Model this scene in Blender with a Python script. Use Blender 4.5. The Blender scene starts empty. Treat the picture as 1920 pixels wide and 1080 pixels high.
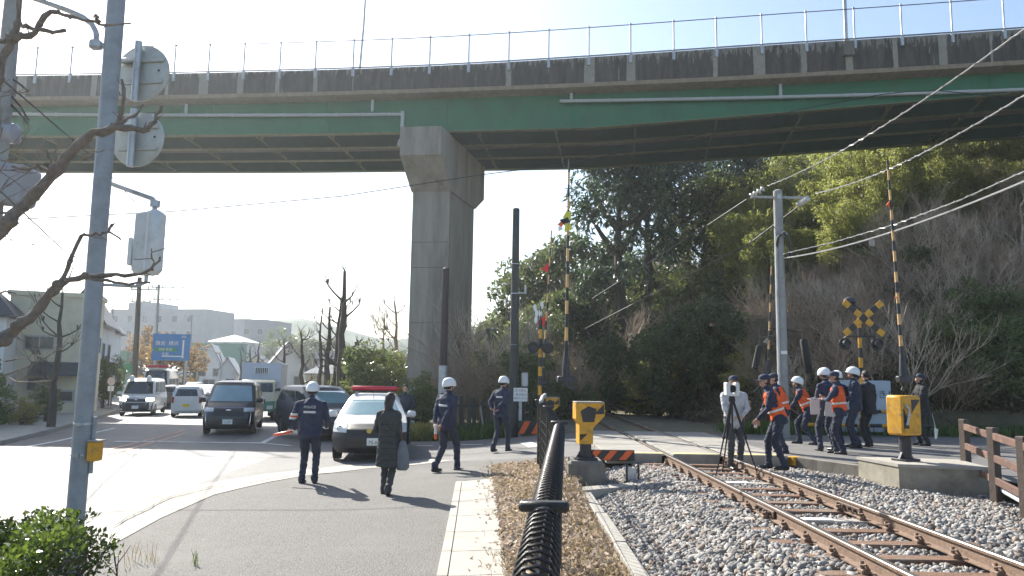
import bpy, bmesh, math, random
import numpy as np
from mathutils import Vector, Matrix, noise as mn
SC = bpy.context.scene
COL = SC.collection
PI = math.pi
R = math.radians
# ------------------------------------------------------------------ camera
HC = 1.95
FPX = 1400.0
PITCH = math.atan(168 / FPX)
ROLL = R(0.9)
cd = bpy.data.cameras.new('camera')
cam = bpy.data.objects.new('camera', cd)
COL.objects.link(cam)
SC.camera = cam
cd.sensor_width = 36.0
cd.lens = 36.0 * FPX / 1920.0
cd.clip_start = 0.05
cd.clip_end = 3000
cam.matrix_world = Matrix.Translation((0, 0, HC)) @ Matrix.Rotation(PI / 2 + PITCH, 4, 'X') @ Matrix.Rotation(ROLL, 4, 'Z')
# ------------------------------------------------------------------ light
SUN_EL, SUN_AZ = R(37), R(-36)
w = bpy.data.worlds.new('World')
SC.world = w
w.use_nodes = True
nt = w.node_tree
bg = nt.nodes['Background']
sky = nt.nodes.new('ShaderNodeTexSky')
sky.sky_type = 'NISHITA'
sky.sun_disc = False
sky.sun_elevation = SUN_EL
sky.sun_rotation = SUN_AZ
sky.air_density = 1.0
sky.dust_density = 1.2
sky.ozone_density = 1.0
nt.links.new(sky.outputs[0], bg.inputs['Color'])
bg.inputs['Strength'].default_value = 0.1
ld = bpy.data.lights.new('sun', 'SUN')
ld.energy = 5.0
ld.angle = R(0.5)
ld.color = (1.0, 0.95, 0.86)
sun = bpy.data.objects.new('sun', ld)
COL.objects.link(sun)
sdir = Vector((math.sin(SUN_AZ) * math.cos(SUN_EL), math.cos(SUN_AZ) * math.cos(SUN_EL), math.sin(SUN_EL)))
sun.rotation_euler = sdir.to_track_quat('Z', 'Y').to_euler()
sun.location = sdir * 60
SC.view_settings.view_transform = 'Standard'
SC.view_settings.look = 'None'
SC.view_settings.exposure = 1.25
SC.view_settings.gamma = 1.0
SC.cycles.max_bounces = 6
SC.cycles.transparent_max_bounces = 8

def ray(px, py):
    x = (px - 960) / FPX; y = -(py - 540) / FPX
    x, y = x * math.cos(ROLL) - y * math.sin(ROLL), x * math.sin(ROLL) + y * math.cos(ROLL)
    return Vector((x, math.cos(PITCH) - y * math.sin(PITCH), math.sin(PITCH) + y * math.cos(PITCH)))
def at(px, py, Y):
    r = ray(px, py); t = Y / r.y
    return Vector((r.x * t, Y, HC + r.z * t))
def G(px, py, z=0.0):
    r = ray(px, py); t = (z - HC) / r.z
    return Vector((r.x * t, r.y * t, z))

# ------------------------------------------------------------------ objects
def tag(o, label=None, cat=None, group=None, kind=None):
    if label: o['label'] = label
    if cat: o['category'] = cat
    if group: o['group'] = group
    if kind: o['kind'] = kind
    return o
def empty(name, loc=(0, 0, 0), rz=0.0, label=None, cat=None, group=None):
    o = bpy.data.objects.new(name, None)
    COL.objects.link(o)
    o.location = loc; o.rotation_euler = (0, 0, rz)
    o.empty_display_size = 0.2
    return tag(o, label, cat, group)
def copy_tree(o, parent=None):
    c = o.copy(); COL.objects.link(c); c.parent = parent
    for ch in list(o.children): copy_tree(ch, c)
    return c
def relabel(o, label, group=None):
    o['label'] = label
    if group: o['group'] = group
    return o

# ------------------------------------------------------------------ materials
_m = {}
def M(name, col, rough=0.6, metal=0.0, var=0.12, scale=6.0, bump=0.0, bscale=None, spec=0.5, stretch=(1, 1, 1), dirt=None, dirts=1.5, coat=0.0, emit=None, es=1.0, alpha=1.0, trans=0.0):
    if name in _m: return _m[name]
    m = bpy.data.materials.new(name); m.use_nodes = True
    n = m.node_tree.nodes; l = m.node_tree.links
    b = n['Principled BSDF']
    b.inputs['Roughness'].default_value = rough
    b.inputs['Metallic'].default_value = metal
    b.inputs['Specular IOR Level'].default_value = spec
    b.inputs['Coat Weight'].default_value = coat
    b.inputs['Transmission Weight'].default_value = trans
    b.inputs['Alpha'].default_value = alpha
    tc = n.new('ShaderNodeTexCoord'); mp = n.new('ShaderNodeMapping')
    mp.inputs['Scale'].default_value = stretch
    l.new(tc.outputs['Object'], mp.inputs[0])
    nz = n.new('ShaderNodeTexNoise'); nz.inputs['Scale'].default_value = scale; nz.inputs['Detail'].default_value = 6; nz.inputs['Roughness'].default_value = 0.65
    l.new(mp.outputs[0], nz.inputs['Vector'])
    mx = n.new('ShaderNodeMix'); mx.data_type = 'RGBA'
    mr = n.new('ShaderNodeMapRange'); mr.inputs[1].default_value = 0.3; mr.inputs[2].default_value = 0.7
    l.new(nz.outputs[0], mr.inputs[0]); l.new(mr.outputs[0], mx.inputs[0])
    c0 = [max(0, c * (1 - var)) for c in col[:3]] + [1]; c1 = [min(1, c * (1 + var)) for c in col[:3]] + [1]
    mx.inputs[6].default_value = c0; mx.inputs[7].default_value = c1
    out = mx.outputs[2]
    if dirt:
        n2 = n.new('ShaderNodeTexNoise'); n2.inputs['Scale'].default_value = dirts; n2.inputs['Detail'].default_value = 8; n2.inputs['Roughness'].default_value = 0.7
        l.new(mp.outputs[0], n2.inputs['Vector'])
        r2 = n.new('ShaderNodeMapRange'); r2.inputs[1].default_value = 0.5; r2.inputs[2].default_value = 0.68
        l.new(n2.outputs[0], r2.inputs[0])
        m2 = n.new('ShaderNodeMix'); m2.data_type = 'RGBA'
        l.new(r2.outputs[0], m2.inputs[0]); l.new(out, m2.inputs[6]); m2.inputs[7].default_value = tuple(dirt) + (1,)
        out = m2.outputs[2]
    l.new(out, b.inputs['Base Color'])
    if bump:
        nb = n.new('ShaderNodeTexNoise'); nb.inputs['Scale'].default_value = bscale or scale * 4; nb.inputs['Detail'].default_value = 5
        l.new(mp.outputs[0], nb.inputs['Vector'])
        bp = n.new('ShaderNodeBump'); bp.inputs['Strength'].default_value = bump; bp.inputs['Distance'].default_value = 0.02
        l.new(nb.outputs[0], bp.inputs['Height']); l.new(bp.outputs[0], b.inputs['Normal'])
    if emit:
        b.inputs['Emission Color'].default_value = tuple(emit) + (1,); b.inputs['Emission Strength'].default_value = es
    _m[name] = m
    return m
def leafmat(name, ca, cb, cc=None, rough=0.4, transl=0.35, spec=0.5):
    if name in _m: return _m[name]
    m = bpy.data.materials.new(name); m.use_nodes = True
    n = m.node_tree.nodes; l = m.node_tree.links
    b = n['Principled BSDF']; o = n['Material Output']
    g = n.new('ShaderNodeNewGeometry')
    r = n.new('ShaderNodeValToRGB')
    cs = [ca, cb] + ([cc] if cc else [])
    r.color_ramp.elements[0].color = tuple(cs[0]) + (1,); r.color_ramp.elements[1].color = tuple(cs[-1]) + (1,)
    if cc:
        e = r.color_ramp.elements.new(0.75); e.color = tuple(cb) + (1,)
    tc = n.new('ShaderNodeTexCoord'); nz = n.new('ShaderNodeTexNoise'); nz.inputs['Scale'].default_value = 0.9; nz.inputs['Detail'].default_value = 3
    l.new(tc.outputs['Object'], nz.inputs['Vector'])
    ad = n.new('ShaderNodeMath'); ad.operation = 'MULTIPLY_ADD'; ad.inputs[1].default_value = 0.55
    l.new(g.outputs['Random Per Island'], ad.inputs[0])
    mu = n.new('ShaderNodeMath'); mu.operation = 'MULTIPLY'; mu.inputs[1].default_value = 0.5
    l.new(nz.outputs[0], mu.inputs[0]); l.new(mu.outputs[0], ad.inputs[2])
    l.new(ad.outputs[0], r.inputs[0])
    l.new(r.outputs[0], b.inputs['Base Color'])
    b.inputs['Roughness'].default_value = rough; b.inputs['Specular IOR Level'].default_value = spec
    t = n.new('ShaderNodeBsdfTranslucent')
    hs = n.new('ShaderNodeHueSaturation'); hs.inputs['Value'].default_value = 1.6; hs.inputs['Saturation'].default_value = 1.1
    l.new(r.outputs[0], hs.inputs['Color']); l.new(hs.outputs[0], t.inputs['Color'])
    ms = n.new('ShaderNodeMixShader'); ms.inputs[0].default_value = transl
    l.new(b.outputs[0], ms.inputs[1]); l.new(t.outputs[0], ms.inputs[2]); l.new(ms.outputs[0], o.inputs['Surface'])
    _m[name] = m
    return m

# ------------------------------------------------------------------ mesh builder
class MB:
    def __init__(s):
        s.v = []; s.f = []; s.mi = []; s.uv = None; s.cur = 0; s.X = None
    def add(s, vs, fs, mi=None):
        b = len(s.v)
        if s.X is not None: vs = [s.X @ Vector(v) for v in vs]
        s.v += [tuple(v) for v in vs]
        s.f += [tuple(i + b for i in f) for f in fs]
        s.mi += [s.cur if mi is None else mi] * len(fs)
        return s
    def box(s, c, d, rz=0, rot=None, bev=0, mi=None):
        c = Vector(c); hx, hy, hz = d[0] / 2, d[1] / 2, d[2] / 2
        m = rot if rot is not None else Matrix.Rotation(rz, 3, 'Z')
        if bev <= 0:
            vs = [c + m @ Vector((x, y, z)) for z in (-hz, hz) for x, y in ((-hx, -hy), (hx, -hy), (hx, hy), (-hx, hy))]
            return s.add(vs, [(3, 2, 1, 0), (4, 5, 6, 7), (0, 1, 5, 4), (1, 2, 6, 5), (2, 3, 7, 6), (3, 0, 4, 7)], mi)
        b = min(bev, hx * .95, hy * .95, hz * .95)
        vs = []
        idx = {}
        for sz in (-1, 1):
            for (sx, sy) in ((-1, -1), (1, -1), (1, 1), (-1, 1)):
                for k, (a, bb, cc) in enumerate(((hx, hy - b, hz - b), (hx - b, hy, hz - b), (hx - b, hy - b, hz))):
                    idx[(sx, sy, sz, k)] = len(vs); vs.append(c + m @ Vector((sx * a, sy * bb, sz * cc)))
        fs = []
        q = [(-1, -1), (1, -1), (1, 1), (-1, 1)]
        fs.append(tuple(idx[(x, y, 1, 2)] for x, y in q)); fs.append(tuple(idx[(x, y, -1, 2)] for x, y in q[::-1]))
        fs.append(tuple(idx[k] for k in ((1, -1, -1, 0), (1, 1, -1, 0), (1, 1, 1, 0), (1, -1, 1, 0))))
        fs.append(tuple(idx[k] for k in ((-1, 1, -1, 0), (-1, -1, -1, 0), (-1, -1, 1, 0), (-1, 1, 1, 0))))
        fs.append(tuple(idx[k] for k in ((-1, -1, -1, 1), (1, -1, -1, 1), (1, -1, 1, 1), (-1, -1, 1, 1))))
        fs.append(tuple(idx[k] for k in ((1, 1, -1, 1), (-1, 1, -1, 1), (-1, 1, 1, 1), (1, 1, 1, 1))))
        for (x, y) in q:
            t = (idx[(x, y, 1, 0)], idx[(x, y, 1, 1)], idx[(x, y, 1, 2)]); u = (idx[(x, y, -1, 0)], idx[(x, y, -1, 1)], idx[(x, y, -1, 2)])
            p = x * y > 0
            fs.append(t if p else t[::-1]); fs.append(u[::-1] if p else u)
            e = (idx[(x, y, -1, 0)], idx[(x, y, -1, 1)], idx[(x, y, 1, 1)], idx[(x, y, 1, 0)])
            fs.append(e[::-1] if not p else e)
        for sz in (-1, 1):
            for i in range(4):
                (x0, y0), (x1, y1) = q[i], q[(i + 1) % 4]
                k = 1 if y0 == y1 else 0
                e = (idx[(x0, y0, sz, k)], idx[(x1, y1, sz, k)], idx[(x1, y1, sz, 2)], idx[(x0, y0, sz, 2)])
                fs.append(e if sz > 0 else e[::-1])
        return s.add(vs, fs, mi)
    def tube(s, pts, rad, n=8, cap=True, mi=None, ell=None):
        pts = [Vector(p) for p in pts]
        if not hasattr(rad, '__len__'): rad = [rad] * len(pts)
        vs = []; fs = []
        d0 = (pts[1] - pts[0]).normalized()
        a = d0.orthogonal().normalized()
        for i, p in enumerate(pts):
            if i == 0: d = d0
            elif i == len(pts) - 1: d = (pts[i] - pts[i - 1]).normalized()
            else: d = (pts[i + 1] - pts[i - 1]).normalized()
            a = (a - d * a.dot(d)); a = a.normalized() if a.length > 1e-6 else d.orthogonal().normalized()
            b = d.cross(a)
            for k in range(n):
                t = 2 * PI * k / n
                vs.append(p + (a * math.cos(t) + b * math.sin(t)) * rad[i])
        for i in range(len(pts) - 1):
            for k in range(n):
                k2 = (k + 1) % n
                fs.append((i * n + k, i * n + k2, (i + 1) * n + k2, (i + 1) * n + k))
        if cap:
            fs.append(tuple(range(n))[::-1]); fs.append(tuple((len(pts) - 1) * n + k for k in range(n)))
        return s.add(vs, fs, mi)
    def cyl(s, p0, p1, r0, r1=None, n=12, mi=None):
        return s.tube([p0, p1], [r0, r0 if r1 is None else r1], n, True, mi)
    def lathe(s, prof, c=(0, 0, 0), n=20, rot=None, mi=None):
        c = Vector(c); m = rot or Matrix.Identity(3)
        vs = []; fs = []
        for (r, z) in prof:
            for k in range(n):
                t = 2 * PI * k / n
                vs.append(c + m @ Vector((r * math.cos(t), r * math.sin(t), z)))
        for i in range(len(prof) - 1):
            for k in range(n):
                k2 = (k + 1) % n
                fs.append((i * n + k, i * n + k2, (i + 1) * n + k2, (i + 1) * n + k))
        fs.append(tuple(range(n))[::-1]); fs.append(tuple((len(prof) - 1) * n + k for k in range(n)))
        return s.add(vs, fs, mi)
    def ell(s, c, r, n=14, m=9, rot=None, mi=None):
        c = Vector(c); q = rot or Matrix.Identity(3)
        if not hasattr(r, '__len__'): r = (r, r, r)
        vs = [c + q @ Vector((0, 0, -r[2]))]; fs = []
        for i in range(1, m):
            a = -PI / 2 + PI * i / m
            for k in range(n):
                t = 2 * PI * k / n
                vs.append(c + q @ Vector((r[0] * math.cos(a) * math.cos(t), r[1] * math.cos(a) * math.sin(t), r[2] * math.sin(a))))
        vs.append(c + q @ Vector((0, 0, r[2])))
        for k in range(n):
            fs.append((0, 1 + (k + 1) % n, 1 + k)); fs.append((len(vs) - 1, 1 + (m - 2) * n + k, 1 + (m - 2) * n + (k + 1) % n))
        for i in range(m - 2):
            for k in range(n):
                fs.append((1 + i * n + k, 1 + i * n + (k + 1) % n, 1 + (i + 1) * n + (k + 1) % n, 1 + (i + 1) * n + k))
        return s.add(vs, fs, mi)
    def prism(s, poly, d, mi=None):
        """poly: list of 3D points (planar), extruded by vector d"""
        poly = [Vector(p) for p in poly]; d = Vector(d); n = len(poly)
        vs = poly + [p + d for p in poly]
        fs = [tuple(range(n))[::-1], tuple(range(n, 2 * n))] + [(i, (i + 1) % n, (i + 1) % n + n, i + n) for i in range(n)]
        return s.add(vs, fs, mi)
    def quad(s, a, b, c, d, mi=None): return s.add([a, b, c, d], [(0, 1, 2, 3)], mi)
    def sheet(s, rows, mi=None):
        n = len(rows[0]); vs = [p for r in rows for p in r]
        fs = [(i * n + k, i * n + k + 1, (i + 1) * n + k + 1, (i + 1) * n + k) for i in range(len(rows) - 1) for k in range(n - 1)]
        return s.add(vs, fs, mi)
    def build(s, name, mats, parent=None, smooth=False, fix=True):
        me = bpy.data.meshes.new(name)
        me.from_pydata([tuple(v) for v in s.v], [], s.f)
        if not isinstance(mats, (list, tuple)): mats = [mats]
        for m in mats: me.materials.append(m)
        if len(mats) > 1: me.polygons.foreach_set('material_index', s.mi)
        if fix:
            bm = bmesh.new(); bm.from_mesh(me); bmesh.ops.recalc_face_normals(bm, faces=bm.faces); bm.to_mesh(me); bm.free()
        if smooth:
            me.polygons.foreach_set('use_smooth', [True] * len(me.polygons))
            if smooth != 'all':
                try: me.set_sharp_from_angle(angle=R(40))
                except Exception: pass
        o = bpy.data.objects.new(name, me); COL.objects.link(o)
        if parent: o.parent = parent
        return o
def npmesh(name, V, F, mats, parent=None, mi=None, smooth=False):
    """V (n,3) F (m,k) constant-size faces"""
    V = np.asarray(V, dtype=np.float32); F = np.asarray(F, dtype=np.int32)
    me = bpy.data.meshes.new(name)
    me.vertices.add(len(V)); me.vertices.foreach_set('co', V.ravel())
    k = F.shape[1]
    me.loops.add(F.size); me.loops.foreach_set('vertex_index', F.ravel())
    me.polygons.add(len(F)); me.polygons.foreach_set('loop_start', np.arange(len(F), dtype=np.int32) * k)
    if not isinstance(mats, (list, tuple)): mats = [mats]
    for m in mats: me.materials.append(m)
    if mi is not None: me.polygons.foreach_set('material_index', np.asarray(mi, dtype=np.int32))
    if smooth: me.polygons.foreach_set('use_smooth', np.ones(len(F), dtype=bool))
    me.update(calc_edges=True); me.validate()
    o = bpy.data.objects.new(name, me); COL.objects.link(o)
    if parent: o.parent = parent
    return o
def text_mesh(name, txt, size, mat, parent, M4, align='CENTER', ext=0.001):
    cu = bpy.data.curves.new('t', 'FONT'); cu.body = txt; cu.size = size; cu.align_x = align; cu.align_y = 'CENTER'; cu.extrude = ext; cu.resolution_u = 3
    o = bpy.data.objects.new('t', cu); COL.objects.link(o)
    dg = bpy.context.evaluated_depsgraph_get()
    me = bpy.data.meshes.new_from_object(o.evaluated_get(dg))
    bpy.data.objects.remove(o); 
    me.materials.clear(); me.materials.append(mat); me.transform(M4)
    q = bpy.data.objects.new(name, me); COL.objects.link(q); q.parent = parent
    return q
def face_m(c, right, up):
    """matrix placing text: x along right, y along up"""
    r = Vector(right).normalized(); u = Vector(up).normalized(); n = r.cross(u)
    return Matrix(((r.x, u.x, n.x, c[0]), (r.y, u.y, n.y, c[1]), (r.z, u.z, n.z, c[2]), (0, 0, 0, 1)))
def ss(a, b, x):
    t = min(1, max(0, (x - a) / (b - a))); return t * t * (3 - 2 * t)
def gz(x, y):
    z = 0.45 * ss(-2.8, 3.2, x) * (0.45 + 0.55 * ss(9, 14, y))
    z -= min(0.42, 0.014 * max(0, y - 13)) * ss(-2, -6, x)
    return z
# ------------------------------------------------------------------ base materials
rng = np.random.default_rng(7)
random.seed(7)
m_asph = M('asphalt', (0.085, 0.085, 0.085), 0.62, var=0.3, scale=3.0, bump=0.6, bscale=90, dirt=(0.12, 0.118, 0.112), dirts=0.35)
m_path = M('asphalt_path', (0.125, 0.119, 0.11), 0.85, var=0.75, scale=60.0, bump=1.0, bscale=50, dirt=(0.16, 0.153, 0.142), dirts=0.45)
m_asph2 = M('asphalt_side', (0.13, 0.125, 0.12), 0.75, var=0.2, scale=20.0, bump=0.5, bscale=90, dirt=(0.17, 0.165, 0.155), dirts=0.4)
m_conc = M('concrete', (0.33, 0.31, 0.27), 0.85, var=0.18, scale=9, bump=0.3, bscale=60, dirt=(0.22, 0.2, 0.17), dirts=1.2)
m_conc_l = M('pale_concrete', (0.33, 0.31, 0.27), 0.8, var=0.12, scale=12, bump=0.25, bscale=80, dirt=(0.25, 0.235, 0.2), dirts=1.5)
m_conc_d = M('dark_concrete', (0.17, 0.155, 0.13), 0.9, var=0.3, scale=5, bump=0.4, bscale=40, dirt=(0.08, 0.075, 0.065), dirts=1.6, stretch=(1, 1, .35))
m_paint = M('road_paint', (0.62, 0.62, 0.6), 0.7, var=0.2, scale=14, dirt=(0.3, 0.3, 0.29), dirts=3)
m_paint_o = M('road_paint_orange', (0.5, 0.26, 0.16), 0.7, var=0.25, scale=14, dirt=(0.2, 0.15, 0.12), dirts=3)
m_earth = M('earth', (0.13, 0.11, 0.07), 0.95, var=0.4, scale=2, bump=0.8, bscale=14, dirt=(0.09, 0.11, 0.045), dirts=0.5)
m_black = M('black_metal', (0.022, 0.023, 0.024), 0.42, metal=0.2, var=0.3, scale=30, bump=0.1)
m_rubber = M('rubber', (0.02, 0.02, 0.02), 0.8, var=0.2)
m_steel = M('galvanised_steel', (0.42, 0.44, 0.46), 0.45, metal=0.55, var=0.15, scale=12, dirt=(0.3, 0.3, 0.3), dirts=4)
m_polegrey = M('grey_pole_paint', (0.27, 0.3, 0.33), 0.6, var=0.12, scale=8, bump=0.15, bscale=120, dirt=(0.2, 0.215, 0.23), dirts=2.5)
m_white = M('white_paint', (0.72, 0.73, 0.73), 0.45, var=0.05, scale=6)
m_armyel = M('faded_arm_yellow', (0.58, 0.36, 0.15), 0.6, var=0.15, scale=6, dirt=(.4, .2, .1), dirts=5)
m_yellow = M('safety_yellow', (0.64, 0.32, 0.018), 0.55, var=0.18, scale=5, bump=.15, bscale=90, dirt=(0.3, 0.18, 0.05), dirts=7)
m_yb = M('stripe_black', (0.02, 0.02, 0.022), 0.5, var=0.2, scale=8)
m_orange = M('stripe_orange', (0.75, 0.12, 0.02), 0.55, var=0.12, scale=12)
m_red = M('red_plastic', (0.6, 0.01, 0.015), 0.3, var=0.05)
m_wire = M('wire_black', (0.03, 0.03, 0.03), 0.55, var=0.1)
m_wirel = M('wire_grey', (0.4, 0.4, 0.4), 0.4, var=0.1)

def ruled(mb, A, B, n=6, dz=0.0, zf=gz, step=None):
    rows = []
    for a, b in zip(A, B):
        rows.append([(a[0] + (b[0] - a[0]) * k / n, a[1] + (b[1] - a[1]) * k / n, zf(a[0] + (b[0] - a[0]) * k / n, a[1] + (b[1] - a[1]) * k / n) + dz) for k in range(n + 1)])
    mb.sheet(rows)
def dens(P, seg=1.0):
    """resample polyline so that two lists stay in step: returns list with k points per original span"""
    out = []
    for i in range(len(P) - 1):
        for k in range(seg): out.append((P[i][0] + (P[i + 1][0] - P[i][0]) * k / seg, P[i][1] + (P[i + 1][1] - P[i][1]) * k / seg))
    out.append(P[-1]); return out

# ground: one sheet to the horizon
def groundz(x, y):
    if 0.9 < x < 7.6 and y < 15.4: return -0.02
    if x > 6 and y < 14: return 0.1
    return gz(x, y) - 0.05
mb = MB()
xs = [-430, -300, -180, -120] + list(np.arange(-90, -20, 6)) + list(np.arange(-20, 12, 0.5)) + list(np.arange(12, 40, 4)) + [60, 100, 200, 430]
ys = [-60, -20, -8] + list(np.arange(-4, 30, 0.5)) + list(np.arange(30, 80, 5)) + [100, 140, 200, 300, 420, 530]
mb.sheet([[(x, y, groundz(x, y)) for x in xs] for y in ys])
tag(mb.build('ground', m_earth, smooth='all'), kind='structure')

A = [(-9.5, -6), (-11, 6), (-12.2, 13), (-13.9, 20.7), (-16, 26.6), (-21.1, 39.6), (-31, 64), (-45, 98), (-82, 190)]
B = [(-4.2, -6), (-4.35, 6), (-4.7, 13), (-4.9, 20.7), (-6.3, 26.6), (-11.2, 39.6), (-21, 64), (-34, 98), (-70, 190)]
mb = MB(); ruled(mb, dens(A, 6), dens(B, 6), 12, 0.0); tag(mb.build('main_road', m_asph, smooth='all'), kind='structure')
# side road over the crossing
N_ = [(-5.5, 13.0), (-4.3, 14.4), (-3.2, 15.7), (-1.3, 16.6), (0.5, 15.6), (2.7, 15.05), (5.84, 15.2), (6.3, 14.3), (7.9, 13.9), (9, 13.8), (12, 14), (30, 14)]
F_ = [(-6.2, 26.0), (-5.4, 24.6), (-4.2, 23.4), (-2, 22.6), (0.5, 22), (2.7, 21.6), (5.84, 21.4), (6.6, 21.5), (8, 21.6), (10, 21.7), (13, 21.8), (32, 22)]
mb = MB(); ruled(mb, dens(N_, 3), dens(F_, 3), 10, 0.006); tag(mb.build('side_road', m_asph2, smooth='all'), kind='structure')
# road along the brown fence on the right
mb = MB(); ruled(mb, dens([(7.2, -4), (7.2, 9.5), (7.8, 11.5), (8.25, 13.85)], 4), dens([(30, -4), (30, 9.5), (30, 11.5), (30, 13.9)], 4), 6, 0.004, zf=lambda x, y: 0.44); tag(mb.build('access_road', m_asph2, smooth='all'), kind='structure')
# footpath corner in the foreground
cur = [(-4.2, -4), (-4.3, 5), (-4.42, 8.5), (-4.63, 10.2), (-4.71, 12.2), (-4.35, 13.7), (-4.0, 14.6), (-2.9, 16.0), (-1.3, 16.9)]
inn = [(.3, -4), (.2, 5), (.15, 8.5), (.1, 10.2), (.1, 12.2), (.3, 13.4), (.7, 14.4), (1.0, 15.2), (1.2, 15.7)]
mb = MB(); ruled(mb, dens(cur, 5), dens(inn, 5), 10, 0.022); tag(mb.build('footpath', m_path, smooth='all'), kind='structure')
# flush kerb of light concrete round the corner, and the gutter strip outside it
def offs(P, d):
    out = []
    for i, p in enumerate(P):
        a = Vector(P[max(0, i - 1)]); b = Vector(P[min(len(P) - 1, i + 1)]); t = (b - a).normalized(); out.append((p[0] - t.y * d, p[1] + t.x * d))
    return out
cu = dens(cur, 5)
mb = MB(); ruled(mb, offs(cu, 0.32), offs(cu, -0.02), 2, 0.03); tag(mb.build('kerb', m_conc_l, smooth='all'), kind='structure')
mb = MB(); ruled(mb, offs(cu, 0.95), offs(cu, 0.325), 2, 0.012); tag(mb.build('gutter', m_conc, smooth='all'), kind='structure')
# concrete paving slabs beside the path (drain cover run)
mb = MB()
for k in range(12):
    y0 = 1.2 + k * 1.0; y1 = y0 + 0.985
    if y1 > 13.3: break
    f = lambda y: (-0.35 - 0.043 * y, 0.3 - 0.043 * y)
    (a0, a1), (b0, b1) = f(y0), f(y1)
    zz = lambda x, y, o: (x, y, gz(x, y) + o)
    for (l0, r0_, l1, r1_, o) in ((a0 + .11, a1, b0 + .11, b1, .05), (a0, a0 + .1, b0, b0 + .1, .056)):
        m0, m1 = (l0 + r0_) / 2, (l1 + r1_) / 2
        vs = [zz(l0, y0, -.1), zz(m0, y0, -.1), zz(r0_, y0, -.1), zz(r1_, y1, -.1), zz(m1, y1, -.1), zz(l1, y1, -.1), zz(l0, y0, o), zz(m0, y0, o), zz(r0_, y0, o), zz(r1_, y1, o), zz(m1, y1, o), zz(l1, y1, o)]
        mb.add(vs, [(6, 7, 10, 11), (7, 8, 9, 10), (0, 1, 7, 6), (1, 2, 8, 7), (2, 3, 9, 8), (3, 4, 10, 9), (4, 5, 11, 10), (5, 0, 6, 11)])
tag(mb.build('paving_slabs', m_conc_l), kind='structure')
# road markings
def stripe(mb, pts, wd=0.15, dz=0.01):
    P = dens([tuple(p[:2]) for p in pts], 6)
    ruled(mb, offs(P, wd / 2), offs(P, -wd / 2), 1, dz)
def g2(px, py):
    z = 0
    for _ in range(8):
        p = G(px, py, z); z = gz(p.x, p.y)
    return (p.x, p.y)
def GG(px, py, off=0.0):
    z = 0
    for _ in range(12):
        p = G(px, py, z + off); z = gz(p.x, p.y)
    return Vector((p.x, p.y, z))
mb = MB()
stripe(mb, [g2(0, 848), g2(110, 827), g2(215, 803)], .16)
stripe(mb, [g2(215, 828), g2(490, 831)], .3)
stripe(mb, [g2(490, 832), g2(530, 811)], .16)
stripe(mb, [g2(490, 831), g2(545, 836)], .16)
stripe(mb, [g2(780, 836), g2(812, 836)], .12)
stripe(mb, [g2(862, 834), g2(905, 834)], .12)
stripe(mb, [(-8.4, 31), (-12.5, 41), (-21, 61), (-40, 105)], .14)
stripe(mb, [(-10.5, 30), (-15.0, 41), (-24.2, 63), (-44, 110)], .14)
stripe(mb, [(-20.2, 38.3), (-30, 62.5), (-44, 97)], .14)
stripe(mb, [g2(985, 830), g2(1003, 838)], .3)
stripe(mb, [g2(955, 868), g2(1000, 862)], .1)
tag(mb.build('road_markings', m_paint), kind='structure')
mb = MB()
stripe(mb, [g2(186, 848), g2(330, 812), g2(345, 806)], .14)
stripe(mb, [g2(205, 852), g2(345, 815)], .14)
tag(mb.build('orange_road_markings', m_paint_o), kind='structure')
# cracks in the gutter
mb = MB(); P = [g2(*p) for p in ((215, 990), (260, 965), (320, 935), (400, 915), (470, 908), (560, 893), (700, 886))]
Pn = [(x + random.uniform(-.02, .02), y + random.uniform(-.03, .03)) for x, y in dens(P, 8)]
ruled(mb, offs(Pn, .012), offs(Pn, -.012), 1, .034); tag(mb.build('gutter_crack', m_rubber), kind='structure')
# left side: pavement with kerb, verge
Lk = [(-9.5, -6), (-11, 6), (-12.2, 13), (-13.9, 20.7), (-16, 26.6), (-21.1, 39.6), (-31, 64), (-45, 98), (-82, 190)]
lk = dens(Lk, 3)
mb = MB(); ruled(mb, offs(lk, 2.4), offs(lk, 0.0), 2, 0.12); ruled(mb, offs(lk, 0.0), [p for p in lk], 1, 0.12)
rows = [[(p[0], p[1], gz(*p) + .12) for p in lk], [(p[0], p[1], gz(*p) - .02) for p in lk]]; mb.sheet(rows)
tag(mb.build('left_pavement', m_conc_l), kind='structure')
Rk = dens([(-6.5, 27.2), (-11.5, 39.6), (-21.3, 64), (-34.3, 98), (-70.3, 190)], 3)
mb = MB(); ruled(mb, Rk, offs(Rk, -2.2), 2, 0.12); mb.sheet([[(p[0], p[1], gz(*p) - .02) for p in Rk], [(p[0], p[1], gz(*p) + .12) for p in Rk]])
tag(mb.build('right_pavement', m_conc), kind='structure')

# ------------------------------------------------------------------ railway
RZ = 0.5          # rail head
XL, XR = 3.11, 4.245
def trx(y):       # the track bends slightly left beyond the crossing
    return -0.0011 * max(0, y - 30) ** 2
m_rail = M('rail_steel_rust', (0.17, 0.112, 0.078), 0.75, metal=0.1, var=0.3, scale=20, bump=0.3, bscale=80)
m_railtop = M('rail_head_polished', (0.6, 0.57, 0.55), 0.25, metal=0.9, var=0.1, scale=30)
m_sleep = M('timber_sleeper', (0.2, 0.115, 0.075), 0.9, var=0.4, scale=6, bump=0.9, bscale=30, stretch=(1, 6, 6), dirt=(0.27, 0.22, 0.17), dirts=1.0)
m_sleep2 = M('weathered_sleeper', (0.36, 0.33, 0.29), 0.9, var=0.3, scale=6, bump=0.7, bscale=30, dirt=(0.22, 0.15, 0.1), dirts=2)
rail_prof = [(-.062, -.153), (.062, -.153), (.062, -.142), (.012, -.128), (.008, -.045), (.03, -.035), (.0325, -.008), (.026, 0), (-.026, 0), (-.0325, -.008), (-.03, -.035), (-.008, -.045), (-.012, -.128), (-.062, -.142)]
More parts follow.
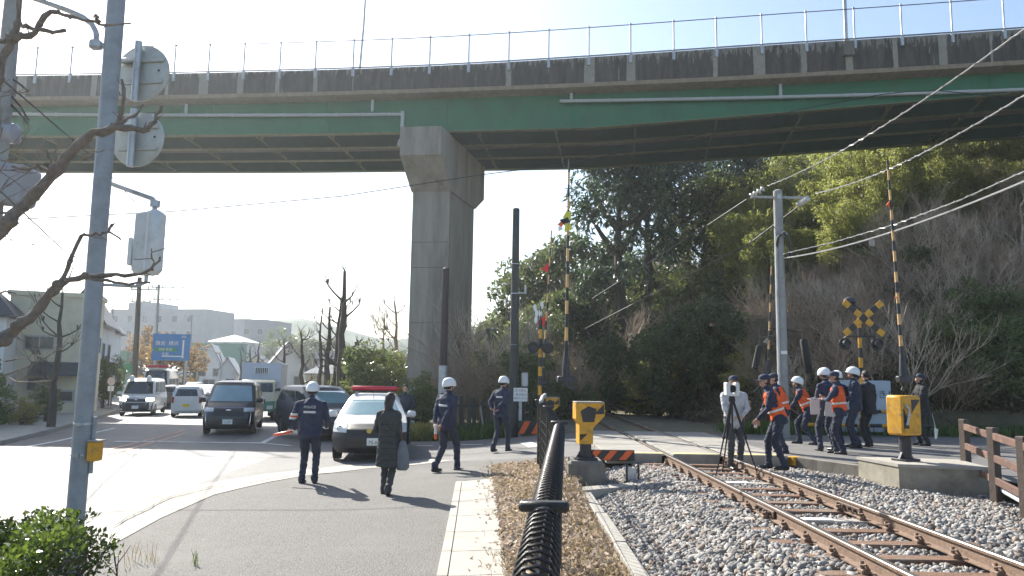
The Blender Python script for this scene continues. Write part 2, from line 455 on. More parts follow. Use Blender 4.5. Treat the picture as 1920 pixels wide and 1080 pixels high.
Ys = [-3, 0, 3, 6, 8, 10, 12, 14, 16, 18, 20, 22, 25, 30, 34, 38, 42, 46, 50, 55]
track = empty('railway_track', (3.68, 8, RZ), label='single railway track with rusty rails and sleepers running away over the level crossing', cat='railway track')
def rail(x0):
    mb = MB()
    rows = [[(x0 + trx(y) + px - 3.68, y - 8, pz) for (px, pz) in rail_prof + [rail_prof[0]]] for y in Ys]
    n = len(rail_prof)
    for i in range(len(Ys) - 1):
        for k in range(n):
            a, b, c, d = rows[i][k], rows[i][k + 1], rows[i + 1][k + 1], rows[i + 1][k]
            top = 6 <= k <= 8
            mb.add([a, b, c, d], [(0, 1, 2, 3)], 1 if top else 0)
    mb.add(rows[0][:-1], [tuple(range(n))[::-1]], 0)
    return mb.build('rail', [m_rail, m_railtop], track)
rail(XL); rail(XR)
sl = 0
m_pad = M('white_paint_mark', (0.75, 0.75, 0.72), 0.7, var=0.1)
y = -1.5
k = 0
slist = []
while y < 52:
    if not (15.0 < y < 21.4) and (y > 3.5):
        mb = MB(); jx = random.uniform(-.04, .04)
        mb.box((3.68 + jx + trx(y) - 3.68, y - 8, -.21), (2.1, .2, .12), rz=random.uniform(-.02, .02), bev=.012)
        s_ = mb.build('sleeper', m_sleep2 if k % 5 == 2 else m_sleep, track); slist.append(y)
        if k in (11, 17, 22):
            q = MB(); q.box((-.05, y - 8, -.145), (.34, .13, .008)); q.build('paint_mark', m_pad, s_)
        if y < 15:
            for rx in (XL, XR):
                for sd in (-1, 1):
                    q = MB()
                    cx = rx + trx(y) - 3.68 + sd * .095
                    q.box((cx, y - 8, -.135), (.07, .11, .05), bev=.01)
                    q.tube([(cx - sd * .03, y - 8 - .05, -.12), (cx, y - 8 - .05, -.07), (cx + sd * .02, y - 8, -.085), (cx, y - 8 + .05, -.07), (cx - sd * .03, y - 8 + .05, -.12)], .012, 5)
                    q.cyl((cx + sd * .01, y - 8, -.12), (cx + sd * .01, y - 8, -.045), .016, n=6)
                    q.build('rail_fastening', m_rail, s_)
    y += 0.62; k += 1
for (rx, yy) in ((XL, 9.2), (XR, 9.5)):
    q = MB()
    for sd in (-1, 1):
        q.box((rx - 3.68 + sd * .028, yy - 8, -.09), (.03, .62, .09), bev=.01)
        for b in (-.22, -.08, .08, .22): q.cyl((rx - 3.68 + sd * .03, yy + b - 8, -.085), (rx - 3.68 + sd * .085, yy + b - 8, -.085), .02, n=6)
    q.build('joint_plate', M('joint_dark', (.09, .06, .045), .7, metal=.3, var=.3, scale=30), track)
# crossing deck panels
m_panel = M('crossing_panel', (0.28, 0.262, 0.23), 0.85, var=0.15, scale=7, bump=0.3, bscale=50, dirt=(0.19, 0.18, 0.16), dirts=1.2)
mb = MB()
for (xa, xb) in ((1.9, 3.02), (3.22, 4.16), (4.34, 5.5)):
    n = 3
    for j in range(n):
        y0 = 15.0 + j * 2.15; mb.box(((xa + xb) / 2, y0 + 1.06, RZ - .1), (xb - xa - .02, 2.11, .2), bev=.012)
tag(mb.build('crossing_deck', m_panel), 'concrete deck panels filling the level crossing between and beside the rails', 'crossing deck')
m_ye = M('faded_yellow_paint', (.55, .44, .2), .8, var=.2, scale=10, dirt=(.4, .36, .27), dirts=3)
mb = MB(); mb.box((2.5, 15.16, RZ + .004), (1.1, .26, .006)); mb.box((3.7, 15.16, RZ + .004), (.85, .26, .006)); mb.box((4.9, 15.16, RZ + .004), (1.0, .26, .006))
tag(mb.build('crossing_edge_line', m_ye), kind='structure')
# ballast: bed + stones
def bedz(x, y):
    e = 0.10; 
    if x < 2.4: z = 0.08 + 0.22 * ss(1.15, 2.5, x)
    elif x < 5.0: z = 0.325 - (0.03 if XL + .07 < x < XR - .07 else 0)
    else: z = 0.3 - 0.16 * ss(5.0, 7.6, x)
    if y > 13.4: z -= 0.05 * ss(13.4, 15, y)
    return z + 0.025 * mn.noise(Vector((x * 1.5, y * 1.5, 0)))
m_stone = M('ballast_stone', (0.27, 0.26, 0.25), 0.85, var=0.25, scale=8)
ms = bpy.data.materials['ballast_stone']; n_ = ms.node_tree.nodes; l_ = ms.node_tree.links
g_ = n_.new('ShaderNodeNewGeometry'); rr = n_.new('ShaderNodeValToRGB'); rr.color_ramp.elements[0].color = (.07, .066, .062, 1); rr.color_ramp.elements[1].color = (.35, .335, .31, 1)
e_ = rr.color_ramp.elements.new(.12); e_.color = (.23, .17, .13, 1); e_ = rr.color_ramp.elements.new(.3); e_.color = (.15, .143, .135, 1)
l_.new(g_.outputs['Random Per Island'], rr.inputs[0]); l_.new(rr.outputs[0], n_['Principled BSDF'].inputs['Base Color'])
mb = MB()
xs = np.arange(1.15, 7.8, 0.1); ys = np.arange(-2, 15.2, 0.12)
mb.sheet([[(x, y, bedz(x, y) - .02) for x in xs] for y in ys])
xs = np.arange(1.6, 6.3, 0.2); ys = np.arange(21.3, 52, 0.4)
mb.sheet([[(x + trx(y), y, .3 + .02 * mn.noise(Vector((x * 3, y * 3, 0)))) for x in xs] for y in ys])
tag(mb.build('ballast_bed', M('ballast_bed', (.2, .19, .18), .95, var=.5, scale=25, bump=1, bscale=30), smooth='all'), kind='structure')
def stones(n, xr, yr, zf, size, seed):
    r = np.random.default_rng(seed)
    t = (1 + 5 ** .5) / 2
    ico = np.array([(-1, t, 0), (1, t, 0), (-1, -t, 0), (1, -t, 0), (0, -1, t), (0, 1, t), (0, -1, -t), (0, 1, -t), (t, 0, -1), (t, 0, 1), (-t, 0, -1), (-t, 0, 1)]) / 1.9
    fi = np.array([(0, 11, 5), (0, 5, 1), (0, 1, 7), (0, 7, 10), (0, 10, 11), (1, 5, 9), (5, 11, 4), (11, 10, 2), (10, 7, 6), (7, 1, 8), (3, 9, 4), (3, 4, 2), (3, 2, 6), (3, 6, 8), (3, 8, 9), (4, 9, 5), (2, 4, 11), (6, 2, 10), (8, 6, 7), (9, 8, 1)])
    x = r.uniform(xr[0], xr[1], n); y = r.uniform(0, 1, n) ** 0.8 * (yr[1] - yr[0]) + yr[0]
    z = np.array([zf(a, b) for a, b in zip(x, y)])
    v = ico[None] * (1 + r.uniform(-.42, .3, (n, 12, 1)))
    sc = r.uniform(.45, 1.35, (n, 1, 3)) * size * r.uniform(.65, 1.4, (n, 1, 1))
    v = v * sc
    q = r.normal(size=(n, 4)); q /= np.linalg.norm(q, axis=1, keepdims=True)
    w_, a, b, c = q.T
    Rm = np.stack([1 - 2 * (b * b + c * c), 2 * (a * b - c * w_), 2 * (a * c + b * w_), 2 * (a * b + c * w_), 1 - 2 * (a * a + c * c), 2 * (b * c - a * w_), 2 * (a * c - b * w_), 2 * (b * c + a * w_), 1 - 2 * (a * a + b * b)], 1).reshape(n, 3, 3)
    v = np.einsum('nij,nkj->nki', Rm, v)
    v += np.stack([x, y, z + r.uniform(-.01, .02, n)], 1)[:, None]
    F = fi[None] + (np.arange(n) * 12)[:, None, None]
    return v.reshape(-1, 3), F.reshape(-1, 3)
def keep(x, y):
    return bedz(x, y)
Va, Fa = stones(19000, (1.2, 3.0), (4.5, 14.9), keep, .034, 1)
Vb, Fb = stones(9000, (3.15, 4.22), (4.5, 14.9), keep, .03, 2)
Vc, Fc = stones(15000, (4.3, 7.7), (6, 14.9), keep, .036, 3)
Vd, Fd = stones(6000, (1.6, 6.2), (21.5, 44), lambda x, y: .3, .045, 4)
V = np.concatenate([Va, Vb, Vc, Vd]); F = np.concatenate([Fa, Fb + len(Va), Fc + len(Va) + len(Vb), Fd + len(Va) + len(Vb) + len(Vc)])
# keep stones off sleepers and out of the rails
c = V.reshape(-1, 12, 3).mean(1)
ok = ~((np.abs(c[:, 0] - XL) < .09) | (np.abs(c[:, 0] - XR) < .09) & (c[:, 1] < 30))
sy = np.array(slist); dy = np.abs(c[:, 1][:, None] - sy[None]).min(1)
ok &= ~((np.abs(c[:, 0] - 3.68) < 1.08) & (dy < .1) & (np.random.default_rng(1).random(len(c)) < .93))
ok &= ~((c[:, 0] > 6.35) & (c[:, 1] > 12.4))
F = F.reshape(-1, 20, 3)[ok].reshape(-1, 3)
tag(npmesh('ballast_stones', V, F, m_stone), kind='stuff', label='loose grey ballast stones heaped beside and between the rails', cat='ballast')
# pale concrete kerb between verge and ballast
kb = empty('ballast_kerb', (1.18, 9, 0.1), label='pale concrete kerb edging the ballast, laid in lengths', cat='kerb')
for k in range(5):
    q = MB(); y0 = 3.0 + k * 1.72; q.box((0 + (.012 if k % 2 else 0), y0 + .85 - 9, 0.0), (.14, 1.69, .3), bev=.012); q.build('kerb_length', m_conc_l, kb)
q = MB(); q.prism([(1.1, 11.65, -.1), (3.0, 12.9, -.1), (2.9, 13.1, -.1), (1.05, 12.0, -.1)], (0, 0, .36)); tag(q.build('ballast_retainer', m_conc_l), 'pale concrete strip turning across the ballast toward the crossing', 'kerb')
# ------------------------------------------------------------------ overpass
def by(X): return 38 - .137 * X - .00137 * X * X
def btop(X): return 18.56 + 0.30 * ss(-8, 16, X)
def bslab(X): return 17.32
def bgird(X): return float(np.interp(X, [-30, -6, 4, 15, 25, 45], [15.25, 15.15, 15.1, 15.6, 16.0, 16.4]))
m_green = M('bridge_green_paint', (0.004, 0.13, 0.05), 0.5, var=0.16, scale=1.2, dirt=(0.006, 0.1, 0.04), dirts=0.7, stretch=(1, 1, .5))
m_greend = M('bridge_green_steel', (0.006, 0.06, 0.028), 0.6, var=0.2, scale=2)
m_flange = M('bridge_flange', (0.15, 0.17, 0.09), 0.7, var=0.25, scale=3)
def stain_mat():
    m = bpy.data.materials.new('stained_parapet_concrete'); m.use_nodes = True
    n = m.node_tree.nodes; l = m.node_tree.links; b = n['Principled BSDF']; b.inputs['Roughness'].default_value = 0.95
    uv = n.new('ShaderNodeUVMap'); sp = n.new('ShaderNodeSeparateXYZ'); l.new(uv.outputs[0], sp.inputs[0])
    def math(op, a, bb=None, c=None):
        q = n.new('ShaderNodeMath'); q.operation = op
        for i, v in enumerate((a, bb, c)):
            if v is None: continue
            if isinstance(v, (int, float)): q.inputs[i].default_value = v
            else: l.new(v, q.inputs[i])
        return q.outputs[0]
    def noise(sx, sy, det=4, off=0):
        mp = n.new('ShaderNodeMapping'); mp.inputs['Scale'].default_value = (sx, sy, 1); mp.inputs['Location'].default_value = (off, 0, 0); l.new(uv.outputs[0], mp.inputs[0])
        z = n.new('ShaderNodeTexNoise'); z.inputs['Scale'].default_value = 1; z.inputs['Detail'].default_value = det; z.inputs['Roughness'].default_value = .7; l.new(mp.outputs[0], z.inputs['Vector']); return z.outputs[0]
    # pale washed strip below every post (2 m apart) with ragged edges
    d = math('ABSOLUTE', math('SUBTRACT', math('FRACT', math('ADD', math('DIVIDE', sp.outputs[0], 2.0), 0.5)), 0.5))
    wn = n.new('ShaderNodeTexWhiteNoise'); wn.noise_dimensions = '1D'; l.new(math('ROUND', math('DIVIDE', sp.outputs[0], 2.0)), wn.inputs['W'])
    wv = math('MULTIPLY_ADD', wn.outputs['Value'], 0.2, -0.05)
    e = math('ADD', math('SUBTRACT', wv, d), math('MULTIPLY', math('SUBTRACT', noise(14, .5, 4), .5), .10))
    s1 = math('GREATER_THAN', e, 0.0)
    s2 = math('GREATER_THAN', math('ADD', noise(.8, .12, 5, 7), math('MULTIPLY', math('SUBTRACT', noise(10, .6, 4, 3), .5), .35)), 0.66)
    s3 = math('MULTIPLY', math('GREATER_THAN', noise(5, .8, 5, 11), math('MULTIPLY_ADD', sp.outputs[1], -.3, .88)), 0.6)
    s = math('MULTIPLY', math('MAXIMUM', math('MAXIMUM', s1, s2), s3), math('MULTIPLY_ADD', noise(6, 3, 5, 2), .9, .25))
    s.node.use_clamp = True
    r = n.new('ShaderNodeMix'); r.data_type = 'RGBA'; l.new(s, r.inputs[0])
    r2 = n.new('ShaderNodeMix'); r2.data_type = 'RGBA'; l.new(math('MULTIPLY_ADD', noise(3.5, .5, 6, 1), 3.0, -1.05), r2.inputs[0]); r2.inputs[6].default_value = (.03, .028, .025, 1); r2.inputs[7].default_value = (.105, .095, .08, 1)
    l.new(r2.outputs[2], r.inputs[6]); r.inputs[7].default_value = (.36, .34, .29, 1)
    l.new(r.outputs[2], b.inputs['Base Color'])
    return m
m_stain = stain_mat()
bridge = empty('road_overpass', (0, 38, 0), label='green steel girder road overpass with stained concrete parapet crossing overhead', cat='overpass')
BX = list(np.arange(-52, 56, 2.0))
def off_pt(X, d, z):      # d: distance behind the front face along the bridge normal
    sl = -.137 - .00274 * X; L = math.hypot(1, sl)
    return (X - sl * d / L, by(X) + d / L - 38, z)
def bsheet(mb, fn, mi=None):
    """fn(X) -> closed section [(d,z)..]; sweep along the bridge"""
    rows = [[off_pt(X, d, z) for d, z in fn(X)] for X in BX]
    mb.sheet(rows, mi)
    return rows
mb = MB()
rows = bsheet(mb, lambda X: [(0, bslab(X)), (0, btop(X)), (.28, btop(X)), (.28, btop(X) - 1.0), ])
par = mb.build('parapet', m_stain, bridge, fix=False)
uvl = par.data.uv_layers.new(name='UVMap')
sarc = [0]
for i in range(1, len(BX)): sarc.append(sarc[-1] + math.hypot(BX[i] - BX[i - 1], by(BX[i]) - by(BX[i - 1])))
def s_at(X): return float(np.interp(X, BX, sarc))
posts_x = [G(px, py, 18.65).x for px, py in ((20, 150), (79, 146), (140, 143), (202, 142), (267, 141), (332, 139), (396, 138), (461, 136), (528, 134), (594, 132), (664, 129), (735, 126), (806, 122), (879, 119), (954, 116), (1029, 110), (1105, 105), (1184, 101), (1266, 96), (1348, 90), (1435, 84), (1519, 80), (1609, 76), (1699, 70), (1793, 65), (1888, 61))]
step = np.median(np.diff([s_at(x) for x in posts_x])); s0 = s_at(posts_x[14])
for p in par.data.polygons:
    for li in p.loop_indices:
        v = par.data.vertices[par.data.loops[li].vertex_index].co
        # recover the station from the vertex index
        i = par.data.loops[li].vertex_index // 4
        uvl.data[li].uv = ((sarc[i] - s0) / step * 2.0, v.z - bslab(0))
# far parapet
mb = MB(); bsheet(mb, lambda X: [(8.9, bslab(X)), (8.9, btop(X)), (9.2, btop(X)), (9.2, bslab(X))]); mb.build('far_parapet', m_conc_d, bridge, fix=False)
mb = MB()
bsheet(mb, lambda X: [(.28, btop(X) - 1.0), (8.9, btop(X) - 1.0)]); mb.build('roadway', m_asph, bridge, fix=False)
m_soff = M('slab_soffit', (.27, .22, .16), .9, var=.25, scale=4)
mb = MB()
bsheet(mb, lambda X: [(0, bslab(X)), (.04, bslab(X) - .2), (.9, bslab(X) - .28), (8.3, bslab(X) - .28), (9.2, bslab(X) - .2), (9.2, bslab(X))]); mb.build('deck_slab', m_soff, bridge, fix=False)
def girder(d, m, deep=0.0, mf=None):
    mb = MB()
    bsheet(mb, lambda X: [(d, bslab(X) - .25), (d, bgird(X) + .04)], 0)
    bsheet(mb, lambda X: [(d + .02, bslab(X) - .25), (d + .02, bgird(X) + .04)], 0)
    bsheet(mb, lambda X: [(d - .16, bgird(X) + .04), (d - .16, bgird(X)), (d + .2, bgird(X)), (d + .2, bgird(X) + .04), (d - .16, bgird(X) + .04)], 1)
    mb.build('girder', [m, mf or m_flange], bridge, fix=False)
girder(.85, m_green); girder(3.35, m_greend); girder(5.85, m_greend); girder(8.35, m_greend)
# web splices and stiffeners on the near girder
for X in np.arange(-44, 44, 6.7):
    q = MB(); a = Vector(off_pt(X, .84, bslab(X) - .13)); b = Vector(off_pt(X, .84, bgird(X) + .06)); q.box((a + b) / 2, (.05, .05, a.z - b.z), rz=math.atan(-.137 - .00274 * X)); q.build('web_splice', m_green, bridge)
# cross frames: V braces between girders every 5.5 m, joined per frame
for X in np.arange(-40, 42, 4.2):
    for (d0, d1) in ((.95, 3.25), (3.45, 5.75), (5.95, 8.25)):
        mb = MB(); zt = bslab(X) - .35; zb = bgird(X) + .12; dm = (d0 + d1) / 2
        P = lambda d, z: Vector(off_pt(X, d, z))
        mb.cyl(P(d0, zt), P(dm, zb), .06, n=4); mb.cyl(P(dm, zb), P(d1, zt), .06, n=4); mb.cyl(P(d0, zb), P(d1, zb), .06, n=4)
        mb.build('cross_brace', m_flange, bridge)
m_rustl = M('utility_pipe_brown', (.16, .13, .12), .7, var=.2)
for (d, zz, r_) in ((4.3, .45, .13), (4.9, .4, .1), (2.0, .5, .07)):
    mb = MB(); mb.tube([off_pt(X, d, bgird(X) + zz) for X in BX], r_, 6); mb.build('service_pipe', m_rustl, bridge)
m_pvc = M('grey_drain_pipe', (.42, .45, .46), .5, var=.08, scale=5)
def pipe(pts, r_=.09):
    mb = MB(); mb.tube(pts, r_, 10); 
    # collars
    L = 0
    for a, b in zip(pts[:-1], pts[1:]):
        a = Vector(a); b = Vector(b); d = b - a
        k = max(1, int(d.length / 1.3))
        for i in range(k):
            c = a + d * ((i + .5) / k); mb.cyl(c - d.normalized() * .035, c + d.normalized() * .035, r_ * 1.25, n=8)
    return mb.build('drain_pipe', m_pvc, bridge, smooth=True)
P1 = [off_pt(X, .62, float(np.interp(X, [-30, -6.2], [16.55, 16.15]))) for X in np.linspace(-30, -6.2, 9)]
pipe(P1)
e = P1[-1]
pipe([(e[0], e[1] - .03, 16.3), (e[0], e[1] - .05, 14.75), (e[0] - .1, e[1] - .15, 14.5), (e[0] - .12, e[1] - .1, 14.3)], .1)
for X in (-18.6, -7.9): pipe([off_pt(X, .6, 16.35), off_pt(X, .6, 17.0)], .08)
P2 = [off_pt(X, .62, float(np.interp(X, [2.5, 14.5, 25, 40], [16.6, 16.3, 16.06, 15.9]))) for X in np.linspace(2.3, 40, 12)]
pipe(P2)
for X in (2.9, 13.4, 26): pipe([off_pt(X, .6, float(np.interp(X, [2.5, 14.5, 25], [16.6, 16.3, 16.06]))), off_pt(X, .6, 17.0)], .08)
# throw-over fence: posts and wires
allx = list(posts_x)
for s_, sg in ((posts_x[0], -1), (posts_x[-1], 1)):
    for k in range(1, 7): allx.append(s_ + sg * 1.93 * k)
for X in allx:
    q = MB(); c = Vector(off_pt(X, -.05, 0)); zt = btop(X)
    q.box((c.x, c.y, zt - .22), (.15, .1, .5), bev=.01); q.cyl((c.x, c.y, zt - .2), (c.x, c.y, zt + 1.62), .045, n=6)
    q.cyl((c.x, c.y, zt + 1.62), (c.x, c.y, zt + 1.68), .06, n=6)
    q.build('railing_post', m_steel, bridge)
for (dz, r_) in ((1.6, .024), (.06, .02)):
    q = MB(); q.tube([off_pt(X, -.06, btop(X) + dz) for X in BX], r_, 4); q.build('railing_wire', m_wire, bridge)
q = MB(); q.tube([off_pt(X, -.02, btop(X) + .05) for X in BX], .035, 4); q.build('railing_foot_rail', m_steel, bridge)
# pier with hammerhead
m_pier = M('pier_concrete', (0.31, 0.285, 0.24), 0.9, var=0.2, scale=1.2, bump=0.2, bscale=30, dirt=(0.17, 0.15, 0.12), dirts=.8, stretch=(1.2, 1.2, .16))
pier = empty('bridge_pier', (-4.4, 43, -.1), label='tall concrete pier with a hammerhead cap carrying the overpass', cat='bridge pier')
uX = Vector((.985, -.13, 0)).normalized(); uY = Vector((.25, .97, 0)).normalized()
org = Vector((-4.95, 38.3, 0))
def pp(a, b, z): v = org + uX * a + uY * b; return (v.x + 4.4, v.y - 43, z + .1)
zc = 15.1
prof = [(0, zc), (0, 13.55), (1.8, 12.0), (6.2, 12.0), (8.0, 13.0), (8.0, zc)]   # (b along the pier, z)
mb = MB(); hw = 1.12
poly = [pp(-hw, b, z) for b, z in prof]
mb.prism(poly, uX * (2 * hw)); mb.build('hammerhead_cap', m_pier, pier)
mb = MB(); hw2 = 1.04
mb.prism([pp(-hw2, 1.8, -.3), pp(hw2, 1.8, -.3), pp(hw2, 6.2, -.3), pp(-hw2, 6.2, -.3)], (0, 0, 12.3)); mb.build('column', m_pier, pier)
mb = MB()
for z in (1.8, 4.8, 7.8, 9.2):
    mb.box(Vector(pp(0, 1.79, z)), (2.0, .02, .03), rz=math.atan2(uX.y, uX.x))
mb.build('shutter_joint', m_conc_d, pier)
q = MB()
for b in (.5, 3.0, 5.5, 7.6):
    q.box(pp(0, b, zc + .03 - .1 + .1), (1.2, .5, .1), rz=math.atan2(uX.y, uX.x))
q.build('bearing', m_greend, pier)
# lamps on the overpass
def blamp(X, z1, lab, arm):
    t = empty('street_lamp', off_pt(X, .1, btop(X)), label=lab, cat='street lamp'); t.location = Vector(t.location) + Vector((0, 38, 0))
    q = MB(); q.lathe([(.14, 0), (.14, .05), (.09, .1), (.09, z1 * .5), (.06, z1)], n=10); q.build('pole', m_steel, t, smooth=True)
    q = MB(); q.box((0, -.2, -.5), (.5, .3, .7), bev=.02); q.build('bracket', m_conc_d, t)
    q = MB(); q.tube([(0, 0, z1), (arm * .3, .3, z1 + .5), (arm, 1.0, z1 + .7)], [.06, .05, .05], 8); q.box((arm * 1.3, 1.1, z1 + .7), (.9, .3, .14), rz=.4, bev=.05); q.build('lamp_head', m_steel, t)
blamp(posts_x[22] - .35, 9, 'thick grey lamp post on the overpass parapet at the right', 1)
q = MB(); a = Vector(off_pt(G(575, 132, 18.65).x, 8.8, 17.6)) + Vector((0, 38, 0))
t = empty('street_lamp', a, label='thin curved lamp post behind the overpass railing at the left', cat='street lamp')
q.tube([(0, 0, 0), (.12, 0, 4), (.3, 0, 8), (.3, .2, 10.5), (-.3, .6, 12)], [.1, .08, .07, .06, .05], 8); q.build('pole', m_steel, t, smooth=True)
q = MB(); q.box((-.8, .9, 12.05), (1, .3, .15), rz=-.6, bev=.05); q.build('lamp_head', m_steel, t)

# ------------------------------------------------------------------ poles
m_cpole = M('concrete_pole', (.30, .30, .29), .85, var=.12, scale=6, bump=.15, bscale=60, dirt=(.22, .215, .2), dirts=2)
m_dpole = M('dark_pole', (.05, .055, .05), .7, var=.25, scale=5)
m_bpole = M('brown_pole', (.05, .036, .03), .65, var=.25, scale=5)
m_ins = M('insulator', (.5, .5, .48), .25, var=.05)
# near left traffic pole
Pb = GG(140, 975, .5); Pb = Vector((-4.22, 7.5, 0))
t = empty('sign_pole', Pb, label='thick grey painted steel pole in the left foreground rising past the round sign backs', cat='pole')
q = MB(); q.tube([(0, 0, 0), (0.0, 0, 2.0), (-.01, 0, 4.2), (-.03, 0, 8.5)], [.084, .084, .086, .09], 20); q.build('pole', m_polegrey, t, smooth=True)
for z in (1.12, 1.42):
    q = MB(); q.lathe([(.085, 0), (.09, .004), (.09, .02), (.085, .024)], (0, 0, z), 20); q.box((.02, -.095, z + .012), (.04, .03, .03)); q.build('steel_band', m_steel, t)
q = MB(); q.cyl((.1, .02, .95), (.1, .02, 1.5), .022, n=8); q.build('conduit', m_polegrey, t, smooth=True)
# equipment
hb = MB(); k0 = .0
t2 = empty('push_button_box', (Pb.x + .15, Pb.y - .02, 1.17), label='small yellow box strapped to the grey pole low down', cat='push button box')
q = MB(); q.box((0, 0, 0), (.1, .13, .19), bev=.012); q.build('casing', m_yellow, t2)
q = MB(); q.box((0.01, 0, .1), (.12, .15, .018), bev=.006); q.build('lid', m_conc_l, t2)
q = MB(); q.box((-.07, .02, .02), (.05, .03, .04)); q.build('bracket', m_steel, t2)
# round sign backs
m_signback = M('sign_back_aluminium', (.46, .47, .44), .5, metal=.35, var=.1, scale=6, dirt=(.36, .36, .34), dirts=4)
def roundsign(px, py, Y, r_, lab):
    c = at(px + 5, py, Y); t = empty('round_road_sign', c, R(-8), label=lab, cat='road sign', group='round road signs on the grey pole')
    q = MB(); q.lathe([(r_ * .98, -.012), (r_, -.008), (r_, .008), (r_ * .97, .012)], n=40, rot=Matrix.Rotation(PI / 2, 3, 'X')); q.build('sign_disc', m_signback, t, smooth=True)
    for z in (-.11, .13):
        q = MB(); q.box((.02, -.025, z), (r_ * 1.5, .025, .035), bev=.004); q.build('stiffener', m_signback, t)
    q = MB(); q.cyl((-.02, -.07, -r_ * 1.05), (-.02, -.07, r_ * 1.05), .038, n=12); q.build('mounting_tube', m_steel, t, smooth=True)
    q = MB(); q.box((-.2, -.06, .13), (.3, .05, .05), bev=.01); q.build('clamp_arm', m_steel, t)
    q = MB(); q.cyl((.2, -.02, .02), (.2, -.014, .02), .012, n=8); q.build('rivet', m_rubber, t)
roundsign(262, 138, 7.75, .315, 'upper round road sign seen from its grey back beside the pole')
roundsign(254, 262, 7.78, .3, 'lower round road sign seen from its grey back, half behind the branch')
# signal case hanging on an arm
c = at(279, 455, 7.75)
t = empty('signal_box', c, R(-12), label='white rounded signal case hanging from a bent arm on the grey pole', cat='signal')
q = MB(); q.box((0, 0, 0), (.3, .2, .69), bev=.05); q.build('case', M('signal_white', (.62, .64, .64), .4, var=.08, scale=5, dirt=(.45, .47, .45), dirts=3), t, smooth=True)
q = MB(); q.box((.05, -.105, 0), (.02, .012, .62), bev=.003); q.build('back_seam', m_white, t)
q = MB(); q.box((-.16, -.02, -.1), (.05, .15, .3), bev=.015); q.build('visor', m_white, t)
q = MB(); q.tube([(.04, 0, .34), (.04, 0, .44), (.01, 0, .47), (-.3, -.05, .58), (-.52, -.08, .66)], .026, 8); q.lathe([(.05, 0), (.05, .07)], (.04, 0, .38), 10); q.build('hanger_arm', m_steel, t, smooth=True)
q = MB(); q.tube([(.0, 0, -.34), (0, 0, -.42), (-.1, -.02, -.46), (-.5, -.04, -.44)], .022, 8); q.build('lower_arm', m_steel, t, smooth=True)
# swan-neck lamp arm at the top
t = empty('lamp_arm', (Pb.x, Pb.y, 5.0), label='curved grey tube arm clamped high on the left pole', cat='lamp arm')
q = MB(); pts = [at(x, y, 7.45) - Vector((Pb.x, Pb.y, 5.0)) for x, y in ((20, -18), (80, 2), (130, 20), (155, 32), (172, 45), (180, 60), (181, 80))]
q.tube(pts, .03, 8); q.build('arm_tube', m_steel, t, smooth=True)
q = MB(); c = at(180, 84, 7.45) - Vector((Pb.x, Pb.y, 5.0)); q.box(c, (.12, .1, .1), bev=.02); q.cyl(c, c + Vector((.2, .05, .0)), .03, n=8); q.build('clamp', m_steel, t)

def simplepole(name, px, py0, py1, Y, r0, r1, mat, lab, cat, zb=None, extra=None):
    a = at(px[0], py0, Y); b = at(px[1], py1, Y); zb = gz(a.x, Y) - .1 if zb is None else zb
    t = empty(name, (b.x, Y, zb), label=lab, cat=cat)
    q = MB(); h = b.z - zb
    q.tube([(0, 0, 0), (0, 0, h * .95), (0, 0, h - r1 * .3), (0, 0, h)], [r0, r1 * 1.02, r1, r1 * .55], 14); q.build('pole', mat, t, smooth=True)
    if extra: extra(t, h, zb)
    return t
def ex1(t, h, zb):
    q = MB(); q.lathe([(.125, 0), (.125, .03)], (0, 0, h * .62), 12); q.box((.2, -.05, h * .625), (.3, .04, .04)); q.cyl((.32, -.05, h * .62), (.32, -.05, h * .66), .03, n=8); q.build('bracket', m_steel, t)
    for z in (.4, .75): q = MB(); q.lathe([(.13, 0), (.13, .02)], (0, 0, h * z), 12); q.build('steel_band', m_steel, t)
simplepole('utility_pole', (960, 968), 730, 390, 22.6, .145, .105, m_dpole, 'tall dark pole standing behind the officer in the middle, just left of the crossing signals', 'pole', extra=ex1)
simplepole('utility_pole', (822, 836), 760, 502, 24.5, .14, .11, m_bpole, 'brown topped pole standing in front of the bridge pier', 'pole', extra=lambda t, h, zb: MB().lathe([(.145, 0), (.14, 2.4)], (0, 0, 0), 14).build('pale_sleeve', m_steel, t, smooth=True))
def exR(t, h, zb):
    q = MB(); q.cyl((-.75, 0, h - .22), (.75, 0, h - .22), .035, n=8); q.box((0, -.12, h - .22), (.1, .05, .12)); q.build('crossarm', m_steel, t)
    q = MB(); q.cyl((-.13, -.12, 0), (-.13, -.12, h * .83), .03, n=8); q.build('conduit', m_steel, t, smooth=True)
    q = MB(); q.box((.0, -.15, h * .345), (.16, .03, .09)); q.build('number_plate', m_white, t)
    q = MB(); q.tube([(-.12, -.1, h * .76), (-.1, -.2, h * .8), (.05, -.25, h * .82), (.2, -.2, h * .79), (.26, -.15, h * .74), (.2, -.14, h * .7), (.22, -.14, h * .66)], .04, 8); q.build('cable_loop', m_wire, t, smooth=True)
    q = MB(); q.box((.1, -.12, h * .815), (.16, .12, .12), bev=.03); q.build('cable_clamp', m_steel, t)
rp = simplepole('utility_pole', (1463, 1458), 745, 356, 20.4, .15, .12, m_cpole, 'grey concrete pole with a steel crossarm right of the tripod', 'pole', extra=exR)
def ins(a, b, lab):
    a = Vector(a); b = Vector(b); d = (b - a); L = d.length; rot = d.to_track_quat('Z', 'Y').to_matrix()
    pr = []
    for i in range(4):
        z = L * (i + .2) / 4; pr += [(.03, z), (.075, z + .02), (.08, z + .05), (.03, z + .08)]
    q = MB(); q.lathe(pr, a, 12, rot); o = q.build('insulator', m_ins, smooth=True); tag(o, lab, 'insulator', 'insulators on the concrete pole'); return o
ra = at(1406, 369, 20.4); rb = at(1496, 384, 20.4)
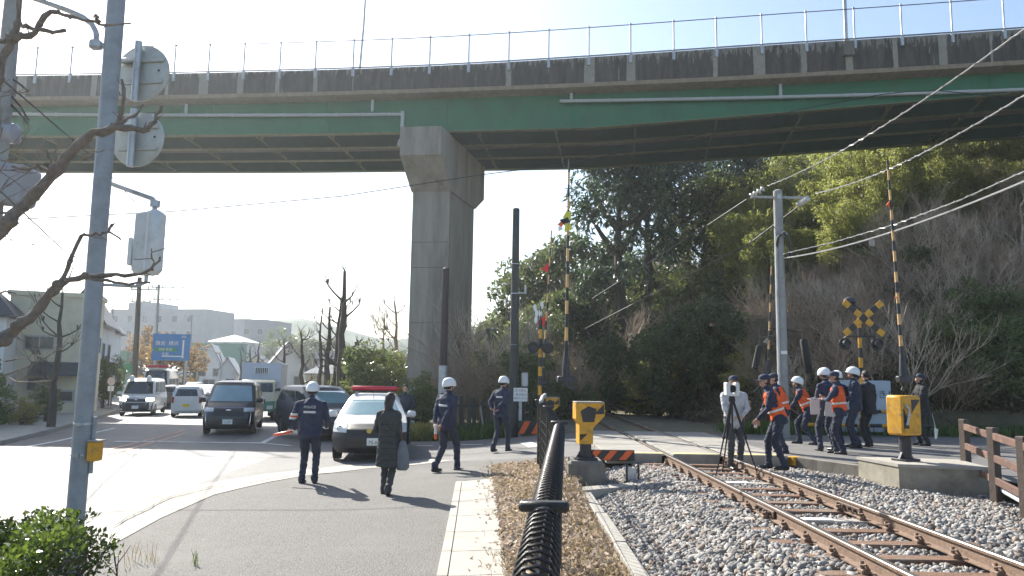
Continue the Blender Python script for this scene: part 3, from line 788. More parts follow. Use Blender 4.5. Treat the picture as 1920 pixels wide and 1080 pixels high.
ins(ra, ra + (at(1440, 348, 20.0) - ra) * .8, 'string insulator at the left end of the crossarm')
ins(rb, rb + (at(1530, 362, 19.6) - rb) * .6, 'string insulator at the right end of the crossarm')
# ------------------------------------------------------------------ wires
def cable(pts, r_, mat, lab, sag=0.0, n=16, twist=False, cat='cable', group=None):
    P = []
    if len(pts) == 2:
        a, b = map(Vector, pts)
        for i in range(n + 1):
            u = i / n; p = a.lerp(b, u); p.z -= sag * 4 * u * (1 - u); P.append(p)
    else: P = [Vector(p) for p in pts]
    q = MB(); q.tube(P, r_, 5)
    if twist:
        tot = sum((P[i + 1] - P[i]).length for i in range(len(P) - 1)); m = int(tot / .06); H_ = []
        for i in range(m + 1):
            u = i / m * (len(P) - 1); j = min(int(u), len(P) - 2); p = P[j].lerp(P[j + 1], u - j); d = (P[j + 1] - P[j]).normalized(); s1 = d.cross(Vector((0, 0, 1))).normalized(); s2 = d.cross(s1)
            an = i * .9; H_.append(p + (s1 * math.cos(an) + s2 * math.sin(an)) * r_ * 1.7)
        q.tube(H_, r_ * .55, 3)
    o = q.build('cable', mat, smooth=True); return tag(o, lab, cat, group)
m_messenger = M('bundled_cable', (.3, .3, .3), .4, metal=.2, var=.3, scale=60)
cable([at(1440, 348, 20.0), at(1990, 2, 9)], .011, m_messenger, 'upper pale overhead cable rising from the left end of the crossarm to the right', .25, twist=True)
cable([at(1530, 362, 19.6), at(2000, 128, 9)], .011, m_messenger, 'second pale overhead cable rising right from the right end of the crossarm', .25, twist=True)
cable([at(1470, 484, 20.2), at(1990, 310, 10)], .02, m_messenger, 'thick pale cable running right from the middle of the concrete pole', .2)
cable([at(1468, 476, 20.2), at(1560, 455, 18), at(1680, 420, 15), at(1800, 375, 12.5), at(1990, 290, 10)], .011, m_messenger, 'twisted cable looping just above the thick pale cable', twist=True)
cable([at(1400, 374, 20.4), at(1330, 420, 26), at(1110, 560, 44)], .02, m_wire, 'dark cable running from the left of the crossarm down across the hillside')
cable([at(1500, 385, 20.4), at(1400, 460, 26), at(1080, 625, 46)], .02, m_wire, 'dark cable running from the right of the crossarm down across the hillside')
cable([at(-40, 415, 16), at(330, 396, 17), at(640, 368, 18), at(900, 328, 19), at(1060, 308, 20), at(1250, 268, 20), at(1500, 205, 19), at(1660, 176, 18), at(1700, 172, 18), at(1760, 170, 17.5), at(1970, 190, 17)], .012, m_wire, 'thin dark overhead wire crossing in front of the pier and the overpass', group='thin wires overhead')
cable([at(-30, 120, 9), at(180, 300, 14), at(420, 560, 60)], .012, m_wire, 'thin wire falling from the top left past the far poles', group='thin wires overhead')
cable([at(-30, 330, 9), at(120, 470, 16), at(300, 570, 60)], .012, m_wire, 'thin wire falling from the left edge behind the bare branches', group='thin wires overhead')
cable([at(-30, 520, 14), at(160, 500, 22), at(420, 500, 60)], .01, m_wire, 'faint thin wire just above the cream building roof', group='thin wires overhead')
c = at(1635, 455, 16.3)
t = empty('cable_tag', c, R(10), label='small pale square tag hanging under the thick cable', cat='cable tag')
q = MB(); q.box((0, 0, 0), (.14, .01, .15), bev=.003); q.build('plate', m_conc_l, t)
q = MB(); q.cyl((0, 0, .07), (0, 0, .14), .006, n=5); q.build('clip', m_steel, t)
# ------------------------------------------------------------------ foreground roll-top fence
m_fence = M('fence_dark_brown_paint', (.035, .032, .03), .38, metal=.3, var=.25, scale=40, bump=.1)
FP = [Vector((.0, .9, 0)), Vector((.12, 2.6, 0)), Vector((.335, 5.5, 0)), Vector((.53, 8.0, 0)), Vector((.58, 11.5, 0)), Vector((.56, 14.6, 0))]
FZ = 1.52
t = empty('mesh_fence', (.3, 6, 0), label='dark roll-top wire mesh fence running away along the railway verge', cat='fence')
o6 = Vector((.3, 6, 0))
def fpt(s):
    L = 0
    for a, b in zip(FP[:-1], FP[1:]):
        d = (b - a).length
        if s <= L + d: return a.lerp(b, (s - L) / d), (b - a).normalized()
        L += d
    return FP[-1], (FP[-1] - FP[-2]).normalized()
FL = sum((b - a).length for a, b in zip(FP[:-1], FP[1:]))
def fside(d): return Vector((d.y, -d.x, 0))
def post(P, d, zt, cap=True):
    q = MB(); q.cyl(P - o6 + Vector((0, 0, -.05)), P - o6 + Vector((0, 0, zt)), .034, n=12)
    q.build('post', m_fence, t, smooth=True)
panels = [(0, 1.7), (1.7, 6.5), (6.5, 10.5), (10.5, FL)]
for pi, (s0, s1) in enumerate(panels):
    p0, d0 = fpt(s0); p1, d1 = fpt(s1 - .001); d = (p1 - p0).normalized(); sd = fside(d); L = (p1 - p0).length
    rr_ = .056
    # looped wires every 5 cm: up the face, round the roll, back down to the face
    q = MB(); nw = int(L / .075)
    zc_ = FZ - rr_
    lim = 100000
    for i in range(nw):
        c = p0 + d * (i + .5) * L / nw - o6
        if pi >= 2 and i % 2: continue
        loop = [c + Vector((0, 0, .12)), c + Vector((0, 0, zc_ - .1))]
        for k in range(11):
            an = -PI / 2 + 2 * PI * k / 10 * .97
            loop.append(c + sd * (math.cos(an) * rr_) + Vector((0, 0, zc_ + math.sin(an) * rr_)))
        q.tube(loop, .005, 5 if pi < 2 else 4, False)
    q.build('looped_wires', m_fence, t, smooth=True)
    q = MB()
    for an in (-100, -50, 0, 45, 80, 120, 180, 220):
        a = R(an); off = sd * math.cos(a) * (rr_ - .007) + Vector((0, 0, zc_ + math.sin(a) * (rr_ - .007)))
        q.cyl(p0 - o6 + off, p1 - o6 + off, .0035, n=5)
    for z in np.arange(.14, zc_ - .15, .15): q.cyl(p0 - o6 + Vector((0, 0, z)), p1 - o6 + Vector((0, 0, z)), .004, n=5)
    q.build('line_wires', m_fence, t, smooth=True)
for s_ in (1.7, 6.5, 10.5, FL):
    p, d = fpt(s_ - .001); post(p, d, FZ - .02)
    q = MB(); c = p - o6; q.box((c.x, c.y, FZ + .0), (.17, .06, .035), rz=math.atan2(d.y, d.x) - PI / 2, bev=.01); q.lathe([(.045, -.1), (.047, 0), (.045, .02), (.02, .03)], (c.x, c.y, FZ - .02), 14); q.build('post_cap', m_fence, t, smooth=True)
# tall dark bar gate/guard just before the crossing
t = empty('guard_railing', (.57, 14.6, .2), label='dark vertical guard railing with pale handrail at the end of the mesh fence', cat='railing')
for k in range(6):
    y = -.9 + k * .4; q = MB(); q.cyl((0.03 * k, y, -.15), (.03 * k, y, 1.33), .028, n=10); q.build('post', m_fence, t, smooth=True)
q = MB(); q.tube([(-.02, -1.1, 1.32), (.06, .1, 1.38), (.16, 1.2, 1.4)], .04, 10); q.build('handrail', m_steel, t, smooth=True)
for z in (.25, .6, .95):
    q = MB(); q.cyl((-.01, -1.0, z), (.15, 1.15, z), .018, n=8); q.build('rail', m_fence, t, smooth=True)

# ------------------------------------------------------------------ level crossing equipment
def striped_rod(parent, p0, p1, r0, r1, n, name='barrier_arm', first=0):
    p0 = Vector(p0); p1 = Vector(p1); q = MB()
    for i in range(n):
        a = p0.lerp(p1, i / n); b = p0.lerp(p1, (i + 1) / n); ra_ = r0 + (r1 - r0) * i / n; rb_ = r0 + (r1 - r0) * (i + 1) / n
        q.tube([a, b], [ra_, rb_], 8, i in (0, n - 1), mi=(i + first) % 2)
    return q.build(name, [m_yellow if name != 'barrier_arm' else m_armyel, m_yb], parent, smooth=True)
def pennant(parent, c, s=.16, mat=None):
    q = MB(); c = Vector(c); q.prism([c, c + Vector((-s, -.01, -s * .9)), c + Vector((0, 0, -s * 1.3))], (0, .012, 0)); return q.build('flag', mat or m_red, parent)
m_bronze = M('weight_dark', (.04, .04, .045), .5, metal=.3, var=.2)
def machine(loc, rz, lab, arm_top, arm_base, kind, flags=(), n=14, grp='barrier machines of the level crossing'):
    """crossing barrier: cabinet on a post with the arm pointing up"""
    t = empty('crossing_barrier', loc, rz, lab, 'crossing barrier', grp)
    q = MB(); q.box((0, 0, .02), (.36, .3, .04), bev=.008); q.cyl((0, 0, .03), (0, 0, .42), .1, n=14)
    for sx in (-1, 1):
        q.prism([(sx * .1, -.02, .04), (sx * .17, -.02, .04), (sx * .1, -.02, .15)], (0, .04, 0))
    q.build('pedestal', m_bronze, t, smooth=True)
    q = MB()
    if kind == 'box':
        q.box((0, 0, .78), (.48, .34, .68), bev=.035, mi=0); b = q.build('cabinet', m_yellow, t, smooth=True)
        q = MB(); q.prism([(-.02, -.173, 1.05), (.2, -.173, 1.05), (-.02, -.173, .82)], (0, .002, 0)); q.build('black_stripe', m_yb, b)
        q = MB(); q.prism([(-.22, -.173, .56), (-.08, -.173, .56), (-.2, -.173, .9), (-.22, -.173, .9)], (0, .0015, 0)); q.build('black_stripe', m_yb, b)
        q = MB(); q.tube([(-.18, -.19, .96), (-.12, -.21, .86), (-.15, -.2, .7), (-.18, -.2, .62)], [.03, .018, .018, .022], 8); q.box((-.13, -.2, .78), (.06, .05, .05), bev=.01); q.build('handle', m_steel, b, smooth=True)
    else:
        Z_ = lambda L: [(x, y, .27 + (z - .3) * .84) for x, y, z in L]
        q.prism(Z_([(-.14, -.13, .3), (.1, -.13, .3), (.1, -.13, .62), (.3, -.13, .86), (.3, -.13, 1.12), (-.2, -.13, 1.12), (-.2, -.13, .8), (-.14, -.13, .7)]), (0, .26, 0)); b = q.build('cabinet', m_yellow, t)
        q = MB(); q.prism(Z_([(-.08, -.133, .74), (.12, -.133, .74), (.16, -.133, 1.0), (.02, -.133, 1.06), (-.12, -.133, .96)]), (0, .002, 0)); q.build('black_stripe', m_yb, b)
        q = MB(); q.prism(Z_([(.12, -.134, .9), (.29, -.134, .9), (.29, -.134, 1.1)]), (0, .0015, 0)); q.build('black_stripe', m_yb, b)
        q = MB(); q.prism(Z_([(-.13, -.134, .5), (.0, -.134, .5), (-.13, -.134, .36)]), (0, .0015, 0)); q.build('black_stripe', m_yb, b)
        q = MB(); q.box((.05, 0, .97), (.5, .29, .025), bev=.01); q.build('lid', m_conc_l, b)
    inv = t.matrix_basis.inverted() if False else (Matrix.Rotation(-rz, 4, 'Z') @ Matrix.Translation(-Vector(loc)))
    A_ = inv @ Vector(arm_base); B_ = inv @ Vector(arm_top); dd = (B_ - A_).normalized()
    striped_rod(t, A_, B_, .034, .018, n)
    q = MB(); q.tube([A_ - dd * .3, A_ - dd * .05, A_ + dd * .12, A_ + dd * .25], [.06, .07, .055, .04], 10); q.build('arm_socket', m_bronze, t, smooth=True)
    q = MB(); q.box(A_ - dd * .2, (.3, .12, .12), bev=.02); q.build('counterweight', m_bronze, t, smooth=True)
    if kind != 'box' or True:
        q = MB(); q.cyl((A_.x * .5, A_.y, min(A_.z, 1.2)), A_ - dd * .3, .03, n=8); q.build('arm_link', m_bronze, t)
    for u, sz, m_ in flags: pennant(t, A_.lerp(B_, u), sz, m_)
    return t
# plinths
t = tag(MB().box((1.3, 13.1, .22), (.62, .8, .72), bev=.05).build('concrete_plinth', m_conc_d), 'dark weathered concrete plinth under the yellow and black barrier cabinet', 'plinth')
m_red2 = M('flag_cloth_red', (.7, .05, .05), .8, var=.1)
m_fyel = M('flag_cloth_yellow', (.62, .6, .08), .8, var=.1)
machine((1.3, 13.0, .58), R(8), 'near left crossing barrier with yellow and black cabinet and its striped arm raised', at(1067, 300, 13.2), at(1061, 690, 13.0), 'cab', ((.0, .01, m_yb),), 16)
bt = bpy.data.objects['crossing_barrier']
# knot of yellow warning flags on that arm
cl = at(1062, 418, 13.1)
t = empty('warning_flag_bundle', cl, label='bundle of yellow, black and white warning flags tied high on the near barrier arm', cat='warning flags')
for (dx, dz, s_, m_, ang) in ((0.02, .14, .16, m_fyel, .2), (-.02, .03, .17, m_yb, .9), (.03, -.08, .17, m_fyel, -.3), (-.1, -.02, .1, m_orange, .5), (-.11, -.1, .1, m_white, -.4)):
    q = MB(); q.prism([Vector((dx, 0, dz)) + Matrix.Rotation(ang, 3, 'Y') @ Vector(v) for v in ((-s_ * .5, 0, -s_ * .4), (s_ * .45, .02, -s_ * .3), (s_ * .4, .03, s_ * .4), (-s_ * .2, .01, s_ * .5))], (0, .012, 0)); q.build('flag', m_, t)
machine((1.15, 22.2, .42), R(-5), 'far left crossing barrier with its striped arm and two red pennants raised', at(1034, 432, 22.2), at(1018, 705, 22.2), 'cab', ((.78, .26, m_red2), (.42, .3, m_red2)), 16)
machine((6.85, 13.15, .63), R(24), 'near right crossing barrier, clean yellow cabinet on a concrete platform with arm raised', at(1664, 300, 13.4), at(1693, 690, 13.2), 'box', ((.80, .12, m_orange), (.34, .06, m_red2)), 20)
machine((6.55, 21.6, .42), R(0), 'far right crossing barrier standing behind the tripod with arm beside the concrete pole', at(1447, 482, 21.6), at(1440, 690, 21.6), 'cab', ((.28, .18, m_conc_l),), 12)
# left crossing signal with red lamps
def lamp_unit(parent, c, face=-1):
    t = parent; q = MB(); q.lathe([(.17, 0), (.17, .02), (.1, .03), (.1, .12)], c, 16, Matrix.Rotation(PI / 2, 3, 'X')); b = q.build('lamp_board', m_yb, t, smooth=True)
    q = MB(); q.ell(Vector(c) + Vector((0, -.02, 0)), (.085, .03, .085)); q.build('red_lens', M('dark_red_lens', (.12, .004, .006), .2), b, smooth=True)
    q = MB(); c = Vector(c); pts = [(c.x + .1 * math.cos(a), c.y - .17, c.z + .1 * math.sin(a)) for a in np.linspace(-.2, PI + .2, 9)]
    pb = [(c.x + .1 * math.cos(a), c.y - .0, c.z + .1 * math.sin(a)) for a in np.linspace(-.2, PI + .2, 9)]
    q.sheet([pts, pb]); q.sheet([[(p[0], p[1], p[2] + .004) for p in pts], [(p[0], p[1], p[2] + .004) for p in pb]]); q.build('hood', m_yb, b, fix=False)
a = at(1012, 740, 21.5)
t = empty('crossing_signal', (a.x, 21.5, .4), label='left crossing signal with two dark red lamps and white reflectors on top', cat='crossing signal')
h = at(1013, 600, 21.5).z - .4
striped_rod(t, (0, 0, 0), (0, 0, h), .06, .05, 12, 'striped_post')
zz = at(1012, 652, 21.5).z - .4
lamp_unit(t, (-.2, -.08, zz)); lamp_unit(t, (.2, -.08, zz))
q = MB(); q.box((0, -.02, zz), (.5, .06, .1), bev=.02); q.build('lamp_bracket', m_bronze, t)
for (x, y) in ((1003, 577), (1016, 573), (1006, 588), (1013, 588), (1005, 600)):
    c = at(x, y, 21.5) - Vector((a.x, 21.5, .4)); q = MB(); q.ell(c, (.05, .02, .11), 10, 6); q.build('white_reflector', m_white, t, smooth=True)
q = MB(); q.cyl((0, 0, h - .1), (0, 0, at(1009, 574, 21.5).z - .4), .02, n=6); q.build('reflector_rod', m_bronze, t)
# right crossing signal with the X board
a = at(1617, 760, 21.0)
t = empty('crossing_signal', (a.x, 21.0, .42), label='crossing signal with yellow and black X board and two hooded lamps', cat='crossing signal')
cx = at(1617, 597, 20.9) - Vector((a.x, 21, .42))
striped_rod(t, (0, 0, 0), (0, 0, cx.z + .3), .065, .055, 13, 'striped_post', 1)
for sg in (1, -1):
    q = MB(); rot = Matrix.Rotation(sg * R(40), 3, 'Y'); nseg = 7; L = 1.42
    for i in range(nseg):
        u0 = -L / 2 + L * i / nseg; u1 = u0 + L / nseg; hw_ = .085; y0 = cx.y - .07 - (.014 if sg > 0 else 0)
        poly = [Vector((cx.x, 0, cx.z)) + rot @ Vector(v) + Vector((0, y0, 0)) for v in ((u0, 0, -hw_), (u1, 0, -hw_), (u1, 0, hw_), (u0, 0, hw_))]
        q.prism(poly, (0, .012, 0), mi=i % 2)
    q.build('crossbuck_board', [m_yellow, m_yb], t)
q = MB(); q.tube([(-.45, 0, cx.z - .75), (-.45, 0, cx.z - .58), (-.38, 0, cx.z - .5), (.38, 0, cx.z - .5), (.45, 0, cx.z - .58), (.45, 0, cx.z - .75)], .025, 8); q.build('lamp_bracket', m_bronze, t, smooth=True)
lamp_unit(t, (-.45, -.05, cx.z - .72)); lamp_unit(t, (.45, -.05, cx.z - .72))
q = MB(); q.lathe([(.13, 0), (.17, .06), (.15, .16), (.06, .22)], (-.25, 0, cx.z + .4), 12); q.cyl((-.25, 0, cx.z + .45), (0, 0, cx.z + .3), .02, n=6); q.build('warning_bell', m_bronze, t, smooth=True)
# dark padded tubes beside the concrete pole
for (x0, y0, x1, y1, Y, r_, lab) in ((1424, 648, 1415, 692, 20.2, .085, 'short black padded tube hanging left of the concrete pole'), (1506, 636, 1517, 700, 20.6, .1, 'longer dark padded tube hanging right of the concrete pole')):
    a = at(x0, y0, Y); b = at(x1, y1, Y); t = empty('padded_tube', (b.x, Y, b.z), label=lab, cat='padded tube')
    q = MB(); q.tube([(0, 0, 0), (a - b) * .04, (a - b) * .96, (a - b)], [r_ * .7, r_, r_, r_ * .7], 12); q.build('padding', m_rubber, t, smooth=True)
    q = MB(); q.tube([a - b, Vector((a - b)) + Vector((.0, 0, .2)), (7.15 - b.x, .1, (a - b).z + .3)], .015, 6); q.build('hanging_strap', m_wire, t)
# orange/black guard boards
def guard(c, L, hgt, rz, lab, n):
    t = empty('guard_board', c, rz, lab, 'guard board', 'orange and black guard boards at the crossing edge')
    q = MB(); q.box((0, .05, hgt / 2), (L, .1, hgt), bev=.01); b = q.build('board', m_yb, t)
    q = MB(); w_ = L / n
    for i in range(n):
        x = -L / 2 + i * w_; q.prism([(max(-L / 2, x), -.003, .01), (x + w_ * .45, -.003, .01), (min(L / 2, x + w_ * .95), -.003, hgt - .01), (x + w_ * .5, -.003, hgt - .01)], (0, .002, 0))
    q.build('orange_stripes', m_orange, b)
guard((1.98, 14.9, .37), .95, .2, R(2), 'orange and black striped guard board on the near edge of the crossing', 3)
guard((.62, 22.1, .32), .75, .38, R(-4), 'orange and black striped guard board across the road, left of the fence end', 2)
# grey steel channel post in the ballast
t = empty('cable_marker', (2.06, 12.75, .22), R(15), 'small grey steel bracket bolted to the pale strip in the ballast', 'bracket')
q = MB(); q.prism([(-.1, 0, 0), (.06, 0, 0), (.09, 0, .24), (-.12, 0, .3)], (0, .02, 0)); q.build('plate', m_steel, t)
for x in (-.11, .1):
    q = MB(); q.cyl((x, -.02, 0), (x, -.02, .36), .02, n=8); q.build('bolt', m_bronze, t)
# raised concrete wall and platform on the right
q = MB(); q.prism([(5.62, 15.35, -.1), (6.42, 13.62, -.1), (6.62, 13.7, -.1), (5.82, 15.45, -.1)], (0, 0, .56)); 
o = tag(q.build('retaining_wall', m_conc_d), 'low dark concrete retaining wall holding the crossing road above the ballast', 'retaining wall')
q = MB(); q.prism([(5.56, 15.3, .3), (5.64, 15.13, .3), (5.84, 15.23, .3), (5.78, 15.4, .3)], (0, 0, .165)); tag(q.build('yellow_corner_stone', m_yellow), 'small yellow painted corner where the retaining wall begins', 'corner marker')
t = empty('barrier_platform', (7.0, 13.1, -.1), 0, 'pale concrete platform block carrying the clean yellow barrier cabinet', 'platform')
q = MB(); pl = [(6.45 - 7, 12.62 - 13.1), (7.75 - 7, 12.3 - 13.1), (7.95 - 7, 13.5 - 13.1), (6.3 - 7, 13.75 - 13.1)]
q.prism([(x, y, 0) for x, y in pl], (0, 0, .68)); q.build('block', M('platform_concrete', (.28, .255, .2), .9, var=.2, scale=6, bump=.3, bscale=50, dirt=(.17, .15, .11), dirts=2), t)
q = MB(); q.prism([(x * 1.03, y * 1.03, .68) for x, y in pl], (0, 0, .05)); q.build('top_slab', m_conc_l, t)
q = MB(); q.prism([(7.75, 12.32, -.1), (8.3, 12.5, -.1), (8.1, 13.8, -.1), (7.95, 13.5, -.1)], (0, 0, .54)); tag(q.build('retaining_wall', m_conc_d), 'dark concrete wall end between the platform and the brown fence', 'retaining wall')
# brown timber-look fence
m_brown = M('brown_fence_rail', (.105, .058, .042), .8, var=.3, scale=10, dirt=(.2, .12, .09), dirts=3, bump=.3)
m_brownp = M('brown_fence_post', (.075, .055, .043), .8, var=.25, scale=10, bump=.3)
t = empty('rail_fence', (7.3, 11.5, .4), 0, 'brown three rail fence beside the road at the right edge', 'fence')
PP = [Vector((7.98, 13.3, .42)), Vector((7.36, 11.55, .38)), Vector((6.93, 10.25, .34)), Vector((6.5, 8.95, .3))]
o_ = Vector((7.3, 11.5, .4))
for p in PP:
    q = MB(); q.box(p - o_ + Vector((0, 0, .38)), (.13, .13, 1.1), rz=.3, bev=.012); q.build('post', m_brownp, t)
for a, b in zip(PP[:-1], PP[1:]):
    for z in (.8, .47, .14):
        d = (b - a); q = MB(); rot = Matrix.Rotation(math.atan2(d.y, d.x), 3, 'Z') @ Matrix.Rotation(-math.asin(d.z / d.length), 3, 'Y')
        q.box((a + b) / 2 - o_ + Vector((0, 0, z)) + rot @ Vector((0, .0, 0)), (d.length - .14, .05, .11), rot=rot, bev=.008); q.build('rail', m_brown, t)
tag(MB().tube([(7.62, 12.0, .41), (7.15, 10.6, .36)], .06, 10).build('white_kerb_pipe', m_white, smooth=True), 'white tube lying along the foot of the brown fence', 'tube')
# info board on the far side of the road
a0 = at(1545, 716, 21.9); a1 = at(1669, 714, 21.9)
t = empty('notice_board', ((a0.x + a1.x) / 2, 21.9, .4), 0, 'wide pale blue notice board with dark lettering behind the officers', 'notice board')
W_ = a1.x - a0.x; H_ = a1.z - .55
m_board = M('pale_blue_board', (.36, .44, .52), .6, var=.06, scale=4, dirt=(.3, .37, .43), dirts=2)
q = MB(); q.box((0, 0, .15 + H_ / 2), (W_, .04, H_), bev=.01); b = q.build('panel', m_board, t)
for x in (-W_ * .4, W_ * .4): q = MB(); q.cyl((x, .06, -.1), (x, .06, H_ + .1), .035, n=8); q.build('leg', m_steel, t)
q = MB(); q.box((W_ * .0, -.0215, .15 + H_ * .52), (W_ * .96, .003, .02)); q.build('panel_seam', m_steel, b)
m_ink = M('dark_ink', (.03, .03, .05), .7)
text_mesh('lettering', 'ふみきり', .26, m_ink, b, face_m((W_ * .3, -.024, .15 + H_ * .72), (1, 0, 0), (0, 0, 1)))
# guard rail in front of it
t = empty('guard_rail', (9.9, 21.6, .4), 0, 'low double bar guard rail in front of the pale notice board', 'guard rail')
for z in (.35, .75): striped_rod(t, (-1.4, 0, z), (2.1, 0, z), .05, .05, 10, 'bar')
for x in (-1.4, .3, 2.1): q = MB(); q.cyl((x, .06, -.1), (x, .06, .85), .04, n=8); q.build('post', m_bronze, t)
# small white sign on a post
a = at(976, 740, 22.4)
t = empty('notice_sign', (a.x, 22.4, .2), 0, 'small white notice sign with faded lettering on a grey post beside the dark pole', 'sign')
zc2 = at(976, 740, 22.4).z - .2
q = MB(); q.box((0, 0, zc2), (.42, .02, .4), bev=.005); b = q.build('sign_plate', m_white, t)
q = MB(); q.box((0, .04, zc2 * .5), (.09, .04, zc2 + .1)); q.build('post', m_steel, t)
for (s_, z, x) in (('立入禁止', .12, 0), ('あぶない', .0, .02), ('線路内に入らない', -.11, 0)):
    text_mesh('lettering', s_, .085 if len(s_) < 6 else .05, M('faded_red_ink', (.4, .15, .12), .7) if z > .1 else m_ink, b, face_m((x, -.012, zc2 + z), (1, 0, 0), (0, 0, 1)))
q = MB(); a = at(984, 712, 22.55); q.box((a.x, 22.6, a.z), (.2, .12, .42), bev=.02); tag(q.build('meter_box', m_steel), 'small grey box fixed on the dark pole above the white sign', 'meter box')
# pale board leaning on the pier
a = at(770, 740, 30)
t = empty('notice_board', (a.x, 30, -.3), 0, 'narrow pale vertical board standing at the foot of the pier', 'notice board')
q = MB(); zt = at(770, 725, 30).z + .3; q.box((0, 0, zt / 2 + .2), (.4, .03, zt - .4), bev=.01); q.build('panel', M('pale_green_board', (.42, .5, .46), .7, var=.15, scale=5), t)
q = MB(); q.box((0, .04, zt / 2), (.06, .04, zt)); q.build('post', m_steel, t)
# dark wooden slat fence beyond the road
m_slat = M('dark_old_timber', (.045, .045, .035), .9, var=.4, scale=12, stretch=(3, 3, .5))
t = empty('plank_fence', (-.9, 23.6, .0), 0, 'old dark plank fence overgrown with twigs beyond the officers', 'fence')
x = -2.1; k = 0
mbf = MB()
while x < 1.0:
    hgt = random.uniform(1.15, 1.5)
    q = MB(); q.box((x + .9, random.uniform(-.03, .03), hgt / 2), (.12, .03, hgt), rot=Matrix.Rotation(random.uniform(-.03, .03), 3, 'Y')); q.build('plank', m_slat, t); x += random.uniform(.15, .26); k += 1
for z in (.35, 1.05): q = MB(); q.box((.35, .04, z), (3.2, .04, .09)); q.build('rail', m_slat, t)
q = MB(); q.box((.02, -.1, .75), (.05, .02, .62), rot=Matrix.Rotation(R(-9), 3, 'Y')); q.build('pale_batten', m_conc_l, t)
# ------------------------------------------------------------------ hill
FOOT = [(60, 21), (30, 22.6), (9.5, 22.9), (7.3, 24.5), (6.6, 30), (6.4, 38), (5.2, 46), (1.5, 54), (-3.5, 62), (-9, 74), (-13, 95), (-14, 150)]
_fp = np.array(FOOT)
def dfoot(x, y):
    p = np.array([x, y]); a = _fp[:-1]; b = _fp[1:]; ab = b - a
    t = np.clip(((p - a) * ab).sum(1) / (ab * ab).sum(1), 0, 1); c = a + ab * t[:, None]
    dd = np.hypot(*(p - c).T); i = int(dd.argmin())
    cr = ab[i, 0] * (p[1] - a[i, 1]) - ab[i, 1] * (p[0] - a[i, 0])
    return -dd[i] * np.sign(cr)      # positive inside the hill
def hz(x, y):
    d = dfoot(x, y)
    if d <= 0: return gz(x, y) - .1
    s = 25 * (1 - math.exp(-d / 37)) * (0.6 + .4 * ss(-12, 14, x))
    return .35 + s + 1.2 * mn.noise(Vector((x * .12, y * .12, 3))) * min(1, d / 5)
mb = MB()
xs = np.arange(-16, 62, 1.5); ys = np.arange(20, 150, 1.8)
rows = []
for y in ys: rows.append([(x, y, hz(x, y) if dfoot(x, y) > 0 else -1.2) for x in xs])
mb.sheet(rows)
m_hill = M('hill_soil', (.1, .085, .05), .95, var=.5, scale=.6, bump=1, bscale=4, dirt=(.035, .05, .02), dirts=.25)
tag(mb.build('hill', m_hill, smooth='all'), kind='structure')
# far wooded hills on the horizon, left
def farhill(name, cx, cy, rx, ry, h, mat, sd):
    mb = MB(); rows = []
    for i in range(15):
        row = []
        for j in range(41):
            u = j / 40 * 2 - 1; v = i / 14 * 2 - 1
            z = h * max(0, 1 - v * v) * max(0, 1 - u * u) ** .5 * (1 + .35 * mn.noise(Vector((u * 4 + sd, v * 2, 0)))) + h * .03 * mn.noise(Vector((u * 40, v * 9, sd)))
            row.append((cx + u * rx, cy + v * ry, z - 1.5))
        rows.append(row)
    mb.sheet(rows); tag(mb.build(name, mat, smooth='all'), kind='structure')
m_fh = M('far_woods', (.06, .085, .05), .95, var=.45, scale=.12, bump=1, bscale=.6)
farhill('far_hills', -75, 330, 170, 60, 24, m_fh, 1)

# ------------------------------------------------------------------ foliage meshes
def leafcloud(centers, radii, per, size, seed, droop=0.3, narrow=.5):
    r = np.random.default_rng(seed); C = np.asarray(centers, float); Rr = np.asarray(radii, float); k = len(C); n = k * per
    if Rr.ndim == 1: Rr = np.repeat(Rr[:, None], 3, 1)
    d = r.normal(size=(k, per, 3)); d /= np.linalg.norm(d, axis=2, keepdims=True)
    rad = r.uniform(0.25, 1, (k, per, 1)) ** .45
    P = (C[:, None] + d * rad * Rr[:, None]).reshape(n, 3)
    ax = (d.reshape(n, 3) * .7 + r.normal(size=(n, 3)) * .7); ax[:, 2] -= droop; ax /= np.linalg.norm(ax, axis=1, keepdims=True)
    up = r.normal(size=(n, 3)); up[:, 2] += .8
    sd = np.cross(ax, up); sd /= np.linalg.norm(sd, axis=1, keepdims=True) + 1e-9
    nn = np.cross(sd, ax)
    L = size * r.uniform(.6, 1.35, (n, 1)); Wd = L * narrow
    v = np.stack([P, P + ax * L * .45 + sd * Wd * .5 + nn * L * .06, P + ax * L, P + ax * L * .45 - sd * Wd * .5 + nn * L * .06], 1).reshape(-1, 3)
    F = np.arange(n * 4).reshape(n, 4)
    return v, F
def crownpts(rx, ry, rz, n, seed, shape='ball', cz=0):
    r = random.Random(seed); out = []
    while len(out) < n:
        x, y, z = [r.uniform(-1, 1) for _ in range(3)]
        d = x * x + y * y + z * z
        if d > 1 or d < .12: continue
        if shape == 'cone': k = (1 - (z + 1) / 2) ** .75 * 1.2 + .05; x *= k; y *= k
        out.append((x * rx, y * ry, cz + z * rz))
    return out
m_lE = leafmat('evergreen_leaf', (.042, .062, .025), (.1, .12, .048), (.21, .22, .1), .36, .42)
m_lD = leafmat('dark_conifer_leaf', (.022, .045, .022), (.045, .075, .034), (.1, .12, .05), .45, .32)
m_lB = leafmat('bamboo_leaf', (.11, .135, .04), (.24, .25, .08), (.4, .38, .15), .5, .6)
m_lG = leafmat('shrub_leaf', (.06, .085, .028), (.13, .155, .055), (.27, .28, .12), .3, .45)
m_lY = leafmat('yellow_weed', (.13, .13, .035), (.25, .23, .07), (.38, .34, .14), .6, .4)
m_lA = leafmat('autumn_leaf', (.12, .08, .03), (.24, .15, .05), (.34, .2, .07), .6, .4)
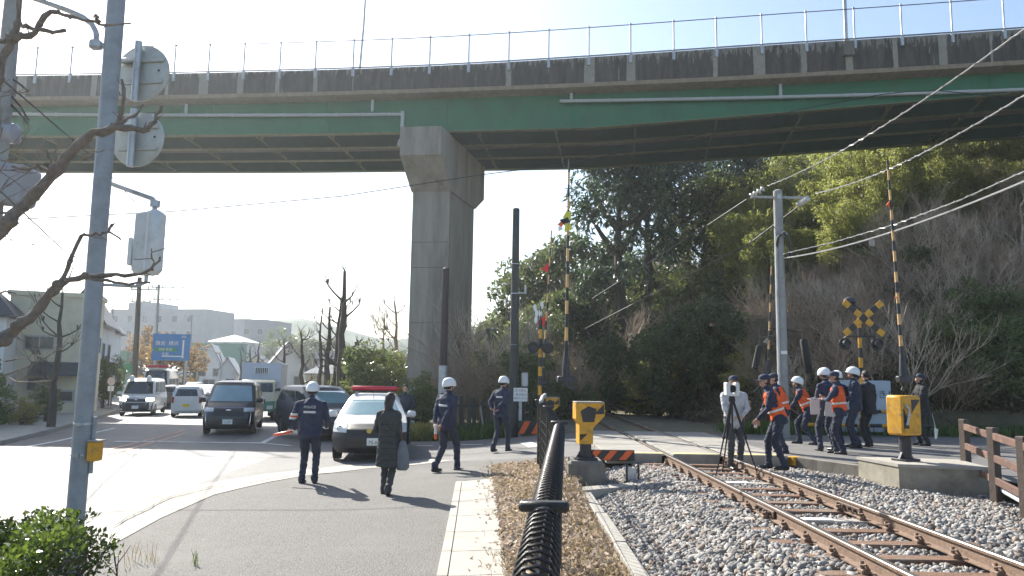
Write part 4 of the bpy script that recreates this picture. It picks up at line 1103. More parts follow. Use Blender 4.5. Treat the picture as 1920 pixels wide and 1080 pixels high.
m_bark = M('bark', (.07, .058, .045), .95, var=.35, scale=6, bump=.8, bscale=25, stretch=(1, 1, .3))
m_barkg = M('bark_grey', (.13, .115, .095), .95, var=.3, scale=6, bump=.5, bscale=25)
m_twig = M('dry_twig', (.29, .215, .155), .9, var=.35, scale=1.5)
m_twig2 = M('dry_twig_pale', (.42, .34, .26), .9, var=.35, scale=1.5)
m_lO = leafmat('withered_leaf', (.1, .08, .045), (.2, .16, .09), (.3, .26, .14), .7, .4)
def trunkmesh(name, h, r0, parent, mat, seed, limbs=5, spread=1.4):
    rd = random.Random(seed); q = MB(); pts = []; x = y = 0
    for i in range(7):
        z = h * i / 6; pts.append((x, y, z)); x += rd.uniform(-.04, .04) * h * .4; y += rd.uniform(-.04, .04) * h * .4
    q.tube([Vector((0, 0, -.6))] + [Vector(p) for p in pts], [r0 * 1.2] + [r0 * (1 - .13 * i) for i in range(7)], 8)
    for k in range(limbs):
        i = rd.randint(2, 5); a = rd.uniform(0, 2 * PI); p = Vector(pts[i]); e = p + Vector((math.cos(a) * spread, math.sin(a) * spread, h * rd.uniform(.15, .35)))
        q.tube([p, p.lerp(e, .5) + Vector((0, 0, -.1)), e], [r0 * .45, r0 * .3, r0 * .12], 5)
    return q.build(name, mat, parent, smooth=True)
def protoE(seed, rx, rz, n, per, size, mat, shape='ball', narrow=.5, droop=.3):
    t = empty('evergreen_tree', (0, -50, 0)); trunkmesh('trunk', rz * 1.25, .16 * rz ** .5, t, m_bark, seed)
    c = crownpts(rx, rx, rz, n, seed, shape, rz * 1.25)
    rd = np.random.default_rng(seed); rad = rd.uniform(.3, .55, n) * rx * .62
    V, F = leafcloud(c, np.stack([rad, rad, rad * .75], 1), per, size, seed, droop, narrow)
    npmesh('crown', V, F, mat, t); return t
PE = [protoE(11, 2.6, 3.0, 60, 130, .26, m_lE), protoE(12, 2.3, 3.6, 60, 130, .24, m_lE), protoE(13, 2.9, 2.6, 60, 130, .26, m_lE)]
PD = [protoE(21, 2.2, 5.0, 90, 110, .26, m_lD, 'cone', .3, .6), protoE(22, 2.6, 4.6, 80, 110, .26, m_lD, 'ball', .4, .5)]
PG = [protoE(31, 1.5, 1.3, 40, 120, .16, m_lG), protoE(32, 1.2, 1.6, 40, 110, .15, m_lG)]
PY = [protoE(41, 1.0, .8, 30, 90, .13, m_lY), ]
PA = [protoE(51, 1.3, 2.2, 40, 60, .22, m_lA)]
def protoB(seed):
    t = empty('bamboo_clump', (0, -50, 0)); rd = random.Random(seed); q = MB(); cs = []; rs = []
    for k in range(9):
        a = rd.uniform(0, 2 * PI); r_ = rd.uniform(0, 1.4); b = Vector((math.cos(a) * r_, math.sin(a) * r_, 0)); h = rd.uniform(6, 9); l = Vector((rd.uniform(-1.6, 1.6), rd.uniform(-1.6, 1.6), 0)); pts = []
        for i in range(8):
            u = i / 7; p = b + l * u * u + Vector((0, 0, h * u - .5 * u ** 3)); pts.append(p)
            if u > .38:
                for _ in range(3): cs.append(p + Vector((rd.uniform(-.6, .6), rd.uniform(-.6, .6), rd.uniform(-.3, .3)))); rs.append((.62, .62, .42))
        q.tube(pts, [.05 - .005 * i for i in range(8)], 5)
    q.build('trunk', M('bamboo_culm', (.12, .16, .05), .5, var=.2), t, smooth=True)
    V, F = leafcloud(cs, rs, 75, .26, seed, .9, .3); npmesh('crown', V, F, m_lB, t); return t
PB = [protoB(61), protoB(62)]
def branch(q, p, d, L, r0, depth, rd, n=4, up=.12, spread=.7, kids=4, seg=4):
    pts = [p]; dd = d.copy()
    for i in range(seg):
        dd = (dd + Vector((rd.uniform(-.22, .22), rd.uniform(-.22, .22), rd.uniform(-.12, .16) + up * .3))).normalized(); pts.append(pts[-1] + dd * L / seg)
    q.tube(pts, [r0 * (1 - .8 * i / seg) + .002 for i in range(seg + 1)], n if r0 > .02 else 3, False)
    if depth > 0:
        for k in range(kids):
            u = rd.uniform(.25, 1); i = min(seg - 1, int(u * seg)); bp = pts[i].lerp(pts[i + 1], u * seg - i)
            nd = (dd + Vector((rd.uniform(-1, 1), rd.uniform(-1, 1), rd.uniform(-.5, .9))) * spread).normalized()
            branch(q, bp, nd, L * rd.uniform(.5, .75), r0 * .5, depth - 1, rd, n, up, spread, kids, seg)
def protoS(seed, stems=16, L=2.2, mat=None, r0=.045, kids=4, depth=3):
    t = empty('bare_shrub', (0, -50, 0)); rd = random.Random(seed); q = MB(); s2 = MB()
    for k in range(stems):
        a = rd.uniform(0, 2 * PI); d = Vector((math.cos(a) * .8, math.sin(a) * .8, rd.uniform(.4, 1.3))).normalized()
        branch(q, Vector((math.cos(a) * .3, math.sin(a) * .3, -.2)), d, L * rd.uniform(.7, 1.2), r0, depth, rd, kids=kids, seg=3)
    q.build('branches', mat or m_twig, t, fix=False)
    if seed in (71, 74, 73):
        c = crownpts(L * .9, L * .9, L * .55, 30, seed, 'ball', L * .6); V, F = leafcloud(c, [.55] * 30, 45, .11, seed, .3, .5); npmesh('leaves', V, F, m_lO, t)
    return t
PS = [protoS(71), protoS(72), protoS(73, 12, 2.6, m_twig2), protoS(74, 20, 1.8, m_twig)]
def bare_tree(seed, h, r0, mat, lab=None, kids=4, depth=4, name='bare_tree'):
    t = empty(name, (0, -50, 0)); rd = random.Random(seed); q = MB(); pts = [Vector((0, 0, -.4))]
    for i in range(7): pts.append(pts[-1] + Vector((rd.uniform(-.12, .12), rd.uniform(-.12, .12), h / 7 * .8)))
    q.tube(pts, [r0 * (1.1 - .11 * i) for i in range(8)], 8); q.build('trunk', mat, t, smooth=True)
    q = MB()
    for k in range(9):
        i = rd.randint(2, 7); a = rd.uniform(0, 2 * PI); branch(q, pts[i], Vector((math.cos(a), math.sin(a), .9)).normalized(), h * .32, r0 * .4, depth - 1, rd, kids=kids, seg=4)
    q.build('branches', mat, t, fix=False); return t
PT = [bare_tree(81, 6, .14, m_twig), bare_tree(82, 6, .13, m_twig2)]
# ------------------------------------------------------------------ planting on the hill: walk sight lines to the slope
CATN = {'E': 'evergreen tree', 'D': 'conifer', 'G': 'shrub', 'Y': 'weed clump', 'B': 'bamboo', 'S': 'shrub', 'T': 'bare tree'}
LAB = {'E': 'dark leafy evergreen tree on the wooded hillside', 'D': 'tall dark conifer on the wooded hillside', 'G': 'glossy green bush low on the hillside', 'Y': 'low sunlit yellow green bush at the foot of the hill', 'B': 'feathery yellow green bamboo clump high on the hillside', 'S': 'grey brown leafless thicket shrub on the hillside', 'T': 'leafless grey tree among the thickets on the hillside'}
GRP = {'E': 'evergreen trees on the hillside', 'D': 'dark conifers on the hillside', 'G': 'green bushes on the hillside', 'Y': 'yellow green bushes at the hill foot', 'B': 'bamboo clumps on the hillside', 'S': 'bare thickets on the hillside', 'T': 'bare trees on the hillside'}
PROT = {'E': PE, 'D': PD, 'G': PG, 'Y': PY, 'B': PB, 'S': PS, 'T': PT}
used = set()
def plant(kind, x, y, z, s, lab=None, grp=None, sz=None, idx=None, cat=None, name=None):
    L = PROT[kind]; p = L[idx if idx is not None else random.randrange(len(L))]
    if id(p) not in used: used.add(id(p)); o = p
    else: o = copy_tree(p)
    o.location = (x, y, z); o.rotation_euler = (random.uniform(-.06, .06), random.uniform(-.06, .06), random.uniform(0, 2 * PI)); s2 = sz or s * random.uniform(.9, 1.15); o.scale = (s, s, s2)
    tag(o, lab or LAB[kind], cat or CATN[kind], grp or GRP[kind])
    if name: o.name = name
    if kind == 'G' and not name: o.name = 'green_bush'
    if kind == 'Y' and not name: o.name = 'yellow_bush'
    if kind == 'D' and not name: o.name = 'conifer'
    return o
def hit(px, py, y0=22.0, y1=110):
    r = ray(px, py); y = y0; prev = None
    while y < y1:
        t = y / r.y; x = r.x * t; z = HC + r.z * t
        if dfoot(x, y) > -.5 and z <= hz(x, y): return (x, y, hz(x, y))
        y += .7
    return None
def zone(px, py):
    """kind for the pixel where the plant's middle should appear"""
    if py < 350 and px > 1560: return ('B', .8)
    if 1400 < px < 1700 and py < 400: return ('B', .8)
    if px > 1400 and py < 330: return ('B', .9)
    if 1090 < px < 1330 and py < 500 and py > 300: return ('D', .85) if random.random() < .6 else (('E', .8) if random.random() < .5 else ('S', 1.4))
    if px < 1090 and py < 560: return ('E', .65) if random.random() < .4 else ('S', 1.3)
    if px < 1200 and py < 680: return ('E', .55) if random.random() < .45 else (('S', 1.0) if random.random() < .5 else ('G', 1.0))
    if 1180 < px < 1400 and 570 < py < 690: return ('E', .45) if random.random() < .3 else (('G', 1.0) if random.random() < .5 else ('S', 1.1))
    if 1180 < px < 1420 and py >= 680: return ('Y', .9) if random.random() < .5 else ('G', .7)
    if px > 1740 and 600 < py: return ('G', .7) if random.random() < .35 else ('S', .8)
    if random.random() < .05: return ('G', .6)
    return ('T', .9) if random.random() < .2 else ('S', 1.15)
rs = random.Random(5); cnt = 0
grid = []
for py in range(250, 765, 25):
    for px in range(860, 2060, 33):
        grid.append((px + rs.uniform(-16, 16), py + rs.uniform(-12, 12)))
lastp = []
for (px, py) in grid:
    h_ = hit(px, py + 14)
    if not h_: continue
    x, y, z = h_
    if any((x - a) ** 2 + (y - b) ** 2 < 1.6 for a, b in lastp): continue
    lastp.append((x, y)); random.seed(int(px * 7 + py)); k, s = zone(px, py)
    if k in 'ED' and y < 27: k, s = 'G', .9
    if k == 'B' and y < by(x) + 2: k, s = 'S', .8
    if k in 'BEDT' and y < by(x) + 1: k, s = 'S', .9
    if y < by(x) + 1 and z > 8: s *= .6
    sc = {'E': .75, 'D': .75, 'B': .75, 'S': .56, 'G': 1.05, 'Y': 1.0, 'T': .75}[k] * s * random.uniform(.8, 1.2) * (1 + max(0, y - 35) * .012)
    plant(k, x, y, z - .3, sc); cnt += 1
print('hill plants', cnt)
def px2(kind, px, pyb, Y, s, lab, grp=None, idx=0, z=None, sz=None, cat=None, name=None):
    p = at(px, pyb, Y); zz = p.z if z is None else z
    return plant(kind, p.x, Y, zz, s, lab, grp, sz, idx, cat, name)
random.seed(77)
for (Y, p0, p1, st, s0) in ((41, 1425, 1960, 52, .62), (45.5, 1400, 1990, 40, .85), (50, 1385, 1990, 38, 1.02), (56, 1370, 1990, 46, 1.2)):
    px = p0
    while px < p1:
        yy = Y + random.uniform(-1.2, 1.2); X = at(px, 400, yy).x
        plant('B', X, yy, hz(X, yy) - .4, s0 * random.uniform(.85, 1.15)); px += st * random.uniform(.7, 1.3)
# individual trees that make the silhouette
random.seed(3)
for (px, py, Y, k, s, lab) in ((1165, 470, 52, 'D', 1.7, 'tallest dark conifer crown at the left shoulder of the hill'), (1225, 450, 56, 'D', 1.5, 'dark conifer right of the tallest crown, under the overpass'), (1290, 430, 60, 'D', 1.5, 'broad dark conifer below the overpass shadow'), (1105, 560, 48, 'D', .85, 'slim pale topped conifer standing in front of the taller dark crowns'), (1400, 440, 53, 'D', 1.25, 'dark conifer at the left end of the bamboo'), (1460, 440, 60, 'D', 1.5, 'dark conifer showing behind the bamboo near the crossarm'), (1345, 420, 55, 'E', 1.5, 'rounded dark evergreen under the overpass near the bamboo'),
        (1010, 560, 58, 'E', 1.35, 'evergreen at the hill edge behind the raised barrier arms'), (1040, 500, 62, 'S', 2.0, 'bare grey crown on the skyline left of the tall conifers'), (965, 580, 62, 'S', 1.8, 'bare grey crown at the far left skyline of the hill'), (935, 640, 58, 'E', .95, 'small evergreen at the far left foot of the hill'), (1085, 500, 56, 'E', 1.4, 'evergreen crown filling the skyline beside the near raised arm'), (1060, 600, 50, 'G', 2.2, 'pale leafy crown below the skyline behind the near raised arm'), (985, 640, 54, 'G', 2.2, 'pale leafy crown right of the tall dark pole'), (1140, 690, 34, 'E', .55, 'dark glossy evergreen bush beside the track beyond the crossing'),
        (1260, 660, 31, 'E', .62, 'pale edged evergreen bush above the yellow weeds'), (1330, 640, 30, 'E', .6, 'wide evergreen bush behind the tripod man'), (1235, 745, 33, 'Y', 1.6, 'bright yellow green bush beside the track'), (1800, 680, 25, 'G', .9, 'glossy bush behind the man standing apart at the right'), (1900, 640, 26, 'G', .8, 'glossy bush at the right edge above the brown fence')):
    x = at(px, py, Y).x; plant(k, x, Y, min(hz(x, Y), at(px, py, Y).z) - .3, s, lab, None, idx=0 if k != 'S' else 0)
    
# undergrowth carpet so the slope never shows bare
r = np.random.default_rng(9); cs = []; rs_ = []
for py in range(300, 790, 9):
    for px in range(870, 2000, 16):
        h_ = hit(px + r.uniform(-8, 8), py + r.uniform(-5, 5), 22, 90)
        if h_: cs.append((h_[0], h_[1], h_[2] + .15)); rs_.append((.55, .55, .35))
cs = np.array(cs); rs_ = np.array(rs_) * (1 + np.maximum(0, cs[:, 1:2] - 30) * .03)
V, F = leafcloud(cs, rs_, 34, .2, 4, .1, .4)
m_under = leafmat('undergrowth_leaf', (.06, .05, .028), (.13, .11, .06), (.2, .19, .09), .7, .25)
tag(npmesh('undergrowth', V, F, m_under), 'brown and green undergrowth covering the hillside', 'undergrowth', kind='stuff')
print('under', len(F))
# ------------------------------------------------------------------ grass and weeds along the road
def blades(pts, hgt, wd, seed, n, lean=.5, sd=.22):
    r = np.random.default_rng(seed); P = np.asarray(pts, float); i = r.integers(0, len(P), n); p = P[i] + np.concatenate([r.normal(0, sd, (n, 2)), np.zeros((n, 1))], 1)
    a = r.uniform(0, 2 * PI, n); h = hgt * r.uniform(.4, 1.2, n); l = lean * h * r.uniform(.1, 1, n)
    dx, dy = np.cos(a), np.sin(a); sx, sy = -dy * wd, dx * wd
    z = np.zeros(n)
    v = np.stack([p + np.stack([sx, sy, z], 1), p - np.stack([sx, sy, z], 1), p + np.stack([dx * l * .4 - sx * .7, dy * l * .4 - sy * .7, h * .6], 1), p + np.stack([dx * l, dy * l, h], 1)], 1).reshape(-1, 3)
    return v, np.arange(n * 4).reshape(n, 4)
def strip(P, wdt, k, seed):
    r = random.Random(seed); out = []
    for _ in range(k):
        i = r.randrange(len(P) - 1); u = r.random(); x = P[i][0] + (P[i + 1][0] - P[i][0]) * u; y = P[i][1] + (P[i + 1][1] - P[i][1]) * u + r.random() * wdt
        out.append((x, y, gz(x, y)))
    return out
V, F = blades(strip([(-5.0, 24.8), (-2, 23.0), (.6, 22.5)], 2.6, 400, 1), .38, .014, 2, 11000)
tag(npmesh('verge_grass', V, F, leafmat('grass_green', (.04, .08, .015), (.08, .13, .03), (.2, .2, .07), .6, .35)), 'green grass on the verge behind the officers', 'grass', kind='stuff')
V, F = blades(strip([(6.6, 21.7), (10, 21.9), (20, 22.1)], 1.6, 400, 4), .3, .016, 5, 9000)
tag(npmesh('verge_grass', V, F, _m['grass_green']), 'shaded grass along the far side of the crossing road at the right', 'grass', kind='stuff')
V, F = blades(strip([(-5.6, 25.6), (-4.4, 24.0), (-2.6, 23.4)], 1.3, 200, 7), .45, .02, 8, 5000, .8)
tag(npmesh('dry_weeds', V, F, m_lY), 'sunlit yellow weeds on the verge right of the patrol car', 'weeds', kind='stuff')
V, F = blades([(x, y, groundz(x, y) + .0) for x, y in [(random.uniform(5.9, 7.1), random.uniform(6, 11.8)) for _ in range(160)] if x > 6.3 - .1 * (11 - y)], .16, .006, 18, 6000, 1.0)
tag(npmesh('dry_grass', V, F, leafmat('dry_grass', (.12, .1, .05), (.25, .2, .11), (.36, .3, .18), .8, .3)), 'short dry grass below the brown fence', 'grass', kind='stuff')
# shrubs around the pier foot and plank fence
random.seed(12)
px2('S', 872, 760, 30, .85, 'dark round thicket against the foot of the pier', 'shrubs by the pier', 0, z=-.1)
for i, (px, Y, s, k, lab) in enumerate(((905, 27, .8, 'S', 'bare twiggy shrub right of the pier behind the planks'), (935, 30, 1.1, 'S', 'taller bare thicket left of the tall dark pole'), (985, 28, .9, 'G', 'green shrub right of the tall dark pole'), (1025, 31, 1.0, 'S', 'bare thicket between the raised barrier arms'), (1065, 30, .7, 'G', 'green bush just left of the track beyond the crossing'), (900, 34, .9, 'G', 'leafy bush right of the pier base'), (945, 37, 1.3, 'S', 'pale bare thicket further back beside the pier'), (1000, 38, 1.0, 'G', 'leafy bush further back between the two poles'), (1050, 40, 1.3, 'S', 'bare thicket further back near the track'), (790, 25.6, .55, 'G', 'small leafy bush at the left foot of the pier'), (783, 30.5, .8, 'Y', 'sunlit yellow bush right beside the patrol car'), (800, 31, .9, 'Y', 'sunlit pale yellow bush between the patrol car and the pier'), (822, 30.8, .7, 'Y', 'pale yellow bush left of the brown topped pole'), (1015, 44, .75, 'E', 'evergreen tree behind the crossing signal lamps'), (925, 46, 1.2, 'S', 'pale leafless tree top beside the pier'), (1060, 48, 1.0, 'E', 'evergreen tree behind the near barrier cabinet'), (975, 52, .6, 'E', 'evergreen tree just right of the tall dark pole'))):
    p = at(px, 760, Y); plant(k, p.x, Y, 0.1, s, lab, 'shrubs and trees beyond the plank fence', idx=i % len(PROT[k]))
t = empty('young_palm', (at(915, 700, 42).x, 42, 0), label='small palm like tree beside the right edge of the pier', cat='palm')
zt = at(912, 622, 42).z
q = MB(); q.tube([(0, 0, 0), (.1, 0, zt * .5), (0, 0, zt)], [.13, .1, .08], 8); q.build('trunk', m_bark, t, smooth=True)
q = MB(); rd = random.Random(4)
for k in range(20):
    a = rd.uniform(0, 2 * PI); e = rd.uniform(-.3, 1); L = 1.0
    pts = [Vector((math.cos(a) * L * u, math.sin(a) * L * u, zt + e * u - 1.0 * u * u)) for u in np.linspace(0, 1, 6)]; s_ = Vector((-math.sin(a), math.cos(a), 0))
    q.sheet([[p + s_ * .12 * math.sin(PI * (.1 + .85 * i / 5)) for i, p in enumerate(pts)], [p + Vector((0, 0, .03)) for p in pts], [p - s_ * .12 * math.sin(PI * (.1 + .85 * i / 5)) for i, p in enumerate(pts)]])
q.build('crown', m_lE, t, fix=False)
# leaf litter along the mesh fence
r = np.random.default_rng(33); n = 13000
y = 2.0 + 13.3 * r.uniform(0, 1, n) ** .9; xl = .28 - .043 * y; x = xl + (1.12 - xl) * r.uniform(0, 1, n)
sp = (r.uniform(0, 1, n) < .07); x = np.where(sp, x - r.uniform(0, .35, n), x)
ed = np.clip((x - xl) / .3, 0, 1); z = np.array([gz(a, b) for a, b in zip(x, y)]) + .015 + r.uniform(0, .05, n) * ed + .035 * (1 - ed) * .9
q4 = r.normal(size=(n, 3)); q4[:, 2] += 1.2; q4 /= np.linalg.norm(q4, axis=1, keepdims=True); a1 = np.cross(q4, r.normal(size=(n, 3))); a1 /= np.linalg.norm(a1, axis=1, keepdims=True); a2 = np.cross(q4, a1)
s = r.uniform(.02, .05, (n, 1)); P = np.stack([x, y, z], 1)
V = np.stack([P - a1 * s, P + a2 * s * .55 + q4 * s * .3, P + a1 * s, P - a2 * s * .55 + q4 * s * .3], 1).reshape(-1, 3)
m_litter = leafmat('fallen_leaf', (.26, .19, .14), (.42, .34, .26), (.6, .53, .42), .7, .25)
Vg, Fg = blades([(a, b, gz(a, b) + .02) for a, b in zip(x[::40], y[::40])], .09, .003, 44, 5000, 1.0, .1)
tag(npmesh('dry_grass', Vg, Fg, leafmat('dry_grass', (.2, .17, .09), (.36, .31, .19), (.5, .44, .3), .8, .3)), 'sparse dry grass among the fallen leaves by the mesh fence', 'grass', kind='stuff')
tag(npmesh('leaf_litter', V, np.arange(n * 4).reshape(n, 4), m_litter), 'brown fallen leaves lying along the foot of the mesh fence', 'fallen leaves', kind='stuff')
mb = MB(); xs = np.linspace(-.35, 1.12, 9); mb.sheet([[(max(.27 - .043 * yy, xx), yy, gz(xx, yy) + .02 + .02 * mn.noise(Vector((xx * 5, yy * 5, 0)))) for xx in xs] for yy in np.arange(1, 15.4, .25)])
tag(mb.build('verge_soil', M('verge_soil', (.26, .22, .17), .95, var=.5, scale=14, bump=1, bscale=40), smooth='all'), kind='structure')
# ------------------------------------------------------------------ vehicles
m_glass = M('car_glass', (.02, .03, .035), .06, var=.1, spec=.8, coat=.3)
m_glassb = M('windscreen', (.17, .28, .3), .08, var=.15, scale=1.2, spec=.8, coat=.3)
m_tyre = M('tyre', (.015, .015, .016), .85, var=.2)
m_rim = M('rim', (.35, .36, .37), .35, metal=.7, var=.1)
m_lens = M('lamp_lens', (.55, .57, .56), .15, var=.1, coat=.5)
m_plate = M('number_plate_white', (.72, .73, .7), .5, var=.03)
m_plateY = M('number_plate_yellow', (.7, .5, .05), .5, var=.03)
m_plateI = M('plate_ink', (.02, .06, .03), .6)
m_trim = M('black_trim', (.018, .018, .02), .5, var=.2)
m_chrome = M('chrome', (.6, .6, .6), .15, metal=1)
m_tail = M('tail_lamp_red', (.35, .01, .01), .2, coat=.5)
m_hl_on = M('headlamp_lit', (.9, .9, .85), .2, emit=(1, .86, .6), es=9)
class Car:
    """stacked rounded outlines: lev = [(z, y_front, y_rear, half_width, corner)]; front faces local -Y"""
    def __init__(s, name, loc, rz, lev, lab, cat, paint, two=None, group=None):
        s.t = empty(name, loc, rz, lab, cat, group); s.lev = lev; s.N = 11
        q = MB(); rings = []; ts = []
        sub = 4
        for i in range(len(lev) - 1):
            for k in range(sub): ts.append(i + k / sub)
        ts.append(len(lev) - 1)
        for t_ in ts: rings.append(s.ring(t_))
        n = len(rings[0])
        for i in range(len(rings) - 1):
            mi = 1 if (two and ts[i] < two) else 0
            for k in range(n):
                k2 = (k + 1) % n
                q.add([rings[i][k], rings[i][k2], rings[i + 1][k2], rings[i + 1][k]], [(0, 1, 2, 3)], mi)
        q.add(rings[-1], [tuple(range(n))], 0); q.add(rings[0], [tuple(range(n))[::-1]], 1 if two else 0)
        ob = q.build('body', [paint, m_trim] if two else [paint], s.t, fix=False)
        bm = bmesh.new(); bm.from_mesh(ob.data); bmesh.ops.remove_doubles(bm, verts=bm.verts, dist=.0005); bmesh.ops.recalc_face_normals(bm, faces=bm.faces); bm.to_mesh(ob.data); bm.free()
        ob.data.polygons.foreach_set('use_smooth', [True] * len(ob.data.polygons)); ob.data.set_sharp_from_angle(angle=R(28))
        s.body = ob
    def P(s, t_):
        i = min(int(t_), len(s.lev) - 2); f = t_ - i
        a, b = s.lev[i], s.lev[i + 1]
        return [a[k] + (b[k] - a[k]) * f for k in range(5)]
    def front(s, a, t_, off=0):
        z, yf, yr, w_, c = s.P(t_); return Vector((a * (w_), yf + c * abs(a) ** 4 - off, z))
    def rear(s, a, t_, off=0):
        z, yf, yr, w_, c = s.P(t_); return Vector((a * w_, yr - c * .7 * abs(a) ** 4 + off, z))
    def side(s, sg, u, t_, off=0):
        z, yf, yr, w_, c = s.P(t_); y0 = yf + c; y1 = yr - c * .7
        return Vector((sg * (w_ + off + .012 * math.sin(PI * u)), y0 + (y1 - y0) * u, z))
    def ring(s, t_):
        As = [-1, -.97, -.9, -.78, -.6, -.3, 0, .3, .6, .78, .9, .97, 1]
        r_ = [s.front(a, t_) for a in As]; r_ += [s.side(1, u, t_) for u in (.15, .35, .5, .65, .85)]
        r_ += [s.rear(-a, t_) for a in As]; r_ += [s.side(-1, 1 - u, t_) for u in (.15, .35, .5, .65, .85)]
        return r_
    def patch(s, fn, a0, a1, t0, t1, mat, name, off=.006, n=8, m=5, parent=None, taper=0, th=None):
        q = MB(); rows = []
        for j in range(m + 1):
            t_ = t0 + (t1 - t0) * j / m; k = taper * j / m; row = []
            for i in range(n + 1):
                a = a0 + (a1 - a0) * i / n
                a = (a0 + a1) / 2 + (a - (a0 + a1) / 2) * (1 - k); row.append(fn(a, t_, off))
            rows.append(row)
        q.sheet(rows)
        back = [[fn(((a0 + a1) / 2 + (a0 + (a1 - a0) * i / n - (a0 + a1) / 2) * (1 - taper * j / m)), t0 + (t1 - t0) * j / m, off - .012) for i in range(n + 1)] for j in range(m + 1)]
        edge = [rows[0], back[0]]; q.sheet(edge); q.sheet([rows[-1], back[-1]]); q.sheet([[r_[0] for r_ in rows], [r_[0] for r_ in back]]); q.sheet([[r_[-1] for r_ in rows], [r_[-1] for r_ in back]])
        o = q.build(name, mat, parent or s.t, fix=False); 
        bm = bmesh.new(); bm.from_mesh(o.data); bmesh.ops.remove_doubles(bm, verts=bm.verts, dist=.0003); bmesh.ops.recalc_face_normals(bm, faces=bm.faces); bm.to_mesh(o.data); bm.free()
        o.data.polygons.foreach_set('use_smooth', [True] * len(o.data.polygons)); o.data.set_sharp_from_angle(angle=R(30)); return o
    def wheels(s, ys, r_=.31, wd=.19, hw=None):
        for y in ys:
            for sg in (-1, 1):
                hw_ = hw or s.P(1.5)[3]
                x = sg * (hw_ - wd / 2 + .01); rot = Matrix.Rotation(PI / 2, 3, 'Y')
                q = MB(); q.lathe([(r_ * .62, -wd / 2), (r_ * .95, -wd / 2), (r_, -wd / 2 + .03), (r_, wd / 2 - .03), (r_ * .95, wd / 2), (r_ * .62, wd / 2)], (x, y, r_), 22, rot)
                o = q.build('wheel', m_tyre, s.t, smooth=True)
                q = MB(); q.lathe([(.04, 0), (r_ * .3, .0), (r_ * .6, -.015), (r_ * .64, .0)], (x + sg * wd / 2, y, r_), 18, Matrix.Rotation(sg * PI / 2, 3, 'Y')); q.build('rim', m_rim, o, smooth=True)
                q = MB(); q.lathe([(r_ * 1.17, -.01), (r_ * 1.17, .012)], (sg * (hw_ - .02), y, r_ + .02), 24, rot); q.build('wheel_arch', m_trim, s.t)
    def mirror(s, t_, u, mat, dx=.14, z=None):
        for sg in (-1, 1):
            c = s.side(sg, u, t_); q = MB(); q.box(c + Vector((sg * dx, -.03, .05)), (.22, .12, .16), bev=.045); q.box(c + Vector((sg * .03, -.01, -.0)), (.1, .05, .05), bev=.01)
            q.build('side_mirror', mat, s.t, smooth=True)
    def plate(s, y, z, mat, txt=None, wd=.33, sg=-1, tx=0):
        q = MB(); q.box((tx, y, z), (wd, .012, .165), bev=.004); o = q.build('number_plate', mat, s.t)
        if txt:
            r_ = (1, 0, 0) if sg < 0 else (-1, 0, 0)
            text_mesh('plate_digits', txt, .115, m_plateI, o, face_m((tx, y + sg * .008, z - .02), r_, (0, 0, 1)))
        return o
def paint(name, col, coat=.6, rough=.3): return M(name, col, rough, var=.04, scale=2, coat=coat)
p_black = paint('car_paint_black', (.012, .014, .016)); p_white = paint('car_paint_white', (.62, .62, .61)); p_navy = paint('car_paint_navy', (.012, .018, .035), .2, .4); p_dteal = paint('car_paint_dark_teal', (.005, .012, .015), .3, .35); p_silver = paint('car_paint_silver', (.35, .38, .4))
def ypos(px, py, off=0): return GG(px, py, off)
def heading(dx): return dx
# --- patrol car, nose toward the camera
pc = GG(690, 868); 
L0 = [(.2, .18, 4.25, .74, .25), (.34, .03, 4.38, .83, .38), (.55, 0, 4.42, .85, .42), (.74, .06, 4.42, .85, .45), (.86, .28, 4.4, .84, .42), (.99, 1.12, 4.3, .81, .25), (1.36, 1.82, 3.6, .63, .22), (1.475, 2.1, 3.25, .54, .2), (1.50, 2.4, 3.0, .4, .2)]
c = Car('patrol_car', (pc.x - .0, pc.y, pc.z), R(8), L0, 'black and white patrol car with a red light bar on its roof', 'police car', p_white, two=3.8)
c.patch(c.front, -.86, .86, 5.08, 5.98, m_glassb, 'windscreen', taper=.04, n=14)
for sg in (-1, 1):
    c.patch(lambda a, t_, o, sg=sg: c.side(sg, a, t_, o), .06, .45, 5.1, 5.92, m_glass, 'side_window', taper=.12)
    c.patch(lambda a, t_, o, sg=sg: c.side(sg, a, t_, o), .5, .88, 5.1, 5.92, m_glass, 'side_window', taper=.15)
    h = c.patch(c.front, sg * .6, sg * .99, 2.6, 3.95, m_lens, 'headlight', off=.012, n=8)
    q = MB(); z_ = c.front(sg * .8, 3.1, .02); q.ell(z_, (.07, .03, .06)); q.build('reflector', m_chrome, h, smooth=True)
    c.patch(c.front, sg * .62, sg * .9, .9, 1.5, m_trim, 'fog_lamp_recess', off=.006)
c.patch(c.front, -.5, .5, 2.45, 3.3, m_trim, 'grille', off=.012)
q = MB(); f_ = c.front(0, 2.85, .03); q.lathe([(.055, 0), (.06, .012), (.03, .02)], f_, 18, Matrix.Rotation(PI / 2, 3, 'X')); q.build('round_badge', M('badge_gold', (.5, .38, .12), .3, metal=.8), c.t, smooth=True)
c.patch(c.front, -.6, .6, .5, 1.3, m_trim, 'lower_grille', off=.01)
c.plate(-.035, .47, m_plate, '75-04', tx=.12)
c.wheels((.85, 3.4), .31); c.mirror(4.9, .07, p_white)
q = MB(); zr = 1.5; q.box((0, 2.4, zr + .13), (1.22, .26, .12), bev=.05); lb = q.build('light_bar', M('light_bar_red', (.55, .012, .03), .18, var=.08, coat=.6), c.t, smooth=True)
q = MB(); q.box((0, 2.4, zr + .06), (1.1, .2, .03)); q.build('light_bar_base', m_trim, c.t)
for sg in (-1, 1): q = MB(); q.box((sg * .45, 2.4, zr + .0), (.06, .14, .1)); q.build('light_bar_foot', m_steel, c.t)
